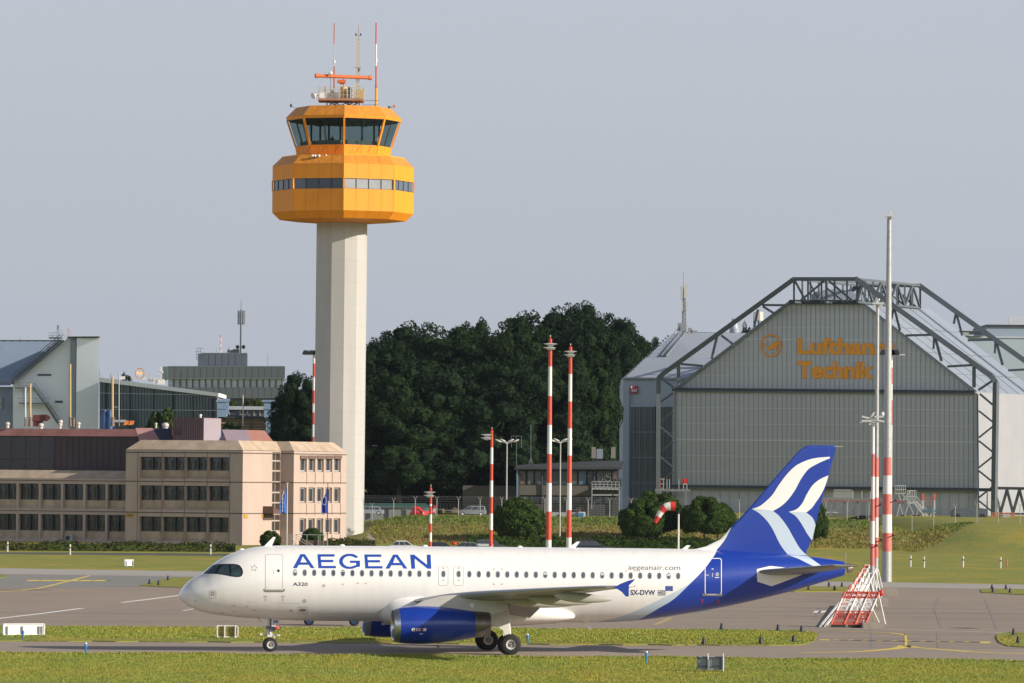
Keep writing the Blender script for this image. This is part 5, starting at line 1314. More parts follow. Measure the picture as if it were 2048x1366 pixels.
def dome(px, py, r, m, label):
    p = P(px, py, RY); mb = MB(); mb.cyl(p - Vector((0, 0, .5)), p, r * .7, r * .7, 10); mb.ball(p + Vector((0, 0, .1)), (r, r, r * .8), 12, 8)
    single(mb, 'roof_vent', m, label, 'roof vent', tuple(p), 'round vents on the rust-coloured roof', 50)
ven = mat('vent_cream', (.55, .50, .44), .6, var=.08)
dome(15, 849, .35, ven, 'leftmost cream roof vent at the picture edge'); dome(121, 845, .35, ven, 'cream roof vent at the foot of the zigzag stair'); dome(120, 850, .3, ven, 'low cream vent in front of the stair-foot vent'); dome(157, 849, .32, ven, 'cream roof vent below the white gable tower'); dome(82, 852, .4, ven, 'flat pale roof dome left of the stair foot')
dome(331, 852, .5, mat('vent_grey', (.5, .5, .5), .5), 'grey roof cowl beside the purple plant room'); dome(312, 849, .2, ven, 'tiny white vent in front of the leafy bush on the roof'); dome(401, 832, .22, lampw, 'white globe vent on top of the purple plant room')
mb = MB(); p0 = P(63, 846, RY + 4); mb.prism([P(66, 830, RY + 4), P(95, 829, RY + 4), P(100, 835, RY + 4), P(93, 842, RY + 4), P(64, 842, RY + 4)], (0, 1.6, 0)); mb.obox(P(66, 853, RY + 4.2), (1.3, 0, 0), (0, 1.2, 0), (0, 0, .8))
single(mb, 'roof_hatch', mat('maroon_hatch', (.13, .035, .03), .6), 'dark maroon boxed hood on the roof before the stair', 'roof hood', tuple(p0))

# ---------- hangar with stair, far left
Yh = 1010.0
hg_w = grime('pale_grey_render', (.78, .83, .87), (.84, .89, .92), .15, (1, 1, .3), .8)
hg_r = mat('blue_grey_roof', (.27, .34, .43), .5, var=.05, scale=.1, stretch=(1, 1, 3))
hl = thing('hangar', 'pale grey hangar at far left with a steep blue-grey roof and tall end tower', 'hangar', (P(80, 870, Yh).x, Yh, 0))
W0 = lambda x, y, d=0.: PS(x, y, Yh + d, 150, .27)
mb = MB(); mb.prism([W0(26, 900), W0(26, 760), W0(44, 752), W0(137, 675), W0(153, 675), W0(153, 900)], (0, 30, 0)); mb.build('gable_wall', hg_w, hl)
mb = MB(); a, b = W0(152, 900, -1), W0(199.5, 676, -1); mb.obox((a.x, a.y - 1, 0), (b.x - a.x, b.y - a.y, 0), (b.x / b.y * 15, 14, 0), (0, 0, b.z)); mb.build('end_tower', hg_w, hl)
mb = MB(); a, b = W0(139, 900), W0(153, 676.5); mb.obox((a.x, a.y - .9, 0), (b.x - a.x, b.y - a.y, 0), (0, .5, 0), (0, 0, b.z - .15)); mb.build('corner_strip', mat('bluegrey_strip', (.27, .31, .34), .7), hl)
mb = MB(); a, b = W0(137, 675), W0(200, 675, -2); mb.obox((a.x, a.y - 1.9, b.z + .0), (b.x - a.x + .1, b.y - a.y, 0), (b.x / b.y * 15, 14, 0), (0, 0, .18)); mb.build('parapet', dark, hl)
mb = MB(); mb.add([W0(-120, 771, 2), W0(20, 771, 2), W0(126, 681.5, 16), W0(-120, 681, 16)], [(0, 1, 2, 3)]); mb.add([W0(-120, 771, 2), W0(20, 771, 2), W0(126, 681.5, 16), W0(-120, 681, 16)], []); mb.build('roof', hg_r, hl)
mb = MB()
for i in range(7): mb.beam(W0(12 + i * 16, 682, 16), W0(12 + i * 16 , 680.5, 16), .6, .3)
mb.beam(W0(-20, 681.3, 16), W0(128, 681.5, 16), .25, .25)
mb.build('ridge_vents', dark, hl)
mb = MB(); mb.obox(W0(-100, 900, .5), (W0(26, 900).x - W0(-100, 900).x, 0, 0), (0, 10, 0), (0, 0, W0(0, 772).z - W0(0, 900).z)); mb.build('annex_wall', mat('slate_blue_wall', (.23, .28, .34), .7, var=.05), hl)
mb = MB(); mb.obox(W0(-2, 818, -.2), (W0(8, 818).x - W0(-2, 818).x, 0, 0), (0, .1, 0), (0, 0, 2.2)); mb.build('wall_panel', mat('dark_slate', (.12, .15, .18), .6), hl)
mb = MB()
for (x0, y0, x1, y1) in ((75, 748, 102.5, 751.5), (110, 801.5, 125.5, 805.5)): a, b = W0(x0, y1, -.15), W0(x1, y0, -.15); mb.obox((a.x, a.y, a.z), (b.x - a.x, b.y - a.y, 0), (0, .1, 0), (0, 0, b.z - a.z))
mb.build('louvre', mat('louvre_dark', (.06, .08, .09), .6), hl)
mb = MB()
def stairflight(x0, y0, x1, y1, w, d):
    a, b = W0(x0, y0, d), W0(x1, y1, d); n = max(4, int(abs(a.z - b.z) / .3))
    for dd in (0, .9): mb.beam(a + Vector((0, dd, 0)), b + Vector((0, dd, 0)), .12, .32); mb.beam(a + Vector((0, dd, 1.1)), b + Vector((0, dd, 1.1)), .06, .06); mb.beam(a + Vector((0, dd, .6)), b + Vector((0, dd, .6)), .04, .04)
    for i in range(n): p = a.lerp(b, (i + .5) / n); mb.box((p.x, p.y + .45, p.z), (.32, .85, .06))
    for i in range(0, n, 4): p = a.lerp(b, (i + .5) / n); mb.beam(p, p + Vector((0, 0, 1.1)), .06, .06)
stairflight(20, 765, 120, 680, 1, -1.4); stairflight(24, 768, 126, 681, 1, -1.6)
stairflight(67, 776, 89, 807, 1, -2.4); stairflight(90, 808, 118, 850, 1, -2.4)
for (x0, x1, y) in ((-10, 30, 766), (30, 68, 777), (38, 98, 808), (98, 122, 677)):
    a, b = W0(x0, y, -2.6), W0(x1, y, -2.6); mb.obox(a, b - a, (0, 1.6, 0), (0, 0, .25))
    for i in range(6): p = a.lerp(b, i / 5); mb.beam(p, p + Vector((0, 0, 1.1)), .05, .05)
    for h_ in (.55, 1.1): mb.beam(a + Vector((0, 0, h_)), b + Vector((0, 0, h_)), .05, .05)
mb.beam(W0(46, 778, -2), W0(46, 808, -2), .08, .08)
mb.build('steel_stair', mat('stair_steel', (.11, .13, .15), .6), hl)
def rooftop_kit(bits, Y, label, cat='antenna', name='roof_antenna', m=None):
    mb = MB()
    for b in bits:
        if b[0] == 'l': mb.beam(P(b[1], b[2], Y), P(b[3], b[4], Y), b[5], b[5])
        else: p = P(b[1], b[2], Y); mb.box(p, (b[3], b[3], b[4]))
    p = P(bits[0][1], bits[0][2], Y)
    return single(mb, name, m or mat('antenna_grey', (.22, .24, .26), .6), label, cat, tuple(p))
rooftop_kit([('l', 116, 678, 116, 655, .12), ('b', 116, 655, .45, .9), ('l', 100, 678, 113, 663, .06), ('l', 113, 663, 124, 660, .06), ('l', 124, 660, 131, 677, .06), ('l', 122, 678, 122, 660, .05)], Yh, 'box-headed sensor mast at the top of the roof stair')
rooftop_kit([('l', 135, 676, 135, 656, .16), ('l', 138.5, 676, 138.5, 656, .16), ('l', 133, 660, 141, 660, .08), ('l', 140, 660, 147, 676, .05)], Yh, 'pair of short red and white obstruction light posts on the gable peak', m=mat('obstruction_pink', (.55, .35, .32), .6))
rooftop_kit([('l', 40.5, 681, 40.5, 673, .1), ('l', 40.5, 677, 42, 681, .06)], Yh + 16, 'small stub antenna on the blue-grey hangar ridge')
# ---------- glass hall
Yg = 985.0
Q = lambda x, y, d=0.: PS(x, y, Yg + d, 318)
gh = thing('glass_hall', 'long hall with dark glazed front under a white falling roof edge', 'hall', (Q(318, 860).x, Yg, 0))
mb = MB(); mb.prism([Q(199, 900), Q(199, 762.5), Q(436, 796), Q(436, 900)], (0, 25, 0)); mb.build('glazed_front', mat('hall_glass', (.045, .075, .085), .12, spec=.8, col2=(.075, .11, .12), var=.1, scale=.25), gh)
mb = MB(); mb.prism([Q(198, 754.5, -1.2), Q(437, 786, -1.2), Q(437, 793.5, -1.2), Q(198, 763.5, -1.2)], (0, 27, 0)); mb.build('roof_edge', mat('white_fascia', (.85, .87, .88), .6), gh)
mb = MB()
for i in range(39): x = 203 + i * 6.1; mb.beam(Q(x, 900, -.12), Q(x, 763.3 + (x - 199) * .1414, -.12), .12, .1, 0)
for i in (0, 6, 12, 17, 22, 27): x = 212 + i * 6.85 * 1.15; mb.beam(Q(x, 900, -.15), Q(x, 764 + (x - 199) * .1414, -.15), .3, .12, 1)
for y0, y1 in ((786, 790.5), (819, 821)): mb.beam(Q(200, y0, -.25), Q(436, y1, -.25), .14, .14, 2)
mb.beam(Q(436, 900, -.2), Q(436, 793, -.2), .35, .3, 2)
mb.build('mullions', [mat('mullion_grey', (.09, .12, .13), .5), mat('mullion_dark', (.02, .03, .035), .5), mat('rail_grey', (.30, .35, .38), .5)], gh)
tank_m = mat('blue_tank', (.03, .09, .24), .45)
for x, r, lb in ((208.5, .75, 'left blue tank standing before the glass hall'), (219, .6, 'right blue tank standing before the glass hall')):
    mb = MB(); a = Q(x, 900, -6); t = Q(x, 830, -6); o_ = Vector((a.x, a.y, 0)); mb.lathe([(0, r * .9), (t.z * .80, r), (t.z * .95, r), (t.z, r * .7), (t.z + .9, r * .55), (t.z + 1.0, .02)], o_, (0, 0, 1), 20)
    single(mb, 'storage_tank', tank_m, lb, 'tank', tuple(o_), 'blue tanks before the glass hall', 50)
# ---------- round crane emblem sign on the hall roof
emb = mat('sign_orange', (.88, .55, .22), .6); 
def crane(c, r, d, nn, m, par=None, off=None, name='crane_emblem', mirror=1, ringw=.14):
    c = Vector(c); z = Vector((0, 0, 1)); mb = MB(); n = 40
    A = [c + (d * math.cos(t) + z * math.sin(t)) * r for t in [2 * math.pi * i / n for i in range(n)]]; B = [c + (d * math.cos(t) + z * math.sin(t)) * r * (1 - ringw) for t in [2 * math.pi * i / n for i in range(n)]]
    mb.rings([[p for p in A], [p + nn * .12 for p in A], [p + nn * .12 for p in B], [p for p in B]], c0=False, c1=False)
    o_ = mb.build('emblem_ring', m, par, off)
    pts = [(-.80, .30), (-.56, .18), (-.38, -.06), (-.20, -.16), (.0, .12), (.24, .30), (.56, .34), (.76, .20), (.80, .08), (.58, .04), (.70, -.10), (.46, -.12), (.62, -.36), (.20, -.30), (-.08, -.40), (-.30, -.36), (-.48, -.16), (-.62, .06)]
    v, f = poly2d(pts); mb = MB(); mb.add([c + d * p[0] * r * mirror + z * p[1] * r + nn * .06 for p in v], f); q_ = mb.build('emblem_bird', m, par, off)
    return o_, q_
# (crane shape on the roof sign is seen as two mirrored wings)
es = thing('roof_emblem_sign', 'round orange-cream emblem sign standing on the glass hall roof', 'emblem sign', tuple(Q(279, 758, 8)))
cc_ = Q(279.5, 747, 8); r_ = 11.3 * (Yg + 8) / FPX
mb = MB(); n = 32; X_ = Vector((1, 0, 0)); z = Vector((0, 0, 1))
A = [cc_ + (X_ * .86 * math.cos(t) + z * math.sin(t)) * r_ for t in [2 * math.pi * i / n for i in range(n)]]; B = [cc_ + (X_ * .86 * math.cos(t) + z * math.sin(t)) * r_ * .84 for t in [2 * math.pi * i / n for i in range(n)]]
mb.rings([A, [p + Vector((0, .25, 0)) for p in A], [p + Vector((0, .25, 0)) for p in B], B], c0=False, c1=False); mb.build('emblem_ring', emb, es)
mb = MB()
for s in (-1, 1):
    pts = [(0, -.55), (.14, -.1), (.30, -.28), (.34, .02), (.60, -.30), (.66, .22), (.40, .48), (.22, .40), (.10, .12), (0, .02)]
    v, f = poly2d([(p[0] * s, p[1]) for p in pts]); mb.add([cc_ + X_ * p[0] * r_ * .9 + z * p[1] * r_ + Vector((0, .1, 0)) for p in v], f)
mb.build('emblem_bird', emb, es)
mb = MB(); mb.beam(cc_ - z * r_, cc_ - z * (r_ + .8), .4, .2); mb.build('sign_stand', galv, es)
rooftop_kit([('l', 199, 753, 199, 737, .08), ('l', 199, 748, 203, 754, .06), ('l', 221, 756, 221, 748, .08), ('b', 221, 752, .2, .6)], Yg + 4, 'thin lightning rod at the white hangar end of the glass hall roof')
for (x_, y_, w_, h_), n_ in zip(((300, 760, .7, .5), (306, 760, 1.2, .6), (315, 762, 1.4, .8), (322, 764, 1.2, .9), (289, 757, .6, .4), (245, 756, .9, .5)), ('second pale unit right of the round emblem sign', 'third pale unit right of the round emblem sign', 'widest pale unit before the grey office', 'pale unit closest to the grey office', 'smallest pale unit beside the round emblem sign', 'lone pale unit left of the round emblem sign')):
    mb = MB(); p = Q(x_, y_, 14); mb.box(p, (w_, w_, h_)); mb.box(p + Vector((0, 0, h_ / 2 + .04)), (w_ * 1.1, w_ * 1.1, .08)); single(mb, 'roof_unit', mat('unit_pale', (.55, .54, .50), .6), n_ + ' on the hall roof', 'roof unit', tuple(p), 'ventilation units on the glass hall roof')
rooftop_kit([('l', 322, 762, 322, 742, .16), ('b', 322, 739, .5, .9), ('b', 325, 744, .3, .5), ('b', 319, 745, .25, .6)], Yg + 40, 'white sector antenna mast left of the grey office', m=mat('antenna_white', (.6, .6, .6), .5))
# ---------- grey office with window band
Yo = 1150.0
O_ = lambda x, y, d=0.: PS(x, y, Yo + d, 450)
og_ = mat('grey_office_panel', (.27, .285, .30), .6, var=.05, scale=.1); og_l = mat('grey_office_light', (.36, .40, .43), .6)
of = thing('grey_office_building', 'flat grey office block with a ribbon window band and rooftop box', 'office building', (O_(450, 860).x, Yo, 0))
def slab(x0, x1, y0, y1, d, dep, name, m, par=of, F=O_):
    a, b = F(x0, y1, d), F(x1, y0, d); mb = MB(); mb.obox((a.x, a.y, a.z), (b.x - a.x, b.y - a.y, 0), (b.x / b.y * dep * 1.1 if b.x < 0 else 0, dep, 0), (0, 0, b.z - a.z)); return mb.build(name, m, par)
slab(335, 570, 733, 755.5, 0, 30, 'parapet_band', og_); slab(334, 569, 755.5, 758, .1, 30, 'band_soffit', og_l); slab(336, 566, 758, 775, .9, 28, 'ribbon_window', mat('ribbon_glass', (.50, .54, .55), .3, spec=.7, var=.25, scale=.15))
slab(336, 566, 775, 796, .5, 28, 'lower_band', og_); slab(340, 562, 796, 812, 2, 26, 'lower_window_band', mat('deep_glass', (.05, .07, .09), .2))
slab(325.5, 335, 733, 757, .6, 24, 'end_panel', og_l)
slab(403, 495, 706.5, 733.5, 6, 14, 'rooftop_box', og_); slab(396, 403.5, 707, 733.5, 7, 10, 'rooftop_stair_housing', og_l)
mb = MB()
for i in range(18): x = 347 + i * 12.75; mb.beam(O_(x, 775, .8), O_(x, 758, .8), .55, .15, 0)
for i in range(18): x = 349 + i * 12.9; mb.beam(O_(x, 755, -.04), O_(x, 733.5, -.04), .08, .05, 1); mb.beam(O_(x, 795, .46), O_(x, 775.5, .46), .08, .05, 1)
for i in range(6): x = 417 + i * 13.3; mb.beam(O_(x, 733, 5.9), O_(x, 707, 5.9), .07, .05, 1)
mb.beam(O_(335, 733, -.1), O_(570, 733, -.1), .12, .2, 2); mb.beam(O_(403, 706.5, 5.9), O_(495, 706.5, 5.9), .15, .2, 2)
mb.build('facade_bars', [mat('bar_navy', (.03, .04, .06), .5), mat('panel_line', (.12, .125, .13), .6), og_l], of)
lad = MB()
for x in (392.5, 396.5, 401): lad.beam(O_(x, 719, 5), O_(x, 700, 5), .07, .07)
for y in (697, 703, 709, 715, 719): lad.beam(O_(392, y, 5), O_(402, y - 1, 5), .06, .06)
lad.beam(O_(396, 696, 5), O_(407, 698, 5), .07, .07); lad.build('roof_ladder', dark, of)
# cell mast
cm = thing('cellular_mast', 'dark slender cell mast with panel antennas above the grey office roof', 'antenna mast', tuple(O_(482, 706, 8)))
mb = MB(); mb.cyl(O_(481.2, 706, 8), O_(482, 619, 8), .20, .16, 10); mb.cyl(O_(482, 619, 8), O_(482.3, 600, 8), .06, .04, 6); mb.build('pole', mat('mast_slate', (.07, .09, .10), .6), cm)
for dx in (-5.5, -2, 3.5, 7): mb = MB(); a, b = O_(482 + dx, 649, 7.5), O_(482 + dx, 621, 7.5); mb.obox(a - Vector((.16, 0, 0)), (.32, 0, 0), (0, .2, 0), (0, 0, b.z - a.z)); mb.build('panel_antenna', mat('panel_grey', (.28, .30, .32), .5), cm)
mb = MB()
for y in (622, 647, 632): mb.beam(O_(475, y, 8), O_(490, y, 8), .09, .09)
mb.build('antenna_bracket', dark, cm)
mb = MB()
for x in (475, 487): p = O_(x, 694, 7); mb.cyl(p, p + Vector((.1, .3, 0)), .45, .3, 14)
mb.box(O_(472, 702, 7), (1.4, 1, .8)); mb.build('dish_antenna', dark, cm)
rooftop_kit([('l', 457, 706, 457, 690, .06), ('l', 455, 698, 460, 698, .06), ('b', 457, 702, .5, .7), ('b', 466, 703, 1.3, .6), ('b', 463, 704, .4, .9)], Yo + 7, 'small aerials on the rooftop box left of the cell mast')
mb = MB()
for k in range(6): a, b = O_(441, 706 - k * 6, 9), O_(441, 700 - k * 6, 9); mb.cyl(a, b, .14, .14, 8, k % 2)
single(mb, 'obstruction_mast', [mat('far_white', (.62, .60, .60), .6), mat('far_red', (.52, .25, .23), .6)], 'thin faint red and white striped mast on the rooftop box', 'mast', tuple(O_(441, 706, 9)))
rooftop_kit([('l', 433, 706, 433, 695, .06)], Yo + 8, 'plain whisker aerial left of the faint striped mast'); rooftop_kit([('l', 535, 733, 535, 708, .08), ('l', 534, 728, 536, 728, .08)], Yo + 8, 'lone whisker aerial on the right end of the grey office roof')
# ---------- yellow-brown low building and blue ducts
Yb = 905.0
K = lambda x, y, d=0.: P(x, y, Yb + d)
yb = thing('low_building', 'low yellow-brown slatted building with a dark brown roof', 'building', (K(500, 880).x, Yb, 0))
slab(436, 580, 836, 884, 0, 10, 'slatted_wall', mat('ochre_boards', (.30, .22, .11), .7, var=.12, scale=.6, stretch=(.2, 1, 4)), yb, K)
slab(436, 580, 833, 836.5, -.6, 11, 'roof_edge', dark, yb, K)
slab(455, 545, 818, 834, 2, 8, 'upper_windows', mat('upper_glass', (.10, .12, .14), .3), yb, K); slab(452, 542, 813, 819, 1.4, 9, 'upper_roof', mat('white_eaves', (.45, .48, .50), .6), yb, K)
mb = MB()
for x in (459, 480, 495, 508, 520, 533): mb.beam(K(x, 834, 1.9), K(x, 819, 1.9), .25, .1)
for y in (842, 848, 854, 860, 866): mb.beam(K(436, y, -.05), K(580, y, -.05), .06, .12, 1)
for x in (478, 500, 528, 545): mb.beam(K(x, 880, -.08), K(x, 842, -.08), 1.1, .1, 2)
mb.build('facade_bars', [mat('bar_tan', (.45, .42, .36), .6), mat('shadow_gap', (.10, .07, .035), .8), mat('brown_panel', (.16, .13, .08), .6)], yb)
duct = mat('blue_duct', (.20, .29, .40), .5, var=.06)
for pts, lb in ((((444, 800), (444, 834), 1.5), 'blue ventilation duct left beside the glass hall end'), (((452, 797), (452, 828), .9), 'second narrower blue duct beside the glass hall end'), (((541, 800), (541, 835), 2.2), 'broad blue duct at the left edge of the leafy tree'), (((537.5, 834), (537.5, 884), 1.0), 'tall slim blue duct in front of the yellow-brown wall')):
    (x0, y0), (x1, y1), w = pts; a, b = K(x0, y1, -1.5), K(x1, y0, -1.5); mb = MB(); mb.box(((a.x), a.y, (a.z + b.z) / 2), (w, w, b.z - a.z)); mb.box((a.x, a.y, b.z - .2), (w * 1.35, w * 1.2, .35)); mb.box((a.x, a.y, (a.z + b.z) / 2), (w * 1.12, w * 1.12, .25))
    single(mb, 'ventilation_duct', duct, lb, 'duct', tuple(a), 'blue ventilation ducts')
slab_b = MB(); slab_b.prism([K(537, 884, -8), K(545, 862, -8), K(590, 862, -8), K(600, 884, -8)], (0, 3, 0)); single(slab_b, 'shed_roof', mat('brown_tile', (.085, .045, .035), .7), 'dark brown pitched shed roof behind the beige block near the tower', 'roof', tuple(K(560, 884, -8)))
mb = MB(); mb.cyl(K(486, 866, -12), K(486, 790, -12), .12, .08, 8); mb.box(K(486, 829, -12), (1.1, .2, .25)); mb.box(K(486, 832, -12), (.3, .3, .7)); mb.box(K(486, 860, -12), (.5, .5, 1.5), 1)
single(mb, 'weather_mast', [mat('cream_post', (.58, .54, .42), .6), mat('brown_base', (.2, .14, .1), .7)], 'slim cream post with sensor boxes between the grey office and the tower', 'mast', tuple(K(486, 866, -12)))
# ================================================================== MAINTENANCE HANGAR
YT = 930.0
HZ = PLAT
T_ = lambda x, y, d=0.: PS(x, y, YT + d, 1651)
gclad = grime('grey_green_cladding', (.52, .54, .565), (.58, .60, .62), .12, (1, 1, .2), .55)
gclad_d = grime('lower_door_cladding', (.48, .50, .52), (.53, .55, .57), .12, (1, 1, .2), .55)
roof_b = grime('blue_grey_sheet_roof', (.24, .28, .34), (.29, .33, .39), .08, (1, 1, 1), .5)
roof_l = grime('pale_sheet_roof', (.34, .38, .44), (.40, .44, .50), .08, (1, 1, 1), .5)
truss_m = mat('truss_slate_paint', (.10, .12, .135), .55, var=.1, scale=.3)
rib_m = mat('cladding_groove', (.31, .33, .34), .6); seamw = mat('pale_seam', (.66, .68, .68), .6)
EX = Vector((13.3, 28, 0))
han = thing('maintenance_hangar', 'large grey-green hangar with sloping sides and orange lettering on its gable', 'hangar', (T_(1650, 1040).x, YT, HZ))
zg = HZ - .3
def G0(x, y, d=0.): return T_(x, y, d)
bl_, br_ = G0(1349, 900), G0(1954, 900); bl_.z = br_.z = zg
prof = [bl_, G0(1348.5, 782), G0(1580, 606), G0(1722, 606), G0(1951, 785), br_]
mb = MB(); k_ = EX * 1.08
mb.add([prof[0], prof[1], prof[1] + k_, prof[0] + k_], [(0, 1, 2, 3)]); mb.build('left_wall', gclad, han)
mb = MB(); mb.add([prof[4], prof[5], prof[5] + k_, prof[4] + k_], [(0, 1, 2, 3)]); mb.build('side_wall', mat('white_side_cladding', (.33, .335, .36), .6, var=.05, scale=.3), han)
mb = MB(); mb.add([prof[0] + k_, prof[1] + k_, prof[2] + k_, prof[3] + k_, prof[4] + k_, prof[5] + k_], [(0, 1, 2, 3, 4, 5)]); mb.build('rear_gable', gclad, han)
mb = MB(); up_ = Vector((0, 0, .12))
for a, b in ((1, 2), (2, 3), (3, 4)):
    mb.obox(prof[a] - EX * .02, prof[b] - prof[a], k_ * 1.03, up_)
mb.build('roof', roof_b, han)
mb = MB()
for t in range(1, 6):
    s = t / 6; o_ = k_ * s + Vector((0, 0, .16)); mb.beam(prof[3] + o_, prof[4] + o_, .07, .05)
for s in (.28, .56, .8): p = prof[3].lerp(prof[4], s) + Vector((0, 0, .15)); mb.beam(p, p + k_, .12, .1)
mb.build('roof_seam', mat('roof_seam', (.15, .17, .20), .5), han)
# gable (upper) and doors (lower), with vertical grooves
def gable_y(x):
    if x < 1580: return 782 + (606 - 782) * (x - 1348.5) / (1580 - 1348.5)
    if x > 1722: return 606 + (785 - 606) * (x - 1722) / (1951 - 1722)
    return 606
mb = MB(); mb.add([G0(1348.5, 782, -.05), G0(1580, 606, -.05), G0(1722, 606, -.05), G0(1951, 785, -.05)], [(0, 1, 2, 3)]); gab = mb.build('gable', gclad, han)
mb = MB(); mb.prism([G0(1352, 783, -.6), G0(1948, 788, -.6), G0(1948, 977, -.6), G0(1352, 972, -.6)], (0, .5, 0)); dor = mb.build('sliding_door', gclad_d, han)
mb = MB(); q = [G0(1352, 975, -.1), G0(1948, 979, -.1)]; mb.prism([q[0], q[1], Vector((q[1].x, q[1].y, zg)), Vector((q[0].x, q[0].y, zg))], (0, .1, 0)); mb.build('base_wall', gclad_d, han)
mb = MB(); mb2 = MB()
for i in range(63):
    x = 1354 + i * 9.55; yt = gable_y(x) + 2; xx = (x - 1350) * .0083
    if yt < 779: mb.beam(G0(x, yt, -.09), G0(x, 781, -.09), .18, .06)
    mb2.beam(G0(x, 786 + xx, -.64), G0(x, 972 + xx, -.64), .18, .06)
    if i % 2: mb.beam(G0(x, 979 + xx, -.14), G0(x, 1034, -.14), .12, .05)
mb.build('groove', rib_m, gab); mb2.build('groove', rib_m, dor)
mb = MB()
for y, s0 in ((632, 0), (655, 0), (679, 1), (704, 0), (728, 0), (752, 0)):
    xs_ = [x for x in range(1350, 1952, 2) if gable_y(x) < y - 2]; a, b = xs_[0] + 1, xs_[-1] - 1
    mb.beam(G0(a, y + .0055 * (a - 1580), -.13), G0(b, y + .0055 * (b - 1580), -.13), .05, .10 if not s0 else .22)
for y, s0 in ((815, 0), (847, 0), (879, 1), (911, 0), (943, 0)):
    mb.beam(G0(1352, y, -.70), G0(1948, y + .0085 * 600, -.70), .05, .10 if not s0 else .24)
mb.build('sheet_seam', seamw, han)
mb = MB(); mb.beam(G0(1345, 778.5, -1.0), G0(1950, 784, -1.0), .6, .55); mb.beam(G0(1345, 781.8, -1.35), G0(1950, 787, -1.35), .1, .2, 1)
mb.beam(G0(1345, 972, -1.0), G0(1985, 979, -1.0), .6, .45); mb.beam(G0(1345, 975.5, -1.3), G0(1985, 982, -1.3), .15, .2, 1)
mb.beam(G0(1580, 604, -.3), G0(1722, 604.5, -.3), .9, .75)
mb.build('door_rail', [mat('rail_navy', (.045, .055, .07), .5), truss_m], han)
mb = MB(); mb.beam(G0(1951.5, 786, -.4), Vector((G0(1953, 900).x, G0(1953, 900).y - .4, zg)), 1.0, .6); mb.beam(G0(1349.5, 783, -.4), Vector((G0(1349, 900).x, G0(1349, 900).y - .4, zg)), .7, .5)
mb.beam(G0(1348, 780, -.4), G0(1580, 604, -.4), .35, .5); mb.beam(G0(1722, 604, -.4), G0(1952, 784, -.4), .35, .5); mb.build('verge_trim', mat('verge_blue_grey', (.22, .25, .28), .5), han)
mb = MB(); c_ = G0(1668, 604, 14); rs = []
for k in range(9): a = math.pi * k / 8; rs.append((c_.x - 4.2 * math.cos(a), c_.z + 1.0 + 1.3 * math.sin(a)))
mb.prism([(x, c_.y, z) for x, z in rs] + [(c_.x + 4.2, c_.y, c_.z - .2), (c_.x - 4.2, c_.y, c_.z - .2)], (1.5, 6, 0)); mb.build('roof_vent_hood', roof_b, han)
orl = mat('orange_lettering', (.92, .37, .02), .6)
def gword(s, x0, y0, x1, y1, bold):
    o_ = G0(x0, y1, -.20); u_ = G0(x1, y1 + .006 * (x1 - x0), -.20) - o_; v_ = G0(x0, y0, -.20) - o_
    return flat_word(s, o_, u_, v_, orl, 'lettering', gab, bold, Vector(han['wo']))
gword('Lufthansa', 1595, 675.5, 1792, 709, .045); gword('Technik', 1594, 722, 1748, 757, .045)
ring_c = G0(1542, 691, -.2); r_ = 23.0 * YT / FPX
crane(ring_c, r_, Vector((.89, -.45, 0)), Vector((-.45, -.89, 0)), orl, gab, Vector(han['wo']))
# external truss frames
def frame(shift, name):
    fr = MB()
    S = lambda x, y: G0(x, y, -4.0) + shift
    def b(x0, y0, x1, y1, w=.45): fr.beam(S(x0, y0), S(x1, y1), w, w, 0, up=(0, 1, 0))
    gl = S(1317, 900); gr = S(1989, 900)
    fr.beam(S(1317, 757), Vector((gl.x, gl.y, zg)), .95, .8); fr.beam(S(1992, 763), Vector((gr.x, gr.y, zg)), .95, .8)
    b(1317, 757, 1326, 748, .9); b(1324, 749, 1588, 558, .85); b(1587, 558, 1714, 558, .65); b(1712, 558, 1984, 753, .85); b(1982, 752, 1992, 765, .9)
    b(1357, 728, 1357, 770, .6); b(1324, 757, 1348, 776, .4); b(1318, 806, 1348, 785, .4); b(1362, 728, 1407, 732, .4)
    b(1434, 673, 1423, 718, .45); b(1443, 671, 1468, 690, .4); b(1525, 610, 1577, 610.5, .4); b(1526, 613, 1552, 629, .4); b(1516, 619, 1508, 655, .4)
    b(1948, 733, 1948, 775, .6); b(1984, 762, 1957, 780, .4); b(1895, 733, 1947, 730, .4); b(1960, 788, 1987, 811, .35)
    b(1789, 618, 1800, 661, .4); b(1787, 616, 1783, 637, .4); b(1812, 671, 1866, 669.5, .4); b(1868, 674, 1867, 698, .35); b(1870, 674, 1883, 722, .45)
    for x in (1588, 1616, 1643, 1652, 1669, 1694, 1714): b(x, 560, x, 604, .32)
    b(1590, 562, 1612, 603, .38); b(1619, 565, 1635, 596, .3); b(1600, 602, 1648, 562, .38); b(1658, 562, 1705, 602, .38); b(1688, 604, 1652, 575, .3)
    for x0, s in ((1318, 1), (1989, -1)):
        y = 822; k = 0
        xi, xo = (1347, 1318) if s == 1 else (1958, 1988)
        while y < 1010: b(xi, y, xo, y + 24, .3); b(xo, y + 29, xi, y + 53, .3); y += 60
    b(1955, 788, 1957, 1030, .25)
    return fr.build(name, truss_m, han)
frame(Vector((0, 0, 0)), 'truss_frame'); frame(EX, 'truss_frame')
mb = MB()
for x, y in ((1588, 558), (1650, 558), (1714, 558)):
    mb.beam(G0(x, y, -4), G0(x, y, -4) + EX * 1.0, .4, .4); mb.beam(G0(x, 604, -4), G0(x, 604, -4) + EX * 1.0, .35, .35)
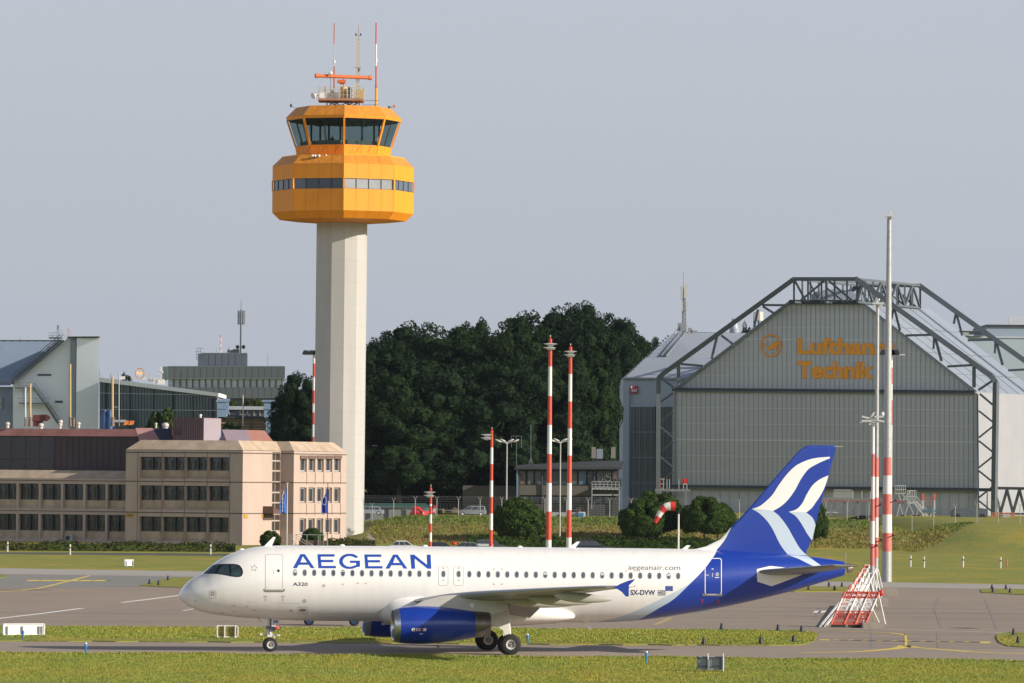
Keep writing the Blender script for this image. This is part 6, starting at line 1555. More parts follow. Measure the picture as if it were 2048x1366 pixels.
for t in range(9):
    s = EX * t / 8
    for x in (1588, 1714): mb.beam(G0(x, 558, -4) + s, G0(x, 604, -4) + s, .32, .32)
    if t < 8:
        for x in (1714,): a, b = (558, 604) if t % 2 else (604, 558); mb.beam(G0(x, a, -4) + s, G0(x, b, -4) + s + EX / 8, .36, .36)
mb.build('ridge_truss', truss_m, han)
mb = MB(); a = G0(1716, 603, 8)
for t in range(14): p = a + EX * t / 18; mb.beam(p, p + Vector((0, 0, 2.0)), .1, .1)
for h_ in (.7, 1.3, 2.0): mb.beam(a + Vector((0, 0, h_)), a + EX * .75 + Vector((0, 0, h_)), .08, .08)
for t in range(10): p = a + Vector((t * .9 - 1, 12, 0)); mb.beam(p, p + Vector((0, 0, 2.0)), .1, .1)
mb.build('roof_railing', truss_m, han)
mb = MB(); p = G0(1713, 556, -4); mb.ball(p, (.3, .3, .3), 8, 6); mb.build('obstruction_lamp', pale_red, han)
mb = MB()
y0, y1 = 978, 1026; X1 = G0(1989, 978, -3.5); 
for i in range(7):
    xa = 1989 + i * 25; a, b, c2_ = G0(xa, y0 + 1, 6), G0(xa + 12, y1, 6), G0(xa + 25, y0 + 1, 6); mb.beam(a, b, .45, .4); mb.beam(b, c2_, .45, .4)
mb.beam(G0(1985, 976, 6), G0(2160, 979, 6), .5, .5); mb.beam(G0(1985, 1027, 6), G0(2160, 1029, 6), .35, .35); mb.build('side_girder', truss_m, han)
# annex hangar at left
an = thing('side_hangar', 'bluish side hangar with pale sloping roof left of the big hangar', 'hangar', (P(1300, 1030, 965).x, 965, HZ))
YA = 965.0; A_ = lambda x, y, d=0.: PS(x, y, YA + d, 1300)
bwall = grime('blue_grey_wall', (.33, .39, .45), (.37, .43, .49), .2, (1, 1, .3), .7)
g_a = A_(1246, 900); g_a.z = zg; g_b = A_(1352, 900); g_b.z = zg
mb = MB(); mb.prism([g_a, A_(1246, 756), A_(1420, 757.5), Vector((A_(1420, 900).x, A_(1420, 900).y, zg))], (0, 30, 0)); mb.build('front_wall', bwall, an)
mb = MB(); mb.add([A_(1245.5, 756.5, -.4), A_(1430, 758, -.4), A_(1510, 666, 34), A_(1384, 665, 34), A_(1345, 668, 30)], [(0, 1, 2, 3, 4)])
mb.add([A_(1245.5, 758, -.4), A_(1430, 759.5, -.4), A_(1510, 668, 34), A_(1384, 667, 34), A_(1345, 670, 30)], [(0, 1, 2, 3, 4)]); mb.build('roof', roof_l, an)
mb = MB(); mb.beam(A_(1372, 669, 34), A_(1530, 671, 34), .6, .9); mb.build('ridge_beam', truss_m, an)
mb = MB(); mb.beam(A_(1300, 714, 16), A_(1460, 713, 16), .1, .15); mb.beam(A_(1245, 756.5, -.5), A_(1425, 758, -.5), .3, .35); mb.build('roof_seam', mat('roof_seam_pale', (.24, .27, .31), .5), an)
mb = MB()
for i in range(18): s = i / 17; mb.box(A_(1252 + 84 * s, 752 - 80 * s, -.2 + 30 * s), (.35, .3, .3))
for i in range(9): mb.box(A_(1300 + 8 * i, 713, 16), (.35, .3, .3))
mb.build('snow_guard', truss_m, an)
mb = MB()
for k in (0, 10):
    a, b = A_(1322 + k, 712, 14), A_(1360 + k * 1.1, 664, 32)
    mb.beam(a, b, .18, .3)
    for i in range(8): p = a.lerp(b, i / 7); mb.beam(p, p + Vector((0, 0, 1.3)), .08, .08)
    mb.beam(a + Vector((0, 0, 1.3)), b + Vector((0, 0, 1.3)), .08, .08)
for i in range(16): p = A_(1322, 712, 14).lerp(A_(1360, 664, 32), i / 15); mb.beam(p, p + Vector((1, 0, 0)), .3, .08)
mb.build('roof_stair', mat('stair_grey', (.16, .19, .22), .6), an)
ggl = mat('green_gate_glass', (.035, .06, .068), .2, spec=.6, col2=(.05, .08, .088), var=.1, scale=.2)
mb = MB(); g1_ = A_(1262, 812, -.3); g2_ = A_(1348, 812, -.3); mb.obox((g1_.x, g1_.y, zg), (g2_.x - g1_.x, g2_.y - g1_.y, 0), (0, .2, 0), (0, 0, g1_.z - zg)); gt = mb.build('glazed_gate', ggl, an)
mb = MB()
for x in (1267, 1279, 1291, 1303, 1328, 1336): mb.beam(A_(x, 813, -.4), A_(x, 1030, -.4), .14, .14, 0)
for x in (1310, 1316): mb.beam(A_(x, 813, -.4), A_(x, 1030, -.4), .9, .12, 1)
for y in (864, 915, 966): mb.beam(A_(1262, y, -.45), A_(1348, y + .6, -.45), .12, .12, 0)
mb.build('gate_bar', [mat('gate_bar_grey', (.20, .25, .28), .5), mat('gate_bar_dark', (.05, .055, .06), .5)], gt)
mb = MB(); mb.cyl(A_(1257, 775, -.6), A_(1257, 1030, -.6), .25, .25, 8); mb.beam(A_(1261, 812, -.5), A_(1350, 812.5, -.5), .35, .3); mb.build('rainwater_pipe', bwall, an)
sg = MB(); c_ = A_(1268.5, 779, -.7); sg.box(c_, (1.35, .15, 1.4)); sgo = sg.build('number_sign', mat('sign_red', (.42, .02, .03), .5), an)
flat_word('262', c_ + Vector((-.52, -.12, -.42)), (1.04, 0, 0), (0, 0, .52), lampw, 'sign_lettering', sgo, .03, Vector(an['wo']))
mb = MB(); mb.box(c_ + Vector((-.5, -.1, .45)), (.2, .02, .3)); mb.box(c_ + Vector((-.1, -.1, .5)), (.4, .02, .06)); mb.build('sign_mark', lampw, sgo)
# cell mast on the annex roof
cm2 = thing('cellular_mast', 'pale cell mast with stacked panel antennas beside the big hangar truss', 'antenna mast', tuple(A_(1368, 666, 30)))
mb = MB(); B_ = lambda x, y, d=0.: P(x, y, YA + 30 + d)
for dx, dy in ((-.35, -.3), (.35, -.3), (0, .35)): a, b = B_(1368, 668), B_(1368, 575); mb.beam(a + Vector((dx, dy, 0)), b + Vector((dx * .5, dy * .5, 0)), .14, .14)
for k in range(20): y = 664 - k * 4.2; mb.beam(B_(1364.5 if k % 2 else 1371.5, y, -.3), B_(1371.5 if k % 2 else 1364.5, y - 4.2, -.3), .1, .1)
mb.build('lattice', mat('mast_steel_grey', (.17, .19, .20), .6), cm2)
pan_w = mat('antenna_cream', (.50, .50, .46), .5)
for x0, x1, y0, y1 in ((1361, 1366, 572, 598), (1368, 1375.5, 567, 596), (1362, 1366, 603, 622), (1373, 1376.5, 604, 622)):
    a, b = B_(x0, y1, -1), B_(x1, y0, -1); mb = MB(); mb.obox(a, (b.x - a.x, b.y - a.y, 0), (0, .4, 0), (0, 0, b.z - a.z)); mb.build('panel_antenna', pan_w if x0 != 1361 else mat('antenna_pale_green', (.40, .45, .42), .5), cm2)
mb = MB(); mb.beam(B_(1366.5, 575), B_(1367, 543), .09, .09); mb.box(B_(1364, 654), (1.6, 1, 1.5)); mb.box(B_(1380, 661), (.8, .8, 1)); mb.box(B_(1388, 665), (1.2, .8, .8)); mb.beam(B_(1362, 650), B_(1376, 652), .12, .12)
mb.build('equipment', mat('equipment_grey', (.24, .25, .26), .6), cm2)
mb = MB(); p = B_(1517, 650); mb.cyl(B_(1517, 641.5), B_(1517, 624), 1.05, 1.0, 20, 0)
for dx in (-.8, 0, .8): mb.beam(B_(1517, 668) + Vector((dx, 0, 0)), B_(1517, 641) + Vector((dx, 0, 0)), .35, .35, 1)
single(mb, 'exhaust_stack', [mat('bright_metal', (.60, .54, .47), .35, .6), mat('stack_blue', (.10, .13, .16), .5)], 'shiny metal exhaust cylinder on legs between truss and gable', 'exhaust stack', tuple(p), smooth=40)
mb = MB(); mb.lathe([(0, .55), (.05, .8), (1.1, .95), (1.15, .8), (3.0, .45), (3.05, .02)], B_(1468.5, 669), (0, 0, 1), 18); single(mb, 'roof_extractor', roof_l, 'pale conical extractor hood under the left truss chord', 'roof vent', tuple(B_(1468.5, 669)), smooth=40)
# pale hangar far right
Yr = 1080.0; R_ = lambda x, y, d=0.: P(x, y, Yr + d)
fh = thing('far_hangar', 'pale blue-grey hangar hall showing behind the big hangar at right', 'hangar', (R_(2010, 760).x, Yr, 3))
slab(1905, 2200, 674, 900, 6, 40, 'wall', mat('pale_blue_wall', (.36, .44, .50), .7, var=.03, scale=.1), fh, R_); slab(1973, 2200, 652, 674, 8, 30, 'upper_wall', mat('blue_wall', (.27, .33, .39), .7), fh, R_)
slab(1972, 2200, 651, 653, 7.6, 31, 'parapet', dark, fh, R_); slab(1905, 1974, 662, 668, 4, 3, 'dark_units', dark, fh, R_); slab(1912, 1938, 665, 671, 3, 3, 'roof_units', galv, fh, R_)
mb = MB()
for y in (636, 641, 647): mb.beam(R_(2018, y, 10), R_(2100, y + .5, 10), .35, .35)
for x in (2019, 2040, 2060): mb.beam(R_(x, 652, 10), R_(x, 634, 10), .3, .3)
mb.beam(R_(2018, 652, 10), R_(2018, 629, 10), .08, .08); mb.beam(R_(1905, 674, 5.8), R_(2200, 676, 5.8), .1, .2)
mb.build('roof_gantry', mat('gantry_white', (.55, .58, .60), .5), fh)

# ================================================================== SMALL TWO-STOREY BUILDING ON THE BANK
YS = 815.0; M_ = lambda x, y, d=0.: P(x, y, YS + d)
sb = thing('two_storey_building', 'dark flat-roofed two-storey building with graffitied upper windows above the bank', 'building', (M_(1140, 1030).x, YS, PLAT))
sbw = mat('grey_brick_band', (.105, .098, .085), .9, var=.12, scale=1)
slab(1036, 1236, 972, 990, 0, 12, 'band_wall', sbw, sb, M_); slab(1036, 1236, 938, 972, .5, 12, 'upper_recess', mat('recess_dark', (.03, .032, .036), .8), sb, M_); slab(1036, 1240, 990, 1040, .4, 12, 'lower_wall', mat('lower_wall_dark', (.05, .052, .055), .8, var=.1), sb, M_)
mb = MB(); mb.prism([M_(1029, 938, -1), M_(1243, 938, -1), M_(1250, 922, 6), M_(1200, 921, 8), M_(1034, 930, 6)], (0, 6, .02)); mb.build('roof', mat('bitumen_roof', (.045, .05, .058), .8), sb)
mb = MB(); mb.beam(M_(1029, 936.5, -1.2), M_(1244, 936.5, -1.2), .3, .35); mb.build('eaves', dark, sb)
gw = [mat('graffiti_glass_red', (.10, .07, .065), .4, var=.6, scale=1.6, col2=(.20, .15, .14)), mat('graffiti_glass_grey', (.07, .085, .09), .3, var=.4, scale=2, col2=(.14, .15, .15)), mat('dull_glass', (.035, .045, .05), .2, spec=.7), mat('blue_panel', (.085, .14, .20), .4)]
for i, (a, b, m) in enumerate(((1040, 1051, 0), (1055, 1067, 1), (1070, 1082, 1), (1088, 1096, 2), (1104, 1118, 2), (1121, 1134, 2), (1139, 1154, 1), (1157.5, 1172, 3), (1175, 1186, 2), (1194, 1206, 1), (1207, 1222, 1), (1224, 1234, 0))):
    slab(a, b, 942, 969, .3, .1, 'window', gw[m], sb, M_)
for i in range(9): slab(1041 + i * 21, 1057 + i * 21, 993, 1006, .2, .1, 'lower_window', gw[2], sb, M_)
mb = MB()
def strokes(x, pts): 
    for a, b in zip(pts, pts[1:]): mb.beam(M_(x + a[0], 955 + a[1], .2), M_(x + b[0], 955 + b[1], .2), .3, .06)
strokes(1200, [(-3, -8), (-5, -2), (2, -1), (-3, 4), (-4, 10)]); strokes(1201, [(3, -6), (5, 0), (3, 6)]); strokes(1216, [(6, -8), (-3, -8), (-4, -3), (5, 0), (6, 6), (-2, 8), (-6, 5)]); strokes(1229, [(-3, -4), (-3, 6), (3, 2), (3, 9)]); strokes(1148, [(-5, -3), (0, -6), (5, -3), (2, 0), (-4, 1)]); strokes(1178, [(-4, -3), (4, -3)])
mb.build('graffiti', mat('graffiti_paint', (.34, .33, .25), .7), sb)
mb = MB()
for x in (1037.5, 1085, 1189, 1237): mb.beam(M_(x, 938, -.2), M_(x, 1020, -.2), .3, .25)
mb.beam(M_(1034.5, 937, -.6), M_(1034.5, 1000, -.6), .25, .25, 1); mb.build('post', [mat('post_slate', (.06, .065, .075), .6), mat('blue_post', (.13, .20, .27), .6)], sb)
mb = MB(); a, b = M_(1184, 979, -2.5), M_(1239, 980, -2.5); mb.obox(a, b - a, (0, 2.3, 0), (0, 0, .25))
for i in range(8): p = a.lerp(b, i / 7); mb.beam(p, p + Vector((0, 0, 1.2)), .09, .09)
for h_ in (.4, .8, 1.25): mb.beam(a + Vector((0, 0, h_)), b + Vector((0, 0, h_)), .08, .08)
mb.beam(a, a + Vector((0, 0, -3)), .12, .12); mb.beam(b, b + Vector((0, 0, -4)), .12, .12); mb.beam(M_(1184, 990, -2), M_(1237, 990, -2), .2, .2)
mb.build('balcony', mat('balcony_galvanised', (.30, .32, .33), .5), sb)
for a, b, y0, y1, lb in ((1183, 1192, 894, 915, 'leftmost beige cabinet on the dark building roof'), (1193, 1206, 898, 916, 'bluish cabinet with a rod on the dark building roof'), (1222, 1231, 894, 915, 'right beige cabinet on the dark building roof')):
    q0, q1 = M_(a, y1 + 9, 7), M_(b, y0, 7); mb = MB(); mb.obox((q0.x, q0.y, q0.z + .6), (q1.x - q0.x, 0, 0), (0, .9, 0), (0, 0, q1.z - q0.z - .6)); mb.obox((q0.x + .1, q0.y + .1, q0.z), (.1, 0, 0), (0, .1, 0), (0, 0, .6), 1); mb.obox((q1.x - .2, q0.y + .1, q0.z), (.1, 0, 0), (0, .1, 0), (0, 0, .6), 1)
    if a == 1193: mb.beam(M_(1204, 898, 7), M_(1204, 886, 7), .08, .08, 1)
    single(mb, 'roof_cabinet', [mat('cabinet_beige' if a != 1193 else 'cabinet_blue', (.20, .19, .17) if a != 1193 else (.20, .24, .28), .6), dark], lb, 'cabinet', tuple(q0), 'cabinets on the dark building roof')
rooftop_kit([('l', 1062, 930, 1062, 850, .07), ('l', 1057, 930, 1062, 915, .05), ('l', 1067, 930, 1062, 915, .05), ('l', 1053, 929, 1071, 929, .06)], YS + 8, 'tall thin whip aerial on the dark building roof'); rooftop_kit([('l', 1033, 935, 1033, 872, .05), ('l', 1023, 872, 1043, 872, .05), ('l', 1023, 872, 1023, 895, .05), ('l', 1043, 872, 1043, 895, .05)], YS + 3, 'thin square frame aerial beside the four-headed lamp')
lw = thing('low_wall_building', 'low blank grey-brown wall left of the dark two-storey building', 'building', (M_(960, 1030, 4).x, YS + 4, PLAT))
slab(925, 1036, 972, 1040, 4, 6, 'wall', mat('blank_wall', (.085, .08, .07), .9, var=.1, scale=.3), lw, M_)
shd = thing('storage_shed', 'low grey shed with a green roof behind the fence near the helicopter', 'shed', (P(780, 1030, 800).x, 800, PLAT))
V_ = lambda x, y, d=0.: P(x, y, 800 + d)
slab(700, 858, 1014, 1040, 0, 6, 'wall', mat('shed_wall', (.21, .215, .21), .8, var=.1, scale=.3), shd, V_)
mb = MB(); mb.prism([V_(699, 1015, -.3), V_(862, 1015, -.3), V_(850, 1006.5, 3), V_(699, 1006.5, 3)], (0, 3, 0)); mb.build('roof', mat('green_roof', (.02, .085, .075), .6), shd)
mb = MB()
for x in (740, 777, 812): mb.beam(V_(x, 1014, -.1), V_(x, 1036, -.1), .35, .1)
mb.build('wall_post', mat('blue_green_post', (.05, .10, .12), .6), shd)

# ================================================================== TREES
def leafmat(name, a, b, c=None):
    m = bpy.data.materials.new(name); m.use_nodes = True; MATS[name] = m
    noise_mix(m, [(.22, (1, 1, 1), .4, .62, b, .9), (1.1, (1, 1, 1), .5, .72, c or b, .6)], a, rough=1.0); m.node_tree.nodes['Principled BSDF'].inputs['Specular IOR Level'].default_value = .03; return m
lf_dark = leafmat('oak_leaves', (.014, .026, .014), (.019, .036, .015), (.026, .044, .016))
lf_mid = leafmat('lighter_oak_leaves', (.017, .032, .014), (.025, .044, .016), (.035, .052, .017))
lf_bush = leafmat('round_bush_leaves', (.030, .055, .014), (.045, .075, .018), (.075, .10, .022))
lf_far = leafmat('small_tree_leaves', (.04, .065, .02), (.06, .085, .025))
bark = mat('bark', (.06, .05, .04), .9, var=.3, scale=2, bump=.5)
def crown_mesh(name, seed, R, Hh, m, nl, nleaf, leaf, fill=True, shape=1.0, lobe=(.24, .36)):
    """foliage: many leaf clumps spread over and inside uneven lobes (centre at origin)"""
    r = np.random.RandomState(seed); lobes = []
    for i in range(nl):
        d = r.normal(size=3); d /= np.linalg.norm(d); q = r.uniform(.35, .80) ** .6 if shape == 1 else r.uniform(.82, .9)
        if d[2] < -.5: d[2] *= .5
        if shape == 1: d = np.sign(d) * np.abs(d) ** .72
        lobes.append((d * np.array([R, R, Hh]) * q * .86, R * r.uniform(*lobe) * (1.0 if d[2] < .5 else .85)))
    V = []; Fc = []; nf = len(lobes)
    if shape == 1 and nl > 80:
        for i in range(60):
            d = r.normal(size=3); d[2] = abs(d[2]); d /= np.linalg.norm(d); lobes.append((np.sign(d) * np.abs(d) ** .72 * np.array([R, R, Hh]) * r.uniform(.70, .82), R * r.uniform(.05, .13)))
    ztop = max(l[0][2] + l[1] * .9 for l in lobes)
    if fill:
        fb = MB()
        for c, q in lobes[:nf]:
            k = q * .86; fb.ball(tuple(c), (k, k, k * .85), 11, 8)
        V = [tuple(np.array(v) + r.normal(0, R * .017, 3)) for v in fb.v]; Fc = list(fb.f)
    pw = np.array([l[1] ** 1.6 for l in lobes]); idx = r.choice(len(lobes), nleaf, p=pw / pw.sum()); C_ = np.array([l[0] for l in lobes])[idx]; Q_ = np.array([l[1] for l in lobes])[idx]
    d = r.normal(size=(nleaf, 3)); d /= np.linalg.norm(d, axis=1)[:, None]; rad_ = Q_ * (1 + np.abs(r.normal(0, .10, nleaf)) - .06 + .10 * (r.rand(nleaf) > .93))
    p = C_ + d * rad_[:, None] * np.array([1, 1, .88])
    t = r.normal(size=(nleaf, 3)); u = np.cross(d + .7 * t, r.normal(size=(nleaf, 3))); u /= np.linalg.norm(u, axis=1)[:, None]
    w = np.cross(u, d + .9 * r.normal(size=(nleaf, 3))); w /= np.linalg.norm(w, axis=1)[:, None]; s = leaf * r.uniform(.55, 1.3, nleaf)[:, None]
    P4 = np.stack([p - u * s, p - w * s * .6, p + u * s, p + w * s * .6], 1).reshape(-1, 3)
    b0 = len(V); V = np.array(V + [tuple(x) for x in P4]); Fc += [(b0 + 4 * i, b0 + 4 * i + 1, b0 + 4 * i + 2, b0 + 4 * i + 3) for i in range(nleaf)]
    me = bpy.data.meshes.new(name); me.from_pydata([tuple(v) for v in V], [], Fc); me.materials.append(m); me.update(); me['top'] = float(ztop / Hh); return me
def trunk_mesh(h, r0, seed, spread):
    rr = random.Random(seed); mb = MB(); pts = []; n = 6
    for i in range(n + 1): pts.append(Vector((rr.uniform(-.03, .03) * h * i / n, rr.uniform(-.03, .03) * h * i / n, h * i / n)))
    for i in range(n): mb.cyl(pts[i], pts[i + 1], r0 * (1.25 if i == 0 else 1 - .5 * i / n), r0 * (1 - .5 * (i + 1) / n), 9)
    for k in range(6):
        a = 2 * math.pi * k / 6 + rr.random(); q = pts[3 + k % 3]; e = q + Vector((math.cos(a) * spread * .5, math.sin(a) * spread * .5, h * .12)); mb.cyl(q, e, r0 * .4, r0 * .12, 6); mb.cyl(e, e + Vector((math.cos(a + .6) * spread * .25, math.sin(a + .6) * spread * .25, h * .06)), r0 * .14, r0 * .05, 5)
    me = MB.build(mb, 'trunk', bark); d_ = me.data; bpy.data.objects.remove(me); return d_
CR = {}
def tree(name, label, px, ytop, Y, R, Hh, zb, mesh, tmesh, group=None, rot=0., zscale=1., cat='tree', ybase=None):
    """crown top shows at photo height ytop; R, Hh = half width and half height of the crown in metres"""
    top = P(px, ytop, Y); o_ = thing(name, label, cat, (top.x, Y, zb), group, world=False)
    cz = top.z - zb - Hh * mesh[0]['top']
    c = bpy.data.objects.new('crown', mesh[0]); COL.objects.link(c); c.parent = o_; c.location = (0, 0, cz); c.scale = (R / mesh[1], R / mesh[1], Hh / mesh[2]); c.rotation_euler = (0, 0, rot)
    t = bpy.data.objects.new('trunk', tmesh); COL.objects.link(t); t.parent = o_; k = max(1.0, cz * .9) / 10.0; t.scale = (k, k, k)
    return o_
cmA = (crown_mesh('oak_crown', 11, 10, 15, lf_dark, 150, 34000, .24, lobe=(.10, .22)), 10, 15); cmB = (crown_mesh('oak_crown', 23, 10, 15, lf_mid, 150, 34000, .23, lobe=(.10, .22)), 10, 15); cmC = (crown_mesh('oak_crown', 37, 10, 15, lf_dark, 140, 34000, .24, lobe=(.11, .23)), 10, 15)
cmL = (crown_mesh('loose_crown', 51, 10, 9, lf_dark, 60, 12000, .28, fill=False, lobe=(.12, .2)), 10, 9)
tkA = trunk_mesh(10, .45, 3, 2.2)
kinds = (cmA, cmB, cmC)
TL = [ # px, top y, Y, half-width m, half-height m, kind, label
 (762, 672, 845, 8, 13, 0, 'dark leafy tree directly right of the control tower shaft'), (800, 662, 880, 9, 14, 2, 'dark broad tree behind the one next to the tower'),
 (848, 642, 870, 9.5, 15, 0, 'dark rounded tree under the first hump of the treeline'), (905, 642, 860, 9, 14, 1, 'slightly lighter tree above the smallest red and white mast'),
 (955, 652, 875, 9, 14, 2, 'dark tree in the dip left of the treeline peak'), (985, 634, 880, 7, 13, 1, 'pointed tree topping the middle of the treeline'), (1030, 650, 850, 9, 14, 1, 'olive-tinted tree left of the taller mast pair'),
 (1068, 622, 885, 8.5, 16, 0, 'tall dark tree at the left shoulder of the peak'), (1115, 612, 890, 9.5, 16, 2, 'broad dark tree below the highest treetop'), (1150, 600, 900, 6.5, 12, 0, 'tallest tree poking above the treeline between the tall masts'),
 (1178, 630, 875, 6.3, 15, 0, 'dark tree right of the tall mast pair'), (1224, 626, 1015, 8, 18, 2, 'loose-topped tree with outlying twigs against the sky'), (1258, 662, 1018, 7, 16, 1, 'tree peeping over the lower side hangar roof'),
 (1299, 673, 1022, 5, 15, 2, 'last treetop before the side hangar ridge'), (1236, 790, 1014, 5, 14, 0, 'lowest crown seen in the gap left of the side hangar'), (1168, 700, 840, 6.0, 14, 1, 'mid-height tree in front of the right treeline'), (1205, 690, 905, 3.4, 14, 0, 'narrow tree closing the wood beside the side hangar'), (1080, 700, 835, 10, 15, 2, 'large tree filling the centre of the wood'),
 (990, 720, 832, 10, 14, 0, 'deep dark tree in front of the middle wood'), (880, 720, 832, 10.5, 15, 2, 'front tree in the left part of the wood'), (800, 740, 828, 10, 14, 1, 'front tree leaning behind the tower right edge')]
for i, (px, yt, Y, R, Hh, kd, lb) in enumerate(TL):
    tree('oak_tree', lb, px, yt, Y, R, Hh, PLAT - .2, kinds[kd], tkA, 'trees of the wood behind the apron', rot=i * 1.3)
# low understorey closing the gap below the crowns
for i, (px, yt, lb) in enumerate(((750, 900, 'dark undergrowth bush right beside the tower'), (805, 890, 'dark undergrowth behind the red helicopter'), (860, 895, 'dark undergrowth behind the smallest mast'), (920, 890, 'dark undergrowth left of the second mast'), (980, 880, 'dark undergrowth behind the four-headed lamp'), (1040, 885, 'dark undergrowth above the low grey wall'), (1105, 880, 'dark undergrowth behind the dark building roof'), (1170, 885, 'dark undergrowth behind the roof cabinets'), (1207, 905, 'dark undergrowth at the side hangar corner'))):
    tree('understorey_tree', lb, px, yt - 20, 834 + (i % 3) * 4, 6 if px < 1170 else 3, 8.5, PLAT - .2, kinds[i % 3], tkA, 'undergrowth at the foot of the wood', rot=i * 2.1)
for px, yt, Y, R, Hh, lb in ((606, 742, 800, 4.6, 8.0, 'dark leafy tree left of the control tower'), (585, 775, 803, 4.2, 7.5, 'lower dark crown at the outer left of the tower tree'), (618, 790, 802, 5, 8, 'dark crown hidden partly behind the striped lamp pole'), (596, 815, 801, 4.5, 7, 'lowest dark crown above the brown shed roof')):
    tree('oak_tree', lb, px, yt, Y, R, Hh, 0, kinds[int(px) % 3], tkA, 'trees left of the tower', rot=px)
tree('small_tree', 'small green tree growing between roofs before the glass hall', 325, 816, 800, 3.0, 4, 0, (crown_mesh('small_crown', 61, 10, 9, lf_far, 36, 4000, .9, fill=True, lobe=(.2, .32)), 10, 9), tkA)
cmS = (bpy.data.meshes['small_crown'], 10, 9)
tree('small_tree', 'small green tree in front of the yellow-brown low building', 458, 843, 870, 2.6, 3.2, 0, cmS, tkA, rot=1)
for px, yt, lb in ((462, 800, 'roof terrace shrub left under the grey office'), (500, 800, 'wide roof terrace shrub below the grey office'), (512, 797, 'second roof terrace shrub below the grey office')):
    tree('terrace_shrub', lb, px, yt, 1100, 1.8, 1.4, P(500, 816, 1100).z - 1.2, cmS, tkA, 'shrubs on the office terrace', rot=px, cat='shrub')
for px, yt, R, lb in ((1463, 654, 2.2, 'treetop showing under the left truss chord'), (1496, 643, 2.4, 'treetop showing left of the shiny exhaust stack'), (1528, 646, 1.6, 'treetop tip right of the shiny exhaust stack')):
    tree('oak_tree', lb, px, yt, 1030, R, 7, PLAT, cmL, tkA, 'treetops behind the side hangar', rot=px)
tree('lone_roof_tree', 'tiny dark treetop on the skyline above the glass hall', 252, 744, 1200, 1.5, 3, 0, cmL, tkA, rot=2)
# round clipped bushes on the bank
cmR = (crown_mesh('round_crown', 71, 10, 9, lf_bush, 80, 18000, .42, shape=2, lobe=(.2, .28)), 10, 9); cmR2 = (crown_mesh('round_crown', 83, 10, 9, lf_bush, 90, 18000, .42, shape=2, lobe=(.18, .26)), 10, 9)
for px, yt, Y, R, Hh, mm, lb in ((1035, 995, 738, 3.9, 3.6, cmR, 'round green tree on the bank left of the tall mast pair'), (1312, 982, 742, 4.2, 3.9, cmR2, 'large round green tree behind the windsock'), (1284, 1000, 737, 3.4, 3.4, cmR, 'lower left part-tree of the pair behind the windsock'), (1409, 993, 737, 3.5, 3.4, cmR, 'round green tree right of the windsock pole'), (1436, 1003, 740, 2.8, 3.0, cmR2, 'smaller round tree at the right of the windsock pole'), (1630, 1003, 742, 2.1, 3.4, cmR2, 'bushy tree half hidden by the airliner tail fin'), (1060, 1010, 741, 2.8, 3.0, cmR2, 'smaller round tree overlapping the left one on the bank')):
    g_ = G(px, 1090); zb = bank_z(P(px, yt, Y).x, Y) - .1
    tree('round_tree', lb, px, yt, Y, R, Hh, zb, mm, tkA, 'round trees on the bank', rot=px * .7)
for px, yt, Y, R, Hh, lb in ((541, 1061, 712, 1.5, 1.5, 'green shrub at the foot of the office corner'), (625, 1056, 709, 1.6, 1.5, 'green shrub behind the ramp railing'), (1502, 1082, 660, 2.4, .9, 'low scrub behind the rear fuselage')):
    tree('shrub', lb, px, yt, Y, R, Hh, 0, cmR, tkA, rot=px, cat='shrub')
# hedges
def hedge(name, label, a, b, h, w, m, seed, cat='hedge', leaf=.16, dens=70):
    a, b = Vector(a), Vector(b); L = (b - a).length; d = (b - a) / L; nn = Vector((-d.y, d.x, 0)); r = np.random.RandomState(seed); n = int(L * dens)
    s = r.uniform(0, L, n); ang = r.uniform(0, math.pi, n); hh = h * (1 + .12 * np.sin(s * .7) + .07 * np.sin(s * 2.9)); q = 1 + np.abs(r.normal(0, .07, n)); 
    mb = MB(); k = int(L / 1.5); rs = []
    for i in range(k + 1):
        p = a + d * L * i / k; hk = h * .88 * (1 + .12 * math.sin(L * i / k * .7) + .07 * math.sin(L * i / k * 2.9)); rs.append([p + nn * (w * .45 * math.cos(t)) + Vector((0, 0, hk * math.sin(t))) for t in [math.pi * j / 8 for j in range(9)]])
    mb.rings(rs)
    for i in range(n):
        c = a + d * s[i] + nn * (w * .5 * math.cos(ang[i]) * q[i]) + Vector((0, 0, hh[i] * math.sin(ang[i]) ** .8 * q[i]))
        u = Vector(r.normal(size=3)).normalized() * leaf * r.uniform(.6, 1.3); v = Vector(r.normal(size=3)).normalized() * leaf * .7
        mb.add([c - u, c - v, c + u, c + v], [(0, 1, 2, 3)])
    return single(mb, name, m, label, cat, tuple(a))
h_m = leafmat('hedge_leaves', (.040, .058, .014), (.075, .075, .028), (.05, .085, .015))
g0_, g1__ = G(-60, 1100.5), G(470, 1104)
hedge('hedge', 'long low green hedge along the foot of the beige office block', g0_, g1__, 1.05, 1.6, h_m, 4)
hedge('hedge', 'rough low hedge at the base of the control tower', G(655, 1093), G(752, 1094), .95, 1.4, h_m, 5)
hedge('hedge', 'dark clipped hedge beneath the round trees behind the fuselage', P(935, 1092, 722) - Vector((0, 0, 0)), P(1470, 1098, 722), 1.3, 2.4, lf_bush, 6, leaf=.2, dens=60)
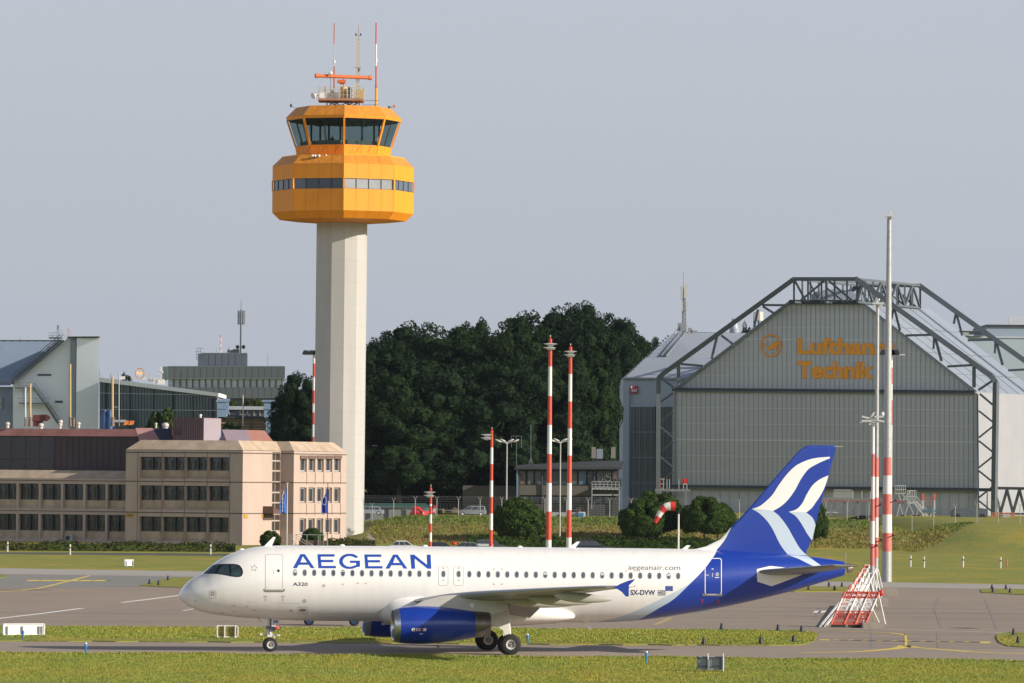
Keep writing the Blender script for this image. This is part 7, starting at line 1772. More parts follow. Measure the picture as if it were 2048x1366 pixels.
# ================================================================== MASTS
def gz(px, Y): return bank_z(P(px, 950, Y).x, Y)
def mast(name, label, px_b, Y, bands, top_px, rb, rt, group=None, kit=None, zb=0.0, cat='mast', lean=True):
    """bands: list of (y upper, y lower, material) in photo rows, top to bottom"""
    base = P(px_b, 1000, Y); x0 = base.x; ztop = P(px_b, bands[0][0], Y).z
    o_ = thing(name, label, cat, (x0, Y, zb), group)
    for (ya, yb_, m) in bands:
        za = P(px_b, ya, Y).z; zl = max(zb, P(px_b, yb_, Y).z) if yb_ is not None else zb
        k = lambda z: rb + (rt - rb) * (z - zb) / (ztop - zb)
        mb = MB(); mb.cyl((x0, Y, zl), (x0, Y, za), k(zl), k(za), 12, 0, caps=True); mb.build('mast_section', m, o_, smooth=35)
    if kit: kit(o_, x0, Y, ztop, px_b)
    return o_
W_, R2 = mast_white, mast_red
fl_m = mat('floodlight_housing', (.60, .60, .57), .45, .2)
lens_m = mat('floodlight_glass', (.30, .31, .32), .1, spec=.8)
def floods(o_, x, Y, z, s=1., side=0):
    """two staggered oval floodlights on brackets below the tip, beacon on the tip"""
    mb = MB(); mb.cyl((x, Y, z), (x, Y, z + .5 * s), .06, .05, 8, 1); mb.ball((x, Y, z + .62 * s), (.13 * s, .13 * s, .18 * s), 8, 6, 0); mb.beam((x, Y - .12, z), (x + .35 * s, Y - .12, z - 1.4 * s), .07, .07, 1); mb.build('beacon', [fl_m, R2], o_, smooth=50)
    for k, (dx, dz, w) in enumerate(((side * .6, -1.05 * s, 1.5 * s), (side * .6 - .1, -1.85 * s, 1.35 * s))):
        mb = MB(); mb.ball((x + dx, Y - .45, z + dz), (w, .42 * s, .17 * s), 16, 6, 0); mb.cyl((x + dx - .4 * w, Y - .5, z + dz - .15), (x + dx + .4 * w, Y - .5, z + dz - .17), .2 * s, .2 * s, 8, 1); mb.beam((x, Y, z + dz), (x + dx, Y - .45, z + dz), .12, .12, 0); mb.build('floodlight', [fl_m, lens_m], o_, smooth=50)
    mb = MB()
    for a, b in (((-.8, -1.05), (.3, -1.8)), ((.8, -1.05), (.1, -1.8)), ((-.3, -1.85), (.9, -2.1))): mb.beam((x + side * .6 + a[0] * s, Y - .4, z + a[1] * s), (x + side * .6 + b[0] * s, Y - .4, z + b[1] * s), .14, .14)
    mb.build('lamp_bracket', fl_m, o_)
def obst(y):
    def f(o_, x, Y, z, px):
        floods(o_, x, Y, z, 1.)
    return f
GM = 'red and white striped floodlight masts'
mast('floodlight_mast', 'tallest red and white striped floodlight mast before the wood', 1098, 600, [(678, 733, R2), (733, 792, W_), (792, 850, R2), (850, 908, W_), (908, 966, R2), (966, 1023, W_), (1023, 1080, R2), (1080, None, W_)], 672, .33, .19, GM, lambda o_, x, Y, z, p: floods(o_, x, Y, z, .55))
mast('floodlight_mast', 'slightly shorter striped floodlight mast right of the tallest one', 1138.5, 600, [(694, 748, R2), (748, 803, W_), (803, 857, R2), (857, 911, W_), (911, 966, R2), (966, 1020, W_), (1020, 1075, R2), (1075, None, W_)], 690, .31, .18, GM, lambda o_, x, Y, z, p: (floods(o_, x, Y, z, .5), None))
mast('floodlight_mast', 'mid-height striped floodlight mast above the airliner wing', 982.5, 640, [(861, 895, R2), (895, 928, W_), (928, 961, R2), (961, 994, W_), (994, 1027, R2), (1027, 1060, W_), (1060, 1093, R2), (1093, None, W_)], 858, .24, .16, GM, lambda o_, x, Y, z, p: floods(o_, x, Y, z, .5, -1))
mast('floodlight_mast', 'shortest striped floodlight mast in front of the red helicopter', 861.5, 650, [(976, 1008, R2), (1008, 1012, W_), (1012, 1029, R2), (1029, 1047, W_), (1047, 1065, R2), (1065, 1083, W_), (1083, None, R2)], 972, .19, .14, GM, lambda o_, x, Y, z, p: floods(o_, x, Y, z, .5, -.2))
def boomfloods(o_, x, Y, z, px):
    mb = MB(); a = P(px - 19, 709, Y - .5); mb.beam(a, Vector((x + 1.5, Y - .5, a.z)), .12, .12); mb.build('cross_arm', fl_m, o_)
    for dx in (-11, 1, 10):
        p = P(px + dx - 3, 706, Y - .7); mb = MB(); mb.prism([p + Vector((-.55, 0, -.2)), p + Vector((.55, 0, -.2)), p + Vector((.4, 0, .3)), p + Vector((-.3, 0, .35))], (0, .5, .1)); mb.build('floodlight', mat('floodlight_black', (.02, .022, .025), .4), o_)
mast('floodlight_mast', 'striped floodlight mast behind the office roof left of the tower', 625.5, 765, [(710, 727, W_), (727, 754, R2), (754, 781, W_), (781, 807, R2), (807, 825, W_), (825, 849, R2), (849, 874, W_), (874, None, R2)], 706, .24, .2, GM, boomfloods)
# grey masts at right with painted lower bands
FR = pale_red
def topcap(s):
    def f(o_, x, Y, z, px):
        mb = MB(); mb.cyl((x, Y, z), (x, Y, z + .15), .75 * s, .75 * s, 10); mb.beam((x - .9 * s, Y - .3, z + .1), (x + .9 * s, Y - .3, z + .1), .12, .12)
        for dx in (-.6, .55): mb.box((x + dx * s, Y - .4, z - .1), (.35 * s, .4, .25 * s))
        mb.beam((x, Y, z), (x, Y, z + .9 * s), .09, .09); mb.ball((x + .1, Y, z + .85 * s), (.17 * s, .17 * s, .2 * s), 8, 6); mb.beam((x, Y, z + .2), (x + .3 * s, Y, z + .7 * s), .08, .08); mb.build('mast_head', fl_m, o_, smooth=40)
    return f
def stub(px, y, Y):
    return P(px, y, Y)
base_y = [(1774.5, 472.0), (1752, 442.0), (1745.5, 428.0)]
mgr = {}
mgr[471] = mast('apron_light_mast', 'tallest thick grey mast with red and white bands, reaching above the hangar', 1774.5, 472, [(434, 915, galv), (915, 951, FR), (951, 988, W_), (988, 1029, FR), (1029, 1066, W_), (1066, 1103, FR), (1103, None, galv)], 430, .47, .20, 'grey apron masts with painted bands', topcap(.45), .55)
def midlamps(y):
    def f(o_, x, Y, z, px):
        topcap(.5)(o_, x, Y, z, px)
        mb = MB(); p = P(px, y, Y); mb.beam(p + Vector((-.9, -.4, .35)), p + Vector((.9, -.4, -.05)), .14, .14); mb.box(p + Vector((-.55, -.5, .0)), (.8, .3, .14)); mb.box(p + Vector((.45, -.5, .35)), (.7, .3, .14)); mb.ball(p + Vector((.75, -.4, .55)), (.17, .17, .22), 8, 6); mb.beam(p + Vector((-.3, -.3, 0)), p + Vector((.1, -.3, .7)), .14, .14); mb.beam(p + Vector((-1.1, -.5, -.15)), p + Vector((.1, -.5, .05)), .2, .06); mb.build('floodlight', fl_m, o_, smooth=40)
    return f
mgr[441] = mast('apron_light_mast', 'middle grey banded mast ending before the orange hangar lettering', 1752.5, 442, [(609, 915, galv), (915, 954, FR), (954, 995, W_), (995, 1035, FR), (1035, 1075, W_), (1075, 1116, FR), (1116, None, galv)], 603, .22, .14, 'grey apron masts with painted bands', topcap(.5), .3)
mgr[424] = mast('apron_light_mast', 'short slender banded mast left of the two taller ones', 1745.5, 425, [(846, 908, W_), (908, 953, FR), (953, 998, W_), (998, 1042, FR), (1042, 1088, W_), (1088, 1132, FR), (1132, None, galv)], 840, .20, .11, 'grey apron masts with painted bands', midlamps(842), .3)
for px, y, Y in ((1757, 1010, 441), (1788, 1001, 471), (1749, 1092, 424), (1759, 1080, 441), (1783, 1071, 471)):
    mb = MB(); p = P(px, y, Y); mb.beam(p + Vector((-.4, -.4, -.2)), p + Vector((.1, -.45, 0)), .09, .09); mb.ball(p + Vector((.15, -.45, .05)), (.15, .12, .1), 8, 6)
    mb.build('obstruction_lamp', mat('lamp_dark_red', (.12, .02, .015), .5), mgr[Y])
bl2 = mast('floodlight_mast', 'pale faded red and white lamp mast right behind the thick grey mast', 1779.5, 560, [(712, 735, W_), (735, 768, FR), (768, 800, W_), (800, 850, FR), (850, 900, W_), (900, None, W_)], 708, .26, .2, None, lambda o_, x, Y, z, px: boomfloods(o_, x, Y, z, px + 3))
# ------------------------------------------------------------------ concrete blocks, blast fence
blkm = mat('block_concrete', (.33, .28, .23), .9, var=.12, scale=1, bump=.4)
for i, (x0, x1, y0, y1, Y) in enumerate(((1758, 1796, 1177, 1192, 466), (1752, 1776, 1197, 1214, 419), (1736, 1769, 1224, 1244, 375), (1726, 1765, 1247, 1257, 351))):
    q0 = G(x0, y1); a = q0; w = (x1 - x0) * a.y / FPX; hgt = (y1 - y0) * a.y / FPX
    mb = MB(); mb.box((0, 0, hgt / 2), (w, 2.2, hgt)); bm = bmesh.new(); 
    single(MB().add([(v[0] + a.x + w / 2, v[1] + a.y + 1.1, v[2] + .012) for v in mb.v], mb.f), 'concrete_block', blkm, ('farthest concrete block at the foot of the thick grey mast', 'second farthest concrete foundation block', 'third concrete block behind the blast fence legs', 'nearest low concrete block at the blast fence corner')[i], 'concrete block', (a.x + w / 2, a.y + 1.1, .012), 'concrete blocks behind the blast fence')
mesh_r = bpy.data.materials.new('red_mesh_panel')
def meshmat(name, col, alpha):
    m = bpy.data.materials.new(name); m.use_nodes = True; n = m.node_tree.nodes; l = m.node_tree.links; b = n['Principled BSDF']; b.inputs['Base Color'].default_value = (*col, 1); b.inputs['Roughness'].default_value = .7
    tc = n.new('ShaderNodeTexCoord'); sp = n.new('ShaderNodeSeparateXYZ'); l.new(tc.outputs['Object'], sp.inputs[0]); outs = []
    for k, f in ((1, .10), (2, .10)):
        md = n.new('ShaderNodeMath'); md.operation = 'MODULO'; l.new(sp.outputs[k], md.inputs[0]); md.inputs[1].default_value = f
        ab = n.new('ShaderNodeMath'); ab.operation = 'ABSOLUTE'; l.new(md.outputs[0], ab.inputs[0]); g = n.new('ShaderNodeMath'); g.operation = 'LESS_THAN'; l.new(ab.outputs[0], g.inputs[0]); g.inputs[1].default_value = f * alpha; outs.append(g.outputs[0])
    mx = n.new('ShaderNodeMath'); mx.operation = 'MAXIMUM'; l.new(outs[0], mx.inputs[0]); l.new(outs[1], mx.inputs[1]); l.new(mx.outputs[0], b.inputs['Alpha']); return m
mr, mw = meshmat('red_wire_mesh', (.34, .06, .045), .5), meshmat('white_wire_mesh', (.55, .53, .52), .36)
red_f = mat('fence_red', (.58, .10, .06), .6, var=.1); wht_f = mat('fence_white', (.68, .67, .65), .5, var=.05); timber = mat('dark_timber', (.04, .035, .03), .9, var=.2)
def fence_unit(loc, label, k):
    """inclined wire panel between three ribs, white props behind, weighted by concrete and timber feet"""
    o_ = thing('blast_fence_panel', label, 'blast fence', loc, 'inclined blast fence panels', world=False)
    W2, TX_, TZ_ = (2.25 if k == 0 else 1.15), .95, 2.1
    for s0, s1, m in ((0, .42, mr), (.42, .80, mw), (.80, 1, mr)) if k == 0 else ():
        v = [(0 + TX_ * s0, .75 * s0, .22 + TZ_ * s0), (W2 + TX_ * s0, .75 * s0, .22 + TZ_ * s0), (W2 + TX_ * s1, .75 * s1, .22 + TZ_ * s1), (TX_ * s1, .75 * s1, .22 + TZ_ * s1)]
        mb = MB(); mb.add(v, [(0, 1, 2, 3)]); mb.build('mesh_panel', [m], o_)
    for u in (0, W2 * .38, W2 * .7, W2):
        for s0, s1, m in ((0, .42, red_f), (.42, .80, wht_f), (.80, 1, red_f)):
            mb = MB(); mb.beam((u + TX_ * s0, .75 * s0 - .03, .22 + TZ_ * s0), (u + TX_ * s1, .75 * s1 - .03, .22 + TZ_ * s1), .09, .09); mb.build('rib', m if k == 0 or u == 0 else wht_f, o_)
    mb = MB()
    for s in (0, 1): mb.beam((TX_ * s, .75 * s, .22 + TZ_ * s), (W2 + TX_ * s, .75 * s, .22 + TZ_ * s), .08, .08)
    mb.build('edge_rail', red_f if k == 0 else wht_f, o_)
    mb = MB()
    for u in (W2 * .38, W2): 
        top = Vector((u + TX_ * .95, .7, .22 + TZ_ * .95)); mb.beam(top, (u + TX_ + .45, 1.3, .2), .07, .07); mb.beam((u + TX_ * .5, .38, .22 + TZ_ * .5), (u + TX_ * .5 + .55, 1.2, .2), .06, .06)
    mb.build('prop', wht_f, o_)
    mb = MB(); mb.box((W2 * .22, .15, .12), (W2 * .42, .35, .24), 0); mb.box((W2 * .75, .15, .12), (W2 * .5, .35, .24), 0); mb.box((W2 + .6, .9, .13), (1.3 if k == 0 else .8, .9, .24), 1)
    mb.build('foot', [timber, blkm], o_)
    return o_
fx0 = G(1662, 1255); 
f0 = fence_unit((fx0.x, fx0.y, .012), 'nearest red and white blast fence panel, seen broadside', 0)
ords = ('second', 'third', 'fourth', 'fifth', 'sixth')
for i in range(1, 6):
    py = (1255, 1235, 1219, 1205.5, 1194, 1184)[i]; px = (1662, 1676, 1687, 1695, 1702, 1708)[i]; g = G(px, py)
    lb_ = '%s blast fence panel back from the taxiway, mostly behind its neighbours' % ords[i - 1]
    if i == 1: f1 = fence_unit((g.x, g.y, .012), lb_, 1)
    else: copy_tree(f1, (g.x, g.y, .012), lb_)
# white kerb bars, lamp posts and cabinet at the fence
mb = MB()
for dx in (0, 9): a, b = G(1641 + dx, 1255), G(1679 + dx, 1212); mb.beam(a + Vector((0, 0, .08)), b + Vector((0, 0, .25)), .14, .1)
single(mb, 'white_barrier_bar', wht_f, 'two slanted white bars on the ground left of the blast fence', 'barrier', tuple(G(1641, 1255)))
redl = mat('obstruction_red', (.65, .03, .02), .4)
for i, (px, y, Y) in enumerate(((1712, 1167, 425), (1718, 1157, 445), (1727, 1146, 465), (1736, 1134, 490))):
    t = P(px, y, Y); mb = MB(); mb.cyl((t.x, t.y, 0), (t.x, t.y, t.z - .2), .05, .05, 8, 1); mb.ball(t, (.2, .2, .28), 10, 8, 0)
    single(mb, 'obstruction_lamp', [redl, wht_f], ('nearest red lamp on the blast fence line', 'second red lamp along the fence line', 'third red lamp along the fence line', 'farthest red lamp near the slender mast')[i], 'obstruction lamp', (t.x, t.y, 0), 'red lamps along the blast fence', 50)
g = G(1763, 1195); t = P(1762.5, 1186, g.y); mb = MB(); mb.cyl((t.x, t.y, .0), t, .06, .06, 8, 1); mb.ball(t, (.2, .2, .28), 10, 8, 0); single(mb, 'obstruction_lamp', [redl, wht_f], 'single red lamp right of the fence top near the blocks', 'obstruction lamp', (t.x, t.y, 0), None, 50)
g = G(1735, 1190); a = P(1733, 1161, g.y); mb = MB(); mb.obox((a.x, g.y, .3), (1.05, 0, 0), (0, .6, 0), (0, 0, a.z - .3)); mb.box((a.x + .5, g.y + .3, .16), (.9, .5, .3), 1); single(mb, 'electrical_cabinet', [wht_f, blkm], 'white electrical cabinet at the foot of the slender masts', 'cabinet', (a.x, g.y, 0))
# ------------------------------------------------------------------ windsock
o_ = thing('windsock', 'red and white windsock hanging limp from a white pole', 'windsock', (P(1357.5, 1000, 640).x, 640, 0))
mb = MB(); x = P(1357.5, 1000, 640).x; zt_ = P(1357, 1028, 640).z; mb.cyl((x, 640, 0), (x, 640, zt_), .13, .10, 10); mb.build('pole', lampw, o_, smooth=40)
mb = MB(); a = Vector((x, 640, zt_)); mb.beam(a, a + Vector((0, 0, .45)), .06, .06); mb.beam(a + Vector((0, 0, .4)), a + Vector((-.45, 0, .45)), .05, .05); mb.build('arm', dark, o_)
path = [((1351, 1013), 9.3), ((1343, 1012.5), 9.0), ((1333, 1013), 8.0), ((1326, 1018), 7.2), ((1321, 1025), 6.2), ((1316, 1034), 5.2), ((1310, 1045.5), 4.0)]
def sockpt(t):
    i = min(5, int(t)); f = t - i; p = [path[i][0][k] + (path[i + 1][0][k] - path[i][0][k]) * f for k in (0, 1)]; r = path[i][1] + (path[i + 1][1] - path[i][1]) * f
    return P(p[0], p[1], 639.6), r * 640 / FPX
bnds = [0, 1.2, 2.35, 3.7, 4.9, 6]
for k in range(5):
    rs = []; ts = [bnds[k] + (bnds[k + 1] - bnds[k]) * j / 4 for j in range(5)]
    for t in ts:
        c, r = sockpt(t); c2_, _ = sockpt(min(6, t + .15)); c1_, _ = sockpt(max(0, t - .15)); d = (c2_ - c1_).normalized(); u = Vector((0, 1, 0)); w = d.cross(u).normalized()
        rs.append([c + (u * math.cos(a) * .8 + w * math.sin(a)) * r * (1 + .04 * math.sin(3 * a + t)) for a in [2 * math.pi * i / 16 for i in range(16)]])
    mb = MB(); mb.rings(rs, c0=False, c1=False); mb.build('sock_band', mat('sock_red', (.62, .035, .03), .7) if k % 2 == 0 else mat('sock_white', (.74, .73, .72), .7), o_, smooth=60)
# ------------------------------------------------------------------ four-headed street lamps
def lamp4(px, ytop, ybot, Y, label):
    zb = gz(px, Y); x = P(px, 1000, Y).x; zt_ = P(px, ytop + 5, Y).z; o_ = thing('street_lamp', label, 'street lamp', (x, Y, zb), 'four-headed street lamps'); mb = MB(); mb.cyl((x, Y, zb), (x, Y, zt_), .13, .08, 10); mb.build('pole', mat('lamp_pole_grey', (.42, .42, .40), .5), o_, smooth=40)
    for dx, s in ((-1.25, -1), (-.55, -1), (.55, 1), (1.25, 1)):
        mb = MB(); c = Vector((x + dx, Y - .1 + (abs(dx) < 1) * .5, zt_ + (.42 if abs(dx) < 1 else .38))); n = 12; rs = []
        for j in range(7):
            t = -1 + 2 * j / 6; r = math.sqrt(max(.02, 1 - t * t)); rs.append([c + Vector((t * .50 * s * .9, 0, t * .18 + 0)) + Vector((0, .18 * r * math.cos(a), .15 * r * math.sin(a))) for a in [2 * math.pi * i / n for i in range(n)]])
        mb.rings(rs); mb.beam((x, Y, zt_), c - Vector((s * .3, 0, .05)), .07, .07); mb.build('lamp_head', fl_m, o_, smooth=50)
lamp4(1013, 882, 990, 745, 'four-headed street lamp right of the mid-height striped mast'); lamp4(1120, 881, 1068, 738, 'four-headed street lamp between the two tall striped masts')
# ------------------------------------------------------------------ perimeter fence on the bank
YF = 771.0; fen = thing('perimeter_fence', 'tall grey security fence with forked posts along the top of the bank', 'fence', (P(1400, 1000, YF).x, YF, PLAT))
pm = mat('fence_post_galvanised', (.36, .35, .30), .6); wm = mat('fence_wire', (.22, .23, .24), .6)
for i in range(32):
    x = P(701 + i * 43.2, 1000, YF).x; mb = MB(); zb = bank_z(x, YF) - .2; h_ = 2.75
    mb.cyl((x, YF, zb), (x, YF, zb + h_), .06, .06, 6); mb.beam((x, YF, zb + h_), (x - .28, YF, zb + h_ + .5), .06, .06); mb.beam((x, YF, zb + h_), (x + .28, YF, zb + h_ + .5), .06, .06); mb.build('fence_post', pm, fen)
xa, xb = P(690, 1000, YF).x, P(2060, 1000, YF).x; zz_ = PLAT - .2
mb = MB()
for h_ in (2.75, 2.45, 2.1, 3.0, 3.2): mb.beam((xa, YF, zz_ + h_), (xb, YF, zz_ + h_), .022, .022)
mb.build('fence_wire', wm, fen)
mb = MB(); n_ = int((xb - xa) / .5)
for i in range(n_): x = xa + (xb - xa) * i / n_; mb.beam((x, YF, zz_), (x, YF, zz_ + 2.1), .012, .012)
for i in range(7): mb.beam((xa, YF, zz_ + .3 * i), (xb, YF, zz_ + .3 * i), .014, .014)
mb.build('fence_mesh', wm, fen)
# ------------------------------------------------------------------ vehicles
car_gl = mat('car_glass', (.025, .03, .035), .06, spec=.9)
def vehicle(name, label, px, Y, kind, col, flip=1, zb=0., L=4.4, Wd=1.75, Hh=1.5, group='cars parked behind the airliner', glasscol=None):
    x = P(px, 1000, Y).x; o_ = thing(name, label, kind, (x, Y, zb), group); body = mat('car_paint_%02d' % (hash(str(col)) % 97), col, .3, coat=.6, spec=.6) if False else mat('car_paint_%d_%d_%d' % tuple(int(c * 100) for c in col), col, .35, coat=.5)
    X = lambda a: x + flip * a * L
    van = kind in ('van', 'suv')
    if van: lo = [(-.5, .30), (-.5, .85), (-.47, .60 * Hh), (.30, .62 * Hh), (.47, .50 * Hh), (.5, .35), (.5, .30)]; gh_ = [(-.47, .58), (-.44, .97), (-.40, 1.0), (.05, 1.0), (.12, .97), (.30, .60)]
    else: lo = [(-.5, .30), (-.5, .75), (-.46, .62 * Hh), (.22, .64 * Hh), (.46, .50 * Hh), (.5, .35), (.5, .30)]; gh_ = [(-.42, .60), (-.33, .93), (-.26, 1.0), (-.0, 1.0), (.06, .95), (.22, .62)]
    rs = []
    for q, inn in ((-.5, .05), (-.47, 0), (.47, 0), (.5, .05)): rs.append([(X(a * (1 - inn)), Y + q * Wd, zb + (z if z > inn else z)) for a, z in lo])
    mb = MB(); mb.rings(rs); 
    rs = []
    for q in (-.40, -.36, .36, .40): k = 0 if abs(q) < .38 else .03; rs.append([(X(a * (1 - k)), Y + q * Wd * (1.12 - .14 * (z > .8)), zb + (z - k) * Hh) for a, z in gh_])
    mb.rings(rs); b_ = mb.build('body', body, o_, smooth=30)
    # glazing set just proud of the cabin sides and ends
    for q in (-1, 1):
        a0, a1 = gh_[0][0] + .04, gh_[-1][0] - .03; m0, m1 = gh_[1][0] + .03, gh_[-2][0] - .01
        for (s0, s1) in ((0, .32), (.36, .66), (.70, 1)):
            lo_ = lambda s: a0 + (a1 - a0) * s; hi_ = lambda s: m0 + (m1 - m0) * s
            yq = Y + q * (.40 * Wd * 1.12 + .012); yt = Y + q * (.40 * Wd * .98 + .012)
            mb = MB(); mb.add([(X(lo_(s0)), yq, zb + .64 * Hh), (X(lo_(s1)), yq, zb + .64 * Hh), (X(hi_(s1)), yt, zb + .92 * Hh), (X(hi_(s0)), yt, zb + .92 * Hh)], [(0, 1, 2, 3)]); mb.build('side_window', car_gl, o_)
    for (a, b) in ((gh_[-1], gh_[-2]), (gh_[0], gh_[1])):
        s = .008 if a[0] > 0 else -.008; mb = MB(); mb.add([(X(a[0] + s), Y - .4 * Wd, zb + a[1] * Hh + .05), (X(a[0] + s), Y + .4 * Wd, zb + a[1] * Hh + .05), (X(b[0] + s), Y + .34 * Wd, zb + b[1] * Hh - .03), (X(b[0] + s), Y - .34 * Wd, zb + b[1] * Hh - .03)], [(0, 1, 2, 3)]); mb.build('windscreen', car_gl, o_)
    for a in (-.32, .32):
        for q in (-1, 1):
            mb = MB(); c = Vector((X(a), Y + q * (Wd / 2 - .1), zb + .32)); mb.cyl(c - Vector((0, .11, 0)), c + Vector((0, .11, 0)), .32, .32, 18, 0); mb.cyl(c + Vector((0, q * .10, 0)), c + Vector((0, q * .125, 0)), .2, .18, 14, 1); mb.build('wheel', [rubber, rim_m], o_)
    for q in (-1, 1):
        mb = MB(); mb.box((X(.492), Y + q * .32 * Wd, zb + .46 * Hh), (.06, .3, .14)); mb.build('headlight', glass_lamp, o_)
    return o_
vehicle('parked_car', 'white car with dark windows parked left of the shortest striped mast', 812, 660, 'car', (.62, .62, .61), 1, L=4.2, Hh=1.52)
vehicle('parked_car', 'dark car barely showing right of the shortest striped mast', 886, 664, 'car', (.03, .035, .045), 1, L=4.4, Hh=1.36)
vehicle('parked_car', 'silver-green car parked in the gap between two striped masts', 929, 660, 'car', (.13, .16, .16), -1, L=4.4, Hh=1.42)
vehicle('parked_car', 'grey car half hidden behind the mid-height striped mast', 983, 662, 'suv', (.06, .06, .065), 1, L=3.9, Hh=1.72)
vehicle('parked_suv', 'black sport utility car showing above the fuselage right of the tall masts', 1184, 652, 'suv', (.012, .014, .018), 1, L=4.8, Hh=1.92, Wd=1.9)
vehicle('parked_van', 'pale grey van behind the fence right of the helicopter', 944, 792, 'van', (.22, .25, .27), -1, PLAT, L=4.4, Hh=1.55, group='vehicles behind the fence')
vehicle('parked_car', 'silver-blue car behind the fence right beside the tower', 738, 790, 'car', (.30, .34, .40), -1, PLAT, L=4.6, Hh=1.35, group='vehicles behind the fence')
mb = MB(); p = P(966, 1096, 661); mb.box((p.x, 661, .55), (2.6, 1.6, .5)); mb.cyl((p.x - .7, 660.4, .3), (p.x - .7, 661.6, .3), .28, .28, 12, 1); mb.box((p.x, 661, .85), (2.4, 1.5, .12)); mb.box((p.x, 660.2, 1.05), (2.6, .06, .3)); single(mb, 'flat_trailer', [mat('trailer_white', (.55, .56, .55), .5), rubber], 'low white trailer parked beside the silver-green car', 'trailer', (p.x, 661, 0))
mb = MB(); p = P(908, 1096, 655); mb.cyl((p.x, 655, 0), (p.x, 655, 1.1), .05, .05, 8, 1); mb.ball((p.x, 655, 1.28), (.34, .2, .2), 10, 6); single(mb, 'red_marker_lamp', [redl, dark], 'small red domed marker lamp between the parked cars', 'marker', (p.x, 655, 0), None, 50)
# helicopter
YHc = 785.0; hx = P(836, 1000, YHc).x; he = thing('helicopter', 'small red helicopter with drooping rotor behind the fence', 'helicopter', (hx, YHc, PLAT))
hr_ = mat('helicopter_red', (.62, .02, .02), .3, coat=.5)
HP = lambda x, y, d=0.: P(x, y, YHc + d)
mb = MB(); rs = []; 
for (px, yc, h_, w_) in ((817, 1030.5, 1, .2), (821, 1028, 5.5, .6), (826, 1025, 9, .8), (831, 1023, 12, .85), (837, 1024, 11, .85), (843, 1026, 9, .75), (849, 1029, 6, .5), (853, 1031, 1.5, .2)):
    c = HP(px, yc); r = h_ * YHc / FPX
    rs.append([c + Vector((0, w_ * math.cos(a), r * .95 * math.sin(a))) for a in [2 * math.pi * i / 16 for i in range(16)]])
mb.rings(rs); mb.build('body', hr_, he, smooth=60)
mb = MB(); mb.prism([HP(832, 1019, -.8), HP(837, 1017.5, -.8), HP(846, 1024, -.8), HP(845, 1028, -.8), HP(836, 1024, -.8)], (0, 1.6, 0)); mb.build('cabin_window', car_gl, he)
mb = MB(); mb.prism([HP(826, 1012, -.35), HP(836, 1012, -.35), HP(838, 1016, -.35), HP(827, 1018, -.35)], (0, .7, 0)); mb.build('engine_cowl', hr_, he)
mb = MB(); mb.cyl(HP(834, 1013), HP(834, 1009), .1, .1, 8); mb.ball(HP(834, 1011.5), (.25, .25, .12), 8, 6); mb.build('rotor_hub', dark, he)
for a, b in (((834, 1016.5), (917, 1022.5)), ((834, 1016.5), (804, 1019.5))):
    p0_, p1_ = HP(*a), HP(*b); p0_.z = HP(834, 1016).z + .1; mb = MB(); mb.beam(p0_, p1_, .26, .05); mb.build('rotor_blade', mat('blade_grey', (.30, .32, .33), .5), he)
mb = MB(); mb.cyl(HP(845, 1026, 1), HP(868, 1024, 3), .25, .14, 10); mb.build('tail_boom', hr_, he)
mb = MB(); a, b = HP(864, 1033, 3), HP(872, 1011, 3)
mb.prism([HP(864.5, 1034, 3), HP(867, 1011, 3), HP(871.5, 1010, 3), HP(872, 1034, 3)], (0, .12, 0), 0); tfn = mb.build('tail_fin', mat('heli_white', (.55, .57, .57), .5), he)
mb = MB(); mb.prism([HP(867, 1011, 2.9), HP(871.7, 1010, 2.9), HP(871.9, 1016, 2.9), HP(866.4, 1016, 2.9)], (0, .05, 0)); mb.build('fin_tip', hr_, tfn); mb = MB()
for y in (1026, 1029, 1032): mb.beam(HP(865, y, 2.9), HP(872, y, 2.9), .1, .1)
mb.build('fin_stripes', mat('heli_green', (.03, .14, .12), .5), tfn)
mb = MB()
for q in (-.9, .9): mb.beam((hx - 1.5, YHc + q, PLAT + .06), (hx + 1.3, YHc + q, PLAT + .06), .09, .09); mb.beam((hx - .7, YHc + q, PLAT + .06), (hx - .6, YHc + q * .5, PLAT + .9), .07, .07); mb.beam((hx + .6, YHc + q, PLAT + .06), (hx + .5, YHc + q * .5, PLAT + .9), .07, .07)
mb.build('landing_skid', dark, he)
# service trailer with blue door
qa, qb = P(1103, 1037.5, 780), P(1160, 1025, 780); o_ = thing('service_trailer', 'long white service trailer with a blue panel behind the tall masts', 'trailer', (qa.x, 780, PLAT)); mb = MB(); mb.obox((qa.x, 780, PLAT), (qb.x - qa.x, 0, 0), (0, 2, 0), (0, 0, qb.z - PLAT)); mb.build('body', mat('trailer_grey', (.34, .35, .34), .6), o_)
qa, qb = P(1156, 1037.5, 779.4), P(1171, 1024, 779.4); mb = MB(); mb.obox((qa.x, 779.4, PLAT), (qb.x - qa.x, 0, 0), (0, 2, 0), (0, 0, qb.z - PLAT)); mb.build('front_box', mat('trailer_white', (.55, .56, .55), .5), o_)
mb = MB(); mb.box(((qa.x + qb.x) / 2 - .1, 779.34, PLAT + .45), (.75, .06, .55)); mb.build('blue_panel', mat('panel_bright_blue', (.02, .20, .45), .5), o_); mb = MB(); mb.box((qa.x + .25, 779.34, PLAT + 1.0), (.2, .06, .25)); mb.build('red_lamp', redl, o_)
for dx in (1, 2.8): mb = MB(); mb.cyl((qa.x - dx, 779.9, PLAT + .25), (qa.x - dx, 780.1, PLAT + .25), .25, .25, 12); mb.build('wheel', rubber, o_)
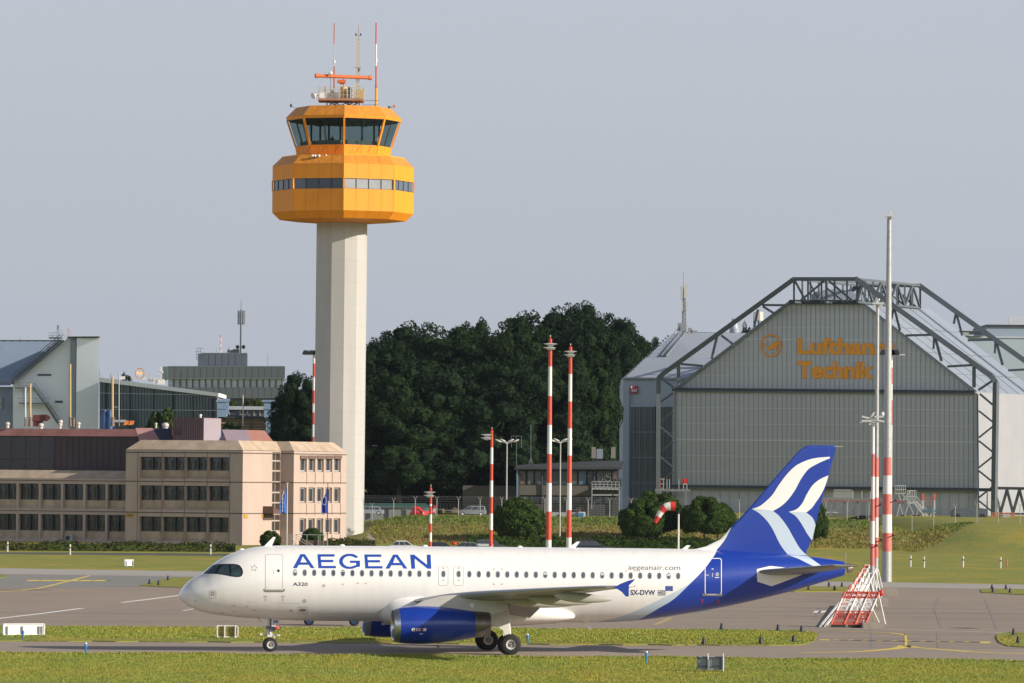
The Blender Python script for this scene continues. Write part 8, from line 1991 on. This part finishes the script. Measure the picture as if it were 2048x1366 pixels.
# tow tractor half hidden under the fuselage
g = G(708, 1252.5); o_ = thing('tow_tractor', 'dark blue tow tractor half hidden under the airliner belly', 'tractor', (g.x, g.y, .012)); X0 = g.x; YY = g.y
mb = MB(); mb.prism([(X0 - 3.3, YY, .55), (X0 - 3.3, YY, .95), (X0 - .9, YY, 1.1), (X0 - .7, YY, 1.55), (X0 + .2, YY, 1.55), (X0 + .25, YY, .45)], (0, 1.7, 0)); mb.build('body', mat('tractor_blue', (.015, .07, .16), .5), o_)
for dx in (-2.9, 0): mb = MB(); mb.cyl((X0 + dx, YY - .1, .33), (X0 + dx, YY + .2, .33), .33, .33, 18, 0); mb.cyl((X0 + dx, YY - .14, .33), (X0 + dx, YY - .1, .33), .2, .2, 14, 1); mb.build('wheel', [rubber, mat('wheel_blue', (.02, .06, .13), .4)], o_)
mb = MB(); mb.prism([(X0 - .62, YY - .01, 1.15), (X0 - .58, YY - .01, 1.48), (X0 + .1, YY - .01, 1.48), (X0 + .1, YY - .01, 1.15)], (0, .01, 0)); mb.build('cab_window', car_gl, o_)
# ------------------------------------------------------------------ sign boards seen from behind
sgn_w = mat('sign_white', (.84, .83, .81), .5, var=.03); sgn_g = mat('sign_back_grey', (.27, .31, .32), .45, var=.05); olive = mat('sign_back_olive', (.24, .20, .04), .35, var=.5, scale=3)
def board(label, x0, x1, y0, y1, yfoot, posts, backm, framem, legw=.08, panels=None, whitepost=False, ang=0.):
    g = G(x0, yfoot); Y = g.y; a = P(x0, y1, Y); b = P(x1, y0, Y); o_ = thing('guidance_sign', label, 'sign board', ((a.x + b.x) / 2, Y, 0), 'taxiway guidance signs seen from behind'); w = b.x - a.x; h_ = b.z - a.z; z0 = a.z
    mb = MB(); mb.obox((a.x, Y, z0), (w, 0, 0), (0, .28, 0), (0, 0, h_)); mb.build('panel', backm, o_)
    mb = MB(); t = .05
    for (p0, p1) in (((a.x, z0 + t / 2), (b.x, z0 + t / 2)), ((a.x, z0 + h_ - t / 2), (b.x, z0 + h_ - t / 2))): mb.beam((p0[0], Y - .02, p0[1]), (p1[0], Y - .02, p1[1]), .05, t)
    for x in (a.x + t / 2, b.x - t / 2): mb.beam((x, Y - .02, z0), (x, Y - .02, z0 + h_), t, .05)
    mb.build('frame', framem, o_)
    for f in posts:
        x = a.x + w * f; mb = MB(); mb.beam((x, Y - .06, 0), (x, Y - .06, z0 + h_ * (.78 if not whitepost else 1)), legw, .06); mb.build('leg', framem if whitepost else steel, o_)
    o_.rotation_euler = (0, 0, rad(22 if backm is sgn_w else 0)); return o_
s1 = board('long white guidance sign, seen from behind at the left edge of the grass strip', 4.5, 91.5, 1247.5, 1269.5, 1273, (.1, .46, .86, .93), sgn_w, sgn_w)
s2 = board('small olive-backed sign with white posts left of the nose wheel', 434, 477, 1251, 1274.5, 1277.5, (.02, .36, .86), olive, sgn_w, .2, whitepost=True)
s3 = board('grey-backed sign with two white posts in the foreground grass', 1394, 1449, 1313, 1339, 1343, (.41, .955), sgn_g, sgn_g, .26, whitepost=False)
for f in (.40, .955):
    p = s3.location; w = 55 * p.y / FPX; mb = MB(); mb.beam((p.x - w / 2 + w * f, p.y - .08, 0), (p.x - w / 2 + w * f, p.y - .08, .92), .14 if f < .5 else .28, .05); mb.build('post', sgn_w, s3)
mb = MB(); p = s3.location
for f0, f1 in ((.07, .36), (.5, .84)):
    for z in (.27, .70): mb.beam((p.x + w * (f0 - .5), p.y - .06, z), (p.x + w * (f1 - .5), p.y - .06, z), .03, .03)
    for f in (f0, f1): mb.beam((p.x + w * (f - .5), p.y - .06, .15), (p.x + w * (f - .5), p.y - .06, .75), .03, .03)
mb.build('clamp_bar', dark, s3)
board('small white sign alone on the far grass left of the airliner nose', 249, 267.5, 1119, 1131.5, 1134, (.2, .95), sgn_w, sgn_w)
# edge lights
blu = mat('marker_blue', (.02, .20, .50), .4); navyl = mat('lamp_body_navy', (.015, .015, .035), .5)
def marker(px, y, label, kind):
    g = G(px, y); mb = MB(); x, Y = g.x, g.y; z = .012
    if kind == 'blue': mb.cyl((x, Y, 0), (x, Y, .42), .05, .05, 8, 0); mb.cyl((x, Y, .35), (x, Y, .52), .085, .07, 10, 0); mb.ball((x, Y, .54), (.07, .07, .07), 8, 6, 1); ms = [blu, lampw]
    elif kind == 'navy': mb.cyl((x, Y, 0), (x, Y, .15), .05, .05, 8, 1); mb.cyl((x, Y, .12), (x, Y, .38), .13, .09, 10, 0); mb.ball((x, Y, .42), (.08, .08, .10), 8, 6, 0); mb.cyl((x, Y, .12), (x, Y, .15), .2, .2, 10, 0); ms = [navyl, mat('lamp_foot_orange', (.5, .12, .05), .6)]
    else: mb.cyl((x, Y, 0), (x, Y, 1.15), .10, .10, 10, 0); mb.cyl((x, Y, .75), (x, Y, .9), .11, .11, 10, 1); mb.ball((x, Y, 1.15), (.10, .10, .1), 8, 6, 0); ms = [mat('post_white', (.58, .57, .54), .6, var=.1, scale=3), navyl]
    nm = {'blue': 'taxiway_edge_light', 'navy': 'taxiway_lamp', 'post': 'marker_post'}[kind]
    single(mb, nm, ms, label, {'blue': 'edge light', 'navy': 'taxiway lamp', 'post': 'marker post'}[kind], (x, Y, 0), {'blue': 'blue taxiway edge lights', 'navy': 'dark taxiway lamps', 'post': 'white marker posts'}[kind], 40)
for a in ((46, 1279, 'blue edge light below the long white sign'), (171.5, 1307.5, 'blue edge light on the near grass edge at left'), (1055, 1288, 'blue edge light right of the main wheels'), (1293, 1325, 'blue edge light on the near grass below the tail shadow')): marker(*a, 'blue')
for a in ((1407, 1292, 'lone dark lamp on the lower grass strip edge below the rear door'), (1521, 1290.5, 'dark lamp on the lower strip edge below the tailplane'), (1587, 1287, 'dark lamp at the lower right end of the grass strip'), (1443, 1262, 'dark lamp on the upper strip edge under the tail'), (1556, 1264.5, 'dark lamp on the upper strip edge, middle of three'), (1603, 1267, 'dark lamp on the upper strip edge near the strip end'), (2027, 1273, 'dark lamp at the top edge of the right grass corner'), (2036, 1289, 'dark lamp inside the right grass corner'),
          (299, 1170, 'left dark lamp on the island tip before the nose'), (317, 1172, 'middle dark lamp on the island before the nose'), (336, 1162, 'upper dark lamp on the island before the nose'), (1617, 1182, 'lower dark lamp on the island under the tail cone'), (1669, 1182.5, 'lower dark lamp near the island right end'), (1658, 1175, 'upper dark lamp on the island edge under the tail cone'), (1684, 1175.5, 'upper dark lamp closest to the fence lamps'),
          (1984, 1180, 'left dark lamp on the far right verge, upper edge'), (1986, 1186.5, 'left dark lamp on the far right verge, lower edge'), (2012, 1180.5, 'right dark lamp on the far right verge, upper edge'), (2020, 1187.5, 'right dark lamp on the far right verge, lower edge')): marker(*a, 'navy')
for a in ((15, 1103.5, 'white marker post before the hedge at the left edge'), (140, 1109.5, 'leaning-looking white marker post below the air conditioner'), (421, 1109, 'white marker post just above the airliner cockpit'), (1821, 1133.5, 'first white marker post right of the thick mast'), (1848, 1135.5, 'second white marker post right of the thick mast'), (2001, 1136.5, 'white marker post near the right edge'), (1926, 1134.5, 'grey-topped marker post in the middle of the right grass')): marker(*a, 'post')
g = G(2014, 1133); mb = MB(); mb.cyl((g.x, g.y, 0), (g.x, g.y, .9), .07, .07, 8); single(mb, 'marker_post', pale_red, 'thin pinkish marker post at the far right', 'marker post', tuple(g))
# ------------------------------------------------------------------ flags and ramp
def flag(px, ytop, ybase, x0, y0, y1, col, label, stars):
    Y = 704.0; x = P(px, 1000, Y).x; o_ = thing('flagpole', label, 'flagpole', (x, Y, 0), 'flagpoles before the office'); mb = MB(); zt_ = P(px, ytop, Y).z; mb.cyl((x, Y, 0), (x, Y, zt_), .075, .05, 8, 0); mb.box((x, Y, zt_), (.35, .12, .08), 0); mb.build('pole', lampw if stars == 0 else dark, o_, smooth=40)
    fm = mat('flag_cloth_%d' % stars, col, .8, var=.15, scale=2); mb = MB(); nx, nz = 12, 14; vs = []
    a = P(px - .5, y0, Y); b = P(x0, y1, Y)
    for j in range(nz + 1):
        t = j / nz; zz_ = a.z + (b.z - a.z) * t; wd = (a.x - b.x) * (.12 + .88 * min(1, t * 1.7) ** .8)
        for i in range(nx + 1): s = i / nx; vs.append((x - .06 - wd * s, Y - .1 + .16 * math.sin(s * 9 + t * 2) * (.3 + s), zz_ - .5 * s * (1 - t) * 1.4))
    mb.add(vs, [(j * (nx + 1) + i, j * (nx + 1) + i + 1, (j + 1) * (nx + 1) + i + 1, (j + 1) * (nx + 1) + i) for j in range(nz) for i in range(nx)]); fo = mb.build('flag_cloth', fm, o_, smooth=80)
    mb = MB()
    if stars:
        for k in range(12):
            an = 2 * math.pi * k / 12; c = Vector((x - .46 + .30 * math.cos(an), Y - .32, a.z - 1.9 + .55 * math.sin(an))); mb.box(c, (.09, .02, .10))
        mb.build('flag_stars', lampw, fo)
    else:
        for k in range(15): c = Vector((x - .60 + .12 * (k > 11), Y - .36, a.z - 3.35 + k * .19)); mb.box(c, (.13 if k % 3 else .2, .02, .12))
        mb.build('flag_lettering', lampw, fo)
flag(574.5, 966, 1090, 559.5, 972, 1026, (.05, .14, .48), 'white flagpole with a limp light blue flag', 0); flag(655.5, 966, 1090, 643, 973, 1026, (.02, .05, .33), 'dark flagpole with a limp blue flag showing a ring of stars', 1)
rp_ = thing('access_ramp', 'ramp with galvanised railings at the office side entrance', 'ramp', (P(615, 1000, 700).x, 700, 0)); Y = 700.0
r_ = lambda x, y, d=0.: P(x, y, Y + d)
mb = MB(); a = r_(598, 1070); b = r_(655, 1070); mb.obox((a.x, Y, 0), (b.x - a.x, 0, 0), (0, 3, 0), (0, 0, .9)); mb.build('platform', mat('ramp_brown', (.11, .07, .05), .8), rp_)
mb = MB()
def rl_(x0, y0, x1, y1, w=.07): mb.beam(r_(x0, y0, -.2), r_(x1, y1, -.2), w, w)
rl_(592, 1069, 656, 1070); 
for x in (592, 614, 636.5, 640, 647, 655): rl_(x, 1069, x, 1094)
rl_(577, 1068, 592, 1090); rl_(590, 1069, 628, 1092); rl_(592, 1076, 622, 1095)
for x in (575, 578, 582, 586): rl_(x, 1068, x, 1094)
rl_(572, 1066, 578, 1068)
mb.build('railing', galv, rp_)
o_ = thing('outdoor_stair', 'short concrete stair with handrails beside the tower base', 'stair', (P(745, 1080, 735).x, 735, 0)); mb = MB()
for i in range(7): p = P(737 + i * 2.4, 1074 + i * 2.2, 736 - i * .3); mb.box(p, (.5, 2, .25))
mb.build('step', blkm, o_); mb = MB()
for d_ in (-1, 1): mb.beam(P(736, 1067, 735 + d_), P(752, 1081, 735 + d_), .09, .09); mb.beam(P(736, 1067, 735 + d_), P(736, 1074, 735 + d_), .08, .08); mb.beam(P(752, 1081, 735 + d_), P(752, 1088, 735 + d_), .08, .08)
mb.build('handrail', galv, o_)
# ------------------------------------------------------------------ maintenance docks in front of the hangar
YD = 905.0; D_ = lambda x, y, d=0.: P(x, y, YD + d)
dk = thing('maintenance_dock', 'long low steel work platform with railings in front of the hangar doors', 'work platform', (D_(1740, 1030).x, YD, PLAT)); mb = MB()
mb.beam(D_(1640, 998), D_(1812, 1001), .5, .5, 0); mb.beam(D_(1640, 1000.5, -.3), D_(1812, 1003.5, -.3), .2, .3, 1)
for x in (1662, 1692, 1716, 1733, 1775, 1798, 1806): mb.beam(D_(x, 998), D_(x, 1036), .22, .22, 0)
for a, b in ((1662, 1692), (1692, 1716), (1733, 1775)): mb.beam(D_(a, 1026), D_(b, 1002), .2, .2, 0)
for x in range(1668, 1705, 4): mb.beam(D_(x, 980), D_(x, 997), .09, .09, 2)
for y in (980, 986, 992): mb.beam(D_(1668, y), D_(1702, y), .09, .09, 2)
for x in (1706, 1724, 1741): mb.beam(D_(x, 982), D_(x, 998), .12, .12, 2)
mb.beam(D_(1640, 1024), D_(1676, 1025), .15, .15, 2)
mb.build('frame', [mat('dock_grey', (.16, .18, .19), .6), mat('dock_red', (.22, .08, .07), .6), mat('dock_white', (.46, .48, .49), .5)], dk)
ms = thing('mobile_stair', 'pale steel mobile access stair with a railed top platform by the hangar', 'mobile stair', (D_(1820, 1035, -5).x, YD - 5, PLAT)); E_ = lambda x, y: D_(x, y, -5); mb = MB()
for (x0, x1, y0, y1) in ((1790, 1811, 971, 987), (1815, 1832, 981, 1005)):
    n_ = 6
    for i in range(n_): x = x0 + (x1 - x0) * i / (n_ - 1); mb.beam(E_(x, y0), E_(x, y1), .1, .1)
    for y in (y0, (y0 + y1) / 2, y1): mb.beam(E_(x0, y), E_(x1, y), .11, .11)
mb.beam(E_(1797, 987), E_(1801, 1000), .14, .14); mb.beam(E_(1806, 1000), E_(1822, 981), .14, .14); mb.beam(E_(1803, 987), E_(1820, 1005), .14, .14)
for k in (0, 6): mb.beam(E_(1826 + k, 1002), E_(1850 + k, 1034), .2, .3); mb.beam(E_(1828 + k, 994), E_(1852 + k, 1026), .1, .1)
for i in range(10): a = E_(1827 + i * 2.4, 1004 + i * 3.2); mb.beam(a, a + Vector((.9, 0, 0)), .1, .1)
for x0, x1 in ((1818, 1808), (1818, 1830), (1840, 1832), (1840, 1850), (1800, 1793), (1800, 1806)): mb.beam(E_(x0, 1006), E_(x1, 1036), .14, .14)
mb.beam(E_(1815, 1006), E_(1832, 1006), .3, .2); mb.build('frame', mat('stair_pale_steel', (.42, .44, .44), .5), ms); mb = MB()
for x in (1805, 1837, 1828): mb.cyl(E_(x, 1033) + Vector((0, -.2, 0)), E_(x, 1033) + Vector((0, .2, 0)), .32, .32, 14)
mb.build('wheel', rubber, ms)
m2 = thing('wing_stand', 'work stand with two orange-topped posts and a blue deck beside the mobile stair', 'work stand', (D_(1860, 1035, -8).x, YD - 8, PLAT)); E2 = lambda x, y: D_(x, y, -8); mb = MB()
for x in (1846, 1869): mb.beam(E2(x, 1000), E2(x, 1020), .25, .25, 0); mb.beam(E2(x, 987), E2(x, 1000), .32, .32, 1)
for y in (996, 1002, 1008): mb.beam(E2(1846, y), E2(1869, y), .08, .08, 1)
mb.beam(E2(1844, 1021), E2(1871, 1022), .8, .35, 2); mb.beam(E2(1844, 1024), E2(1871, 1025), .3, .25, 0)
for a, b in ((1848, 1844), (1850, 1856), (1864, 1858), (1866, 1871)): mb.beam(E2(a, 1025), E2(b, 1038), .18, .18, 0)
mb.build('frame', [mat('stand_white', (.50, .52, .52), .5), mat('stand_orange', (.60, .12, .05), .5), mat('deck_blue', (.06, .14, .24), .5)], m2)
tk = thing('ground_vehicle', 'dark blue-grey covered ground vehicle behind the fence at right', 'vehicle', (D_(1955, 1036, -20).x, YD - 20, PLAT)); E3 = lambda x, y, d=0.: D_(x, y, -20 + d); mb = MB(); mb.prism([E3(1905, 1036), E3(1905, 1022), E3(1912, 1018), E3(1962, 1016), E3(1975, 1018), E3(1975, 1036)], (0, 3, 0)); mb.build('body', mat('tarpaulin_slate', (.07, .09, .11), .7, var=.2), tk); mb = MB()
for x in (1915, 1965): mb.cyl(E3(x, 1033, -.1), E3(x, 1033, .3), .5, .5, 14)
mb.build('wheel', rubber, tk)
rk = thing('equipment_rack', 'orange tubular equipment rack behind the fence near the right truss leg', 'rack', (D_(2005, 1036, -25).x, YD - 25, PLAT)); E4 = lambda x, y: D_(x, y, -25); mb = MB()
for x in (1984, 1990, 1999, 2008, 2018, 2028): mb.beam(E4(x, 1026), E4(x, 1037), .2, .2)
for y in (1026, 1031, 1036): mb.beam(E4(1984, y), E4(2029, y), .16, .16)
mb.box(E4(2012, 1032), (1.2, .8, .7), 1); mb.build('frame', [mat('rack_orange', (.48, .14, .06), .6), mat('rack_box', (.4, .36, .32), .6)], rk)
pf = thing('door_platform', 'small red-railed platform at the foot of the hangar door edge', 'work platform', (D_(1345, 980).x, YD, PLAT)); mb = MB()
for x in (1320, 1327, 1334, 1339): mb.beam(D_(x, 958), D_(x, 978), .1, .1, 1 if x == 1320 else 0)
for y in (958, 968, 978): mb.beam(D_(1320, y), D_(1329, y), .1, .1, 0)
for x in (1358, 1367, 1374): mb.beam(D_(x, 958), D_(x, 980), .1, .1, 0)
for y in (958, 968, 979): mb.beam(D_(1367, y), D_(1374, y), .12, .12, 1 if y == 958 else 0)
mb.box(D_(1370, 963), (.8, .1, .9), 1); mb.beam(D_(1310, 980), D_(1380, 981), .35, .4, 2); mb.beam(D_(1322, 981), D_(1322, 1036), .25, .25, 2); mb.beam(D_(1372, 981), D_(1372, 1036), .25, .25, 2)
mb.build('frame', [mat('dock_white', (.46, .48, .49), .5), redl, mat('dock_grey', (.16, .18, .19), .6)], pf)
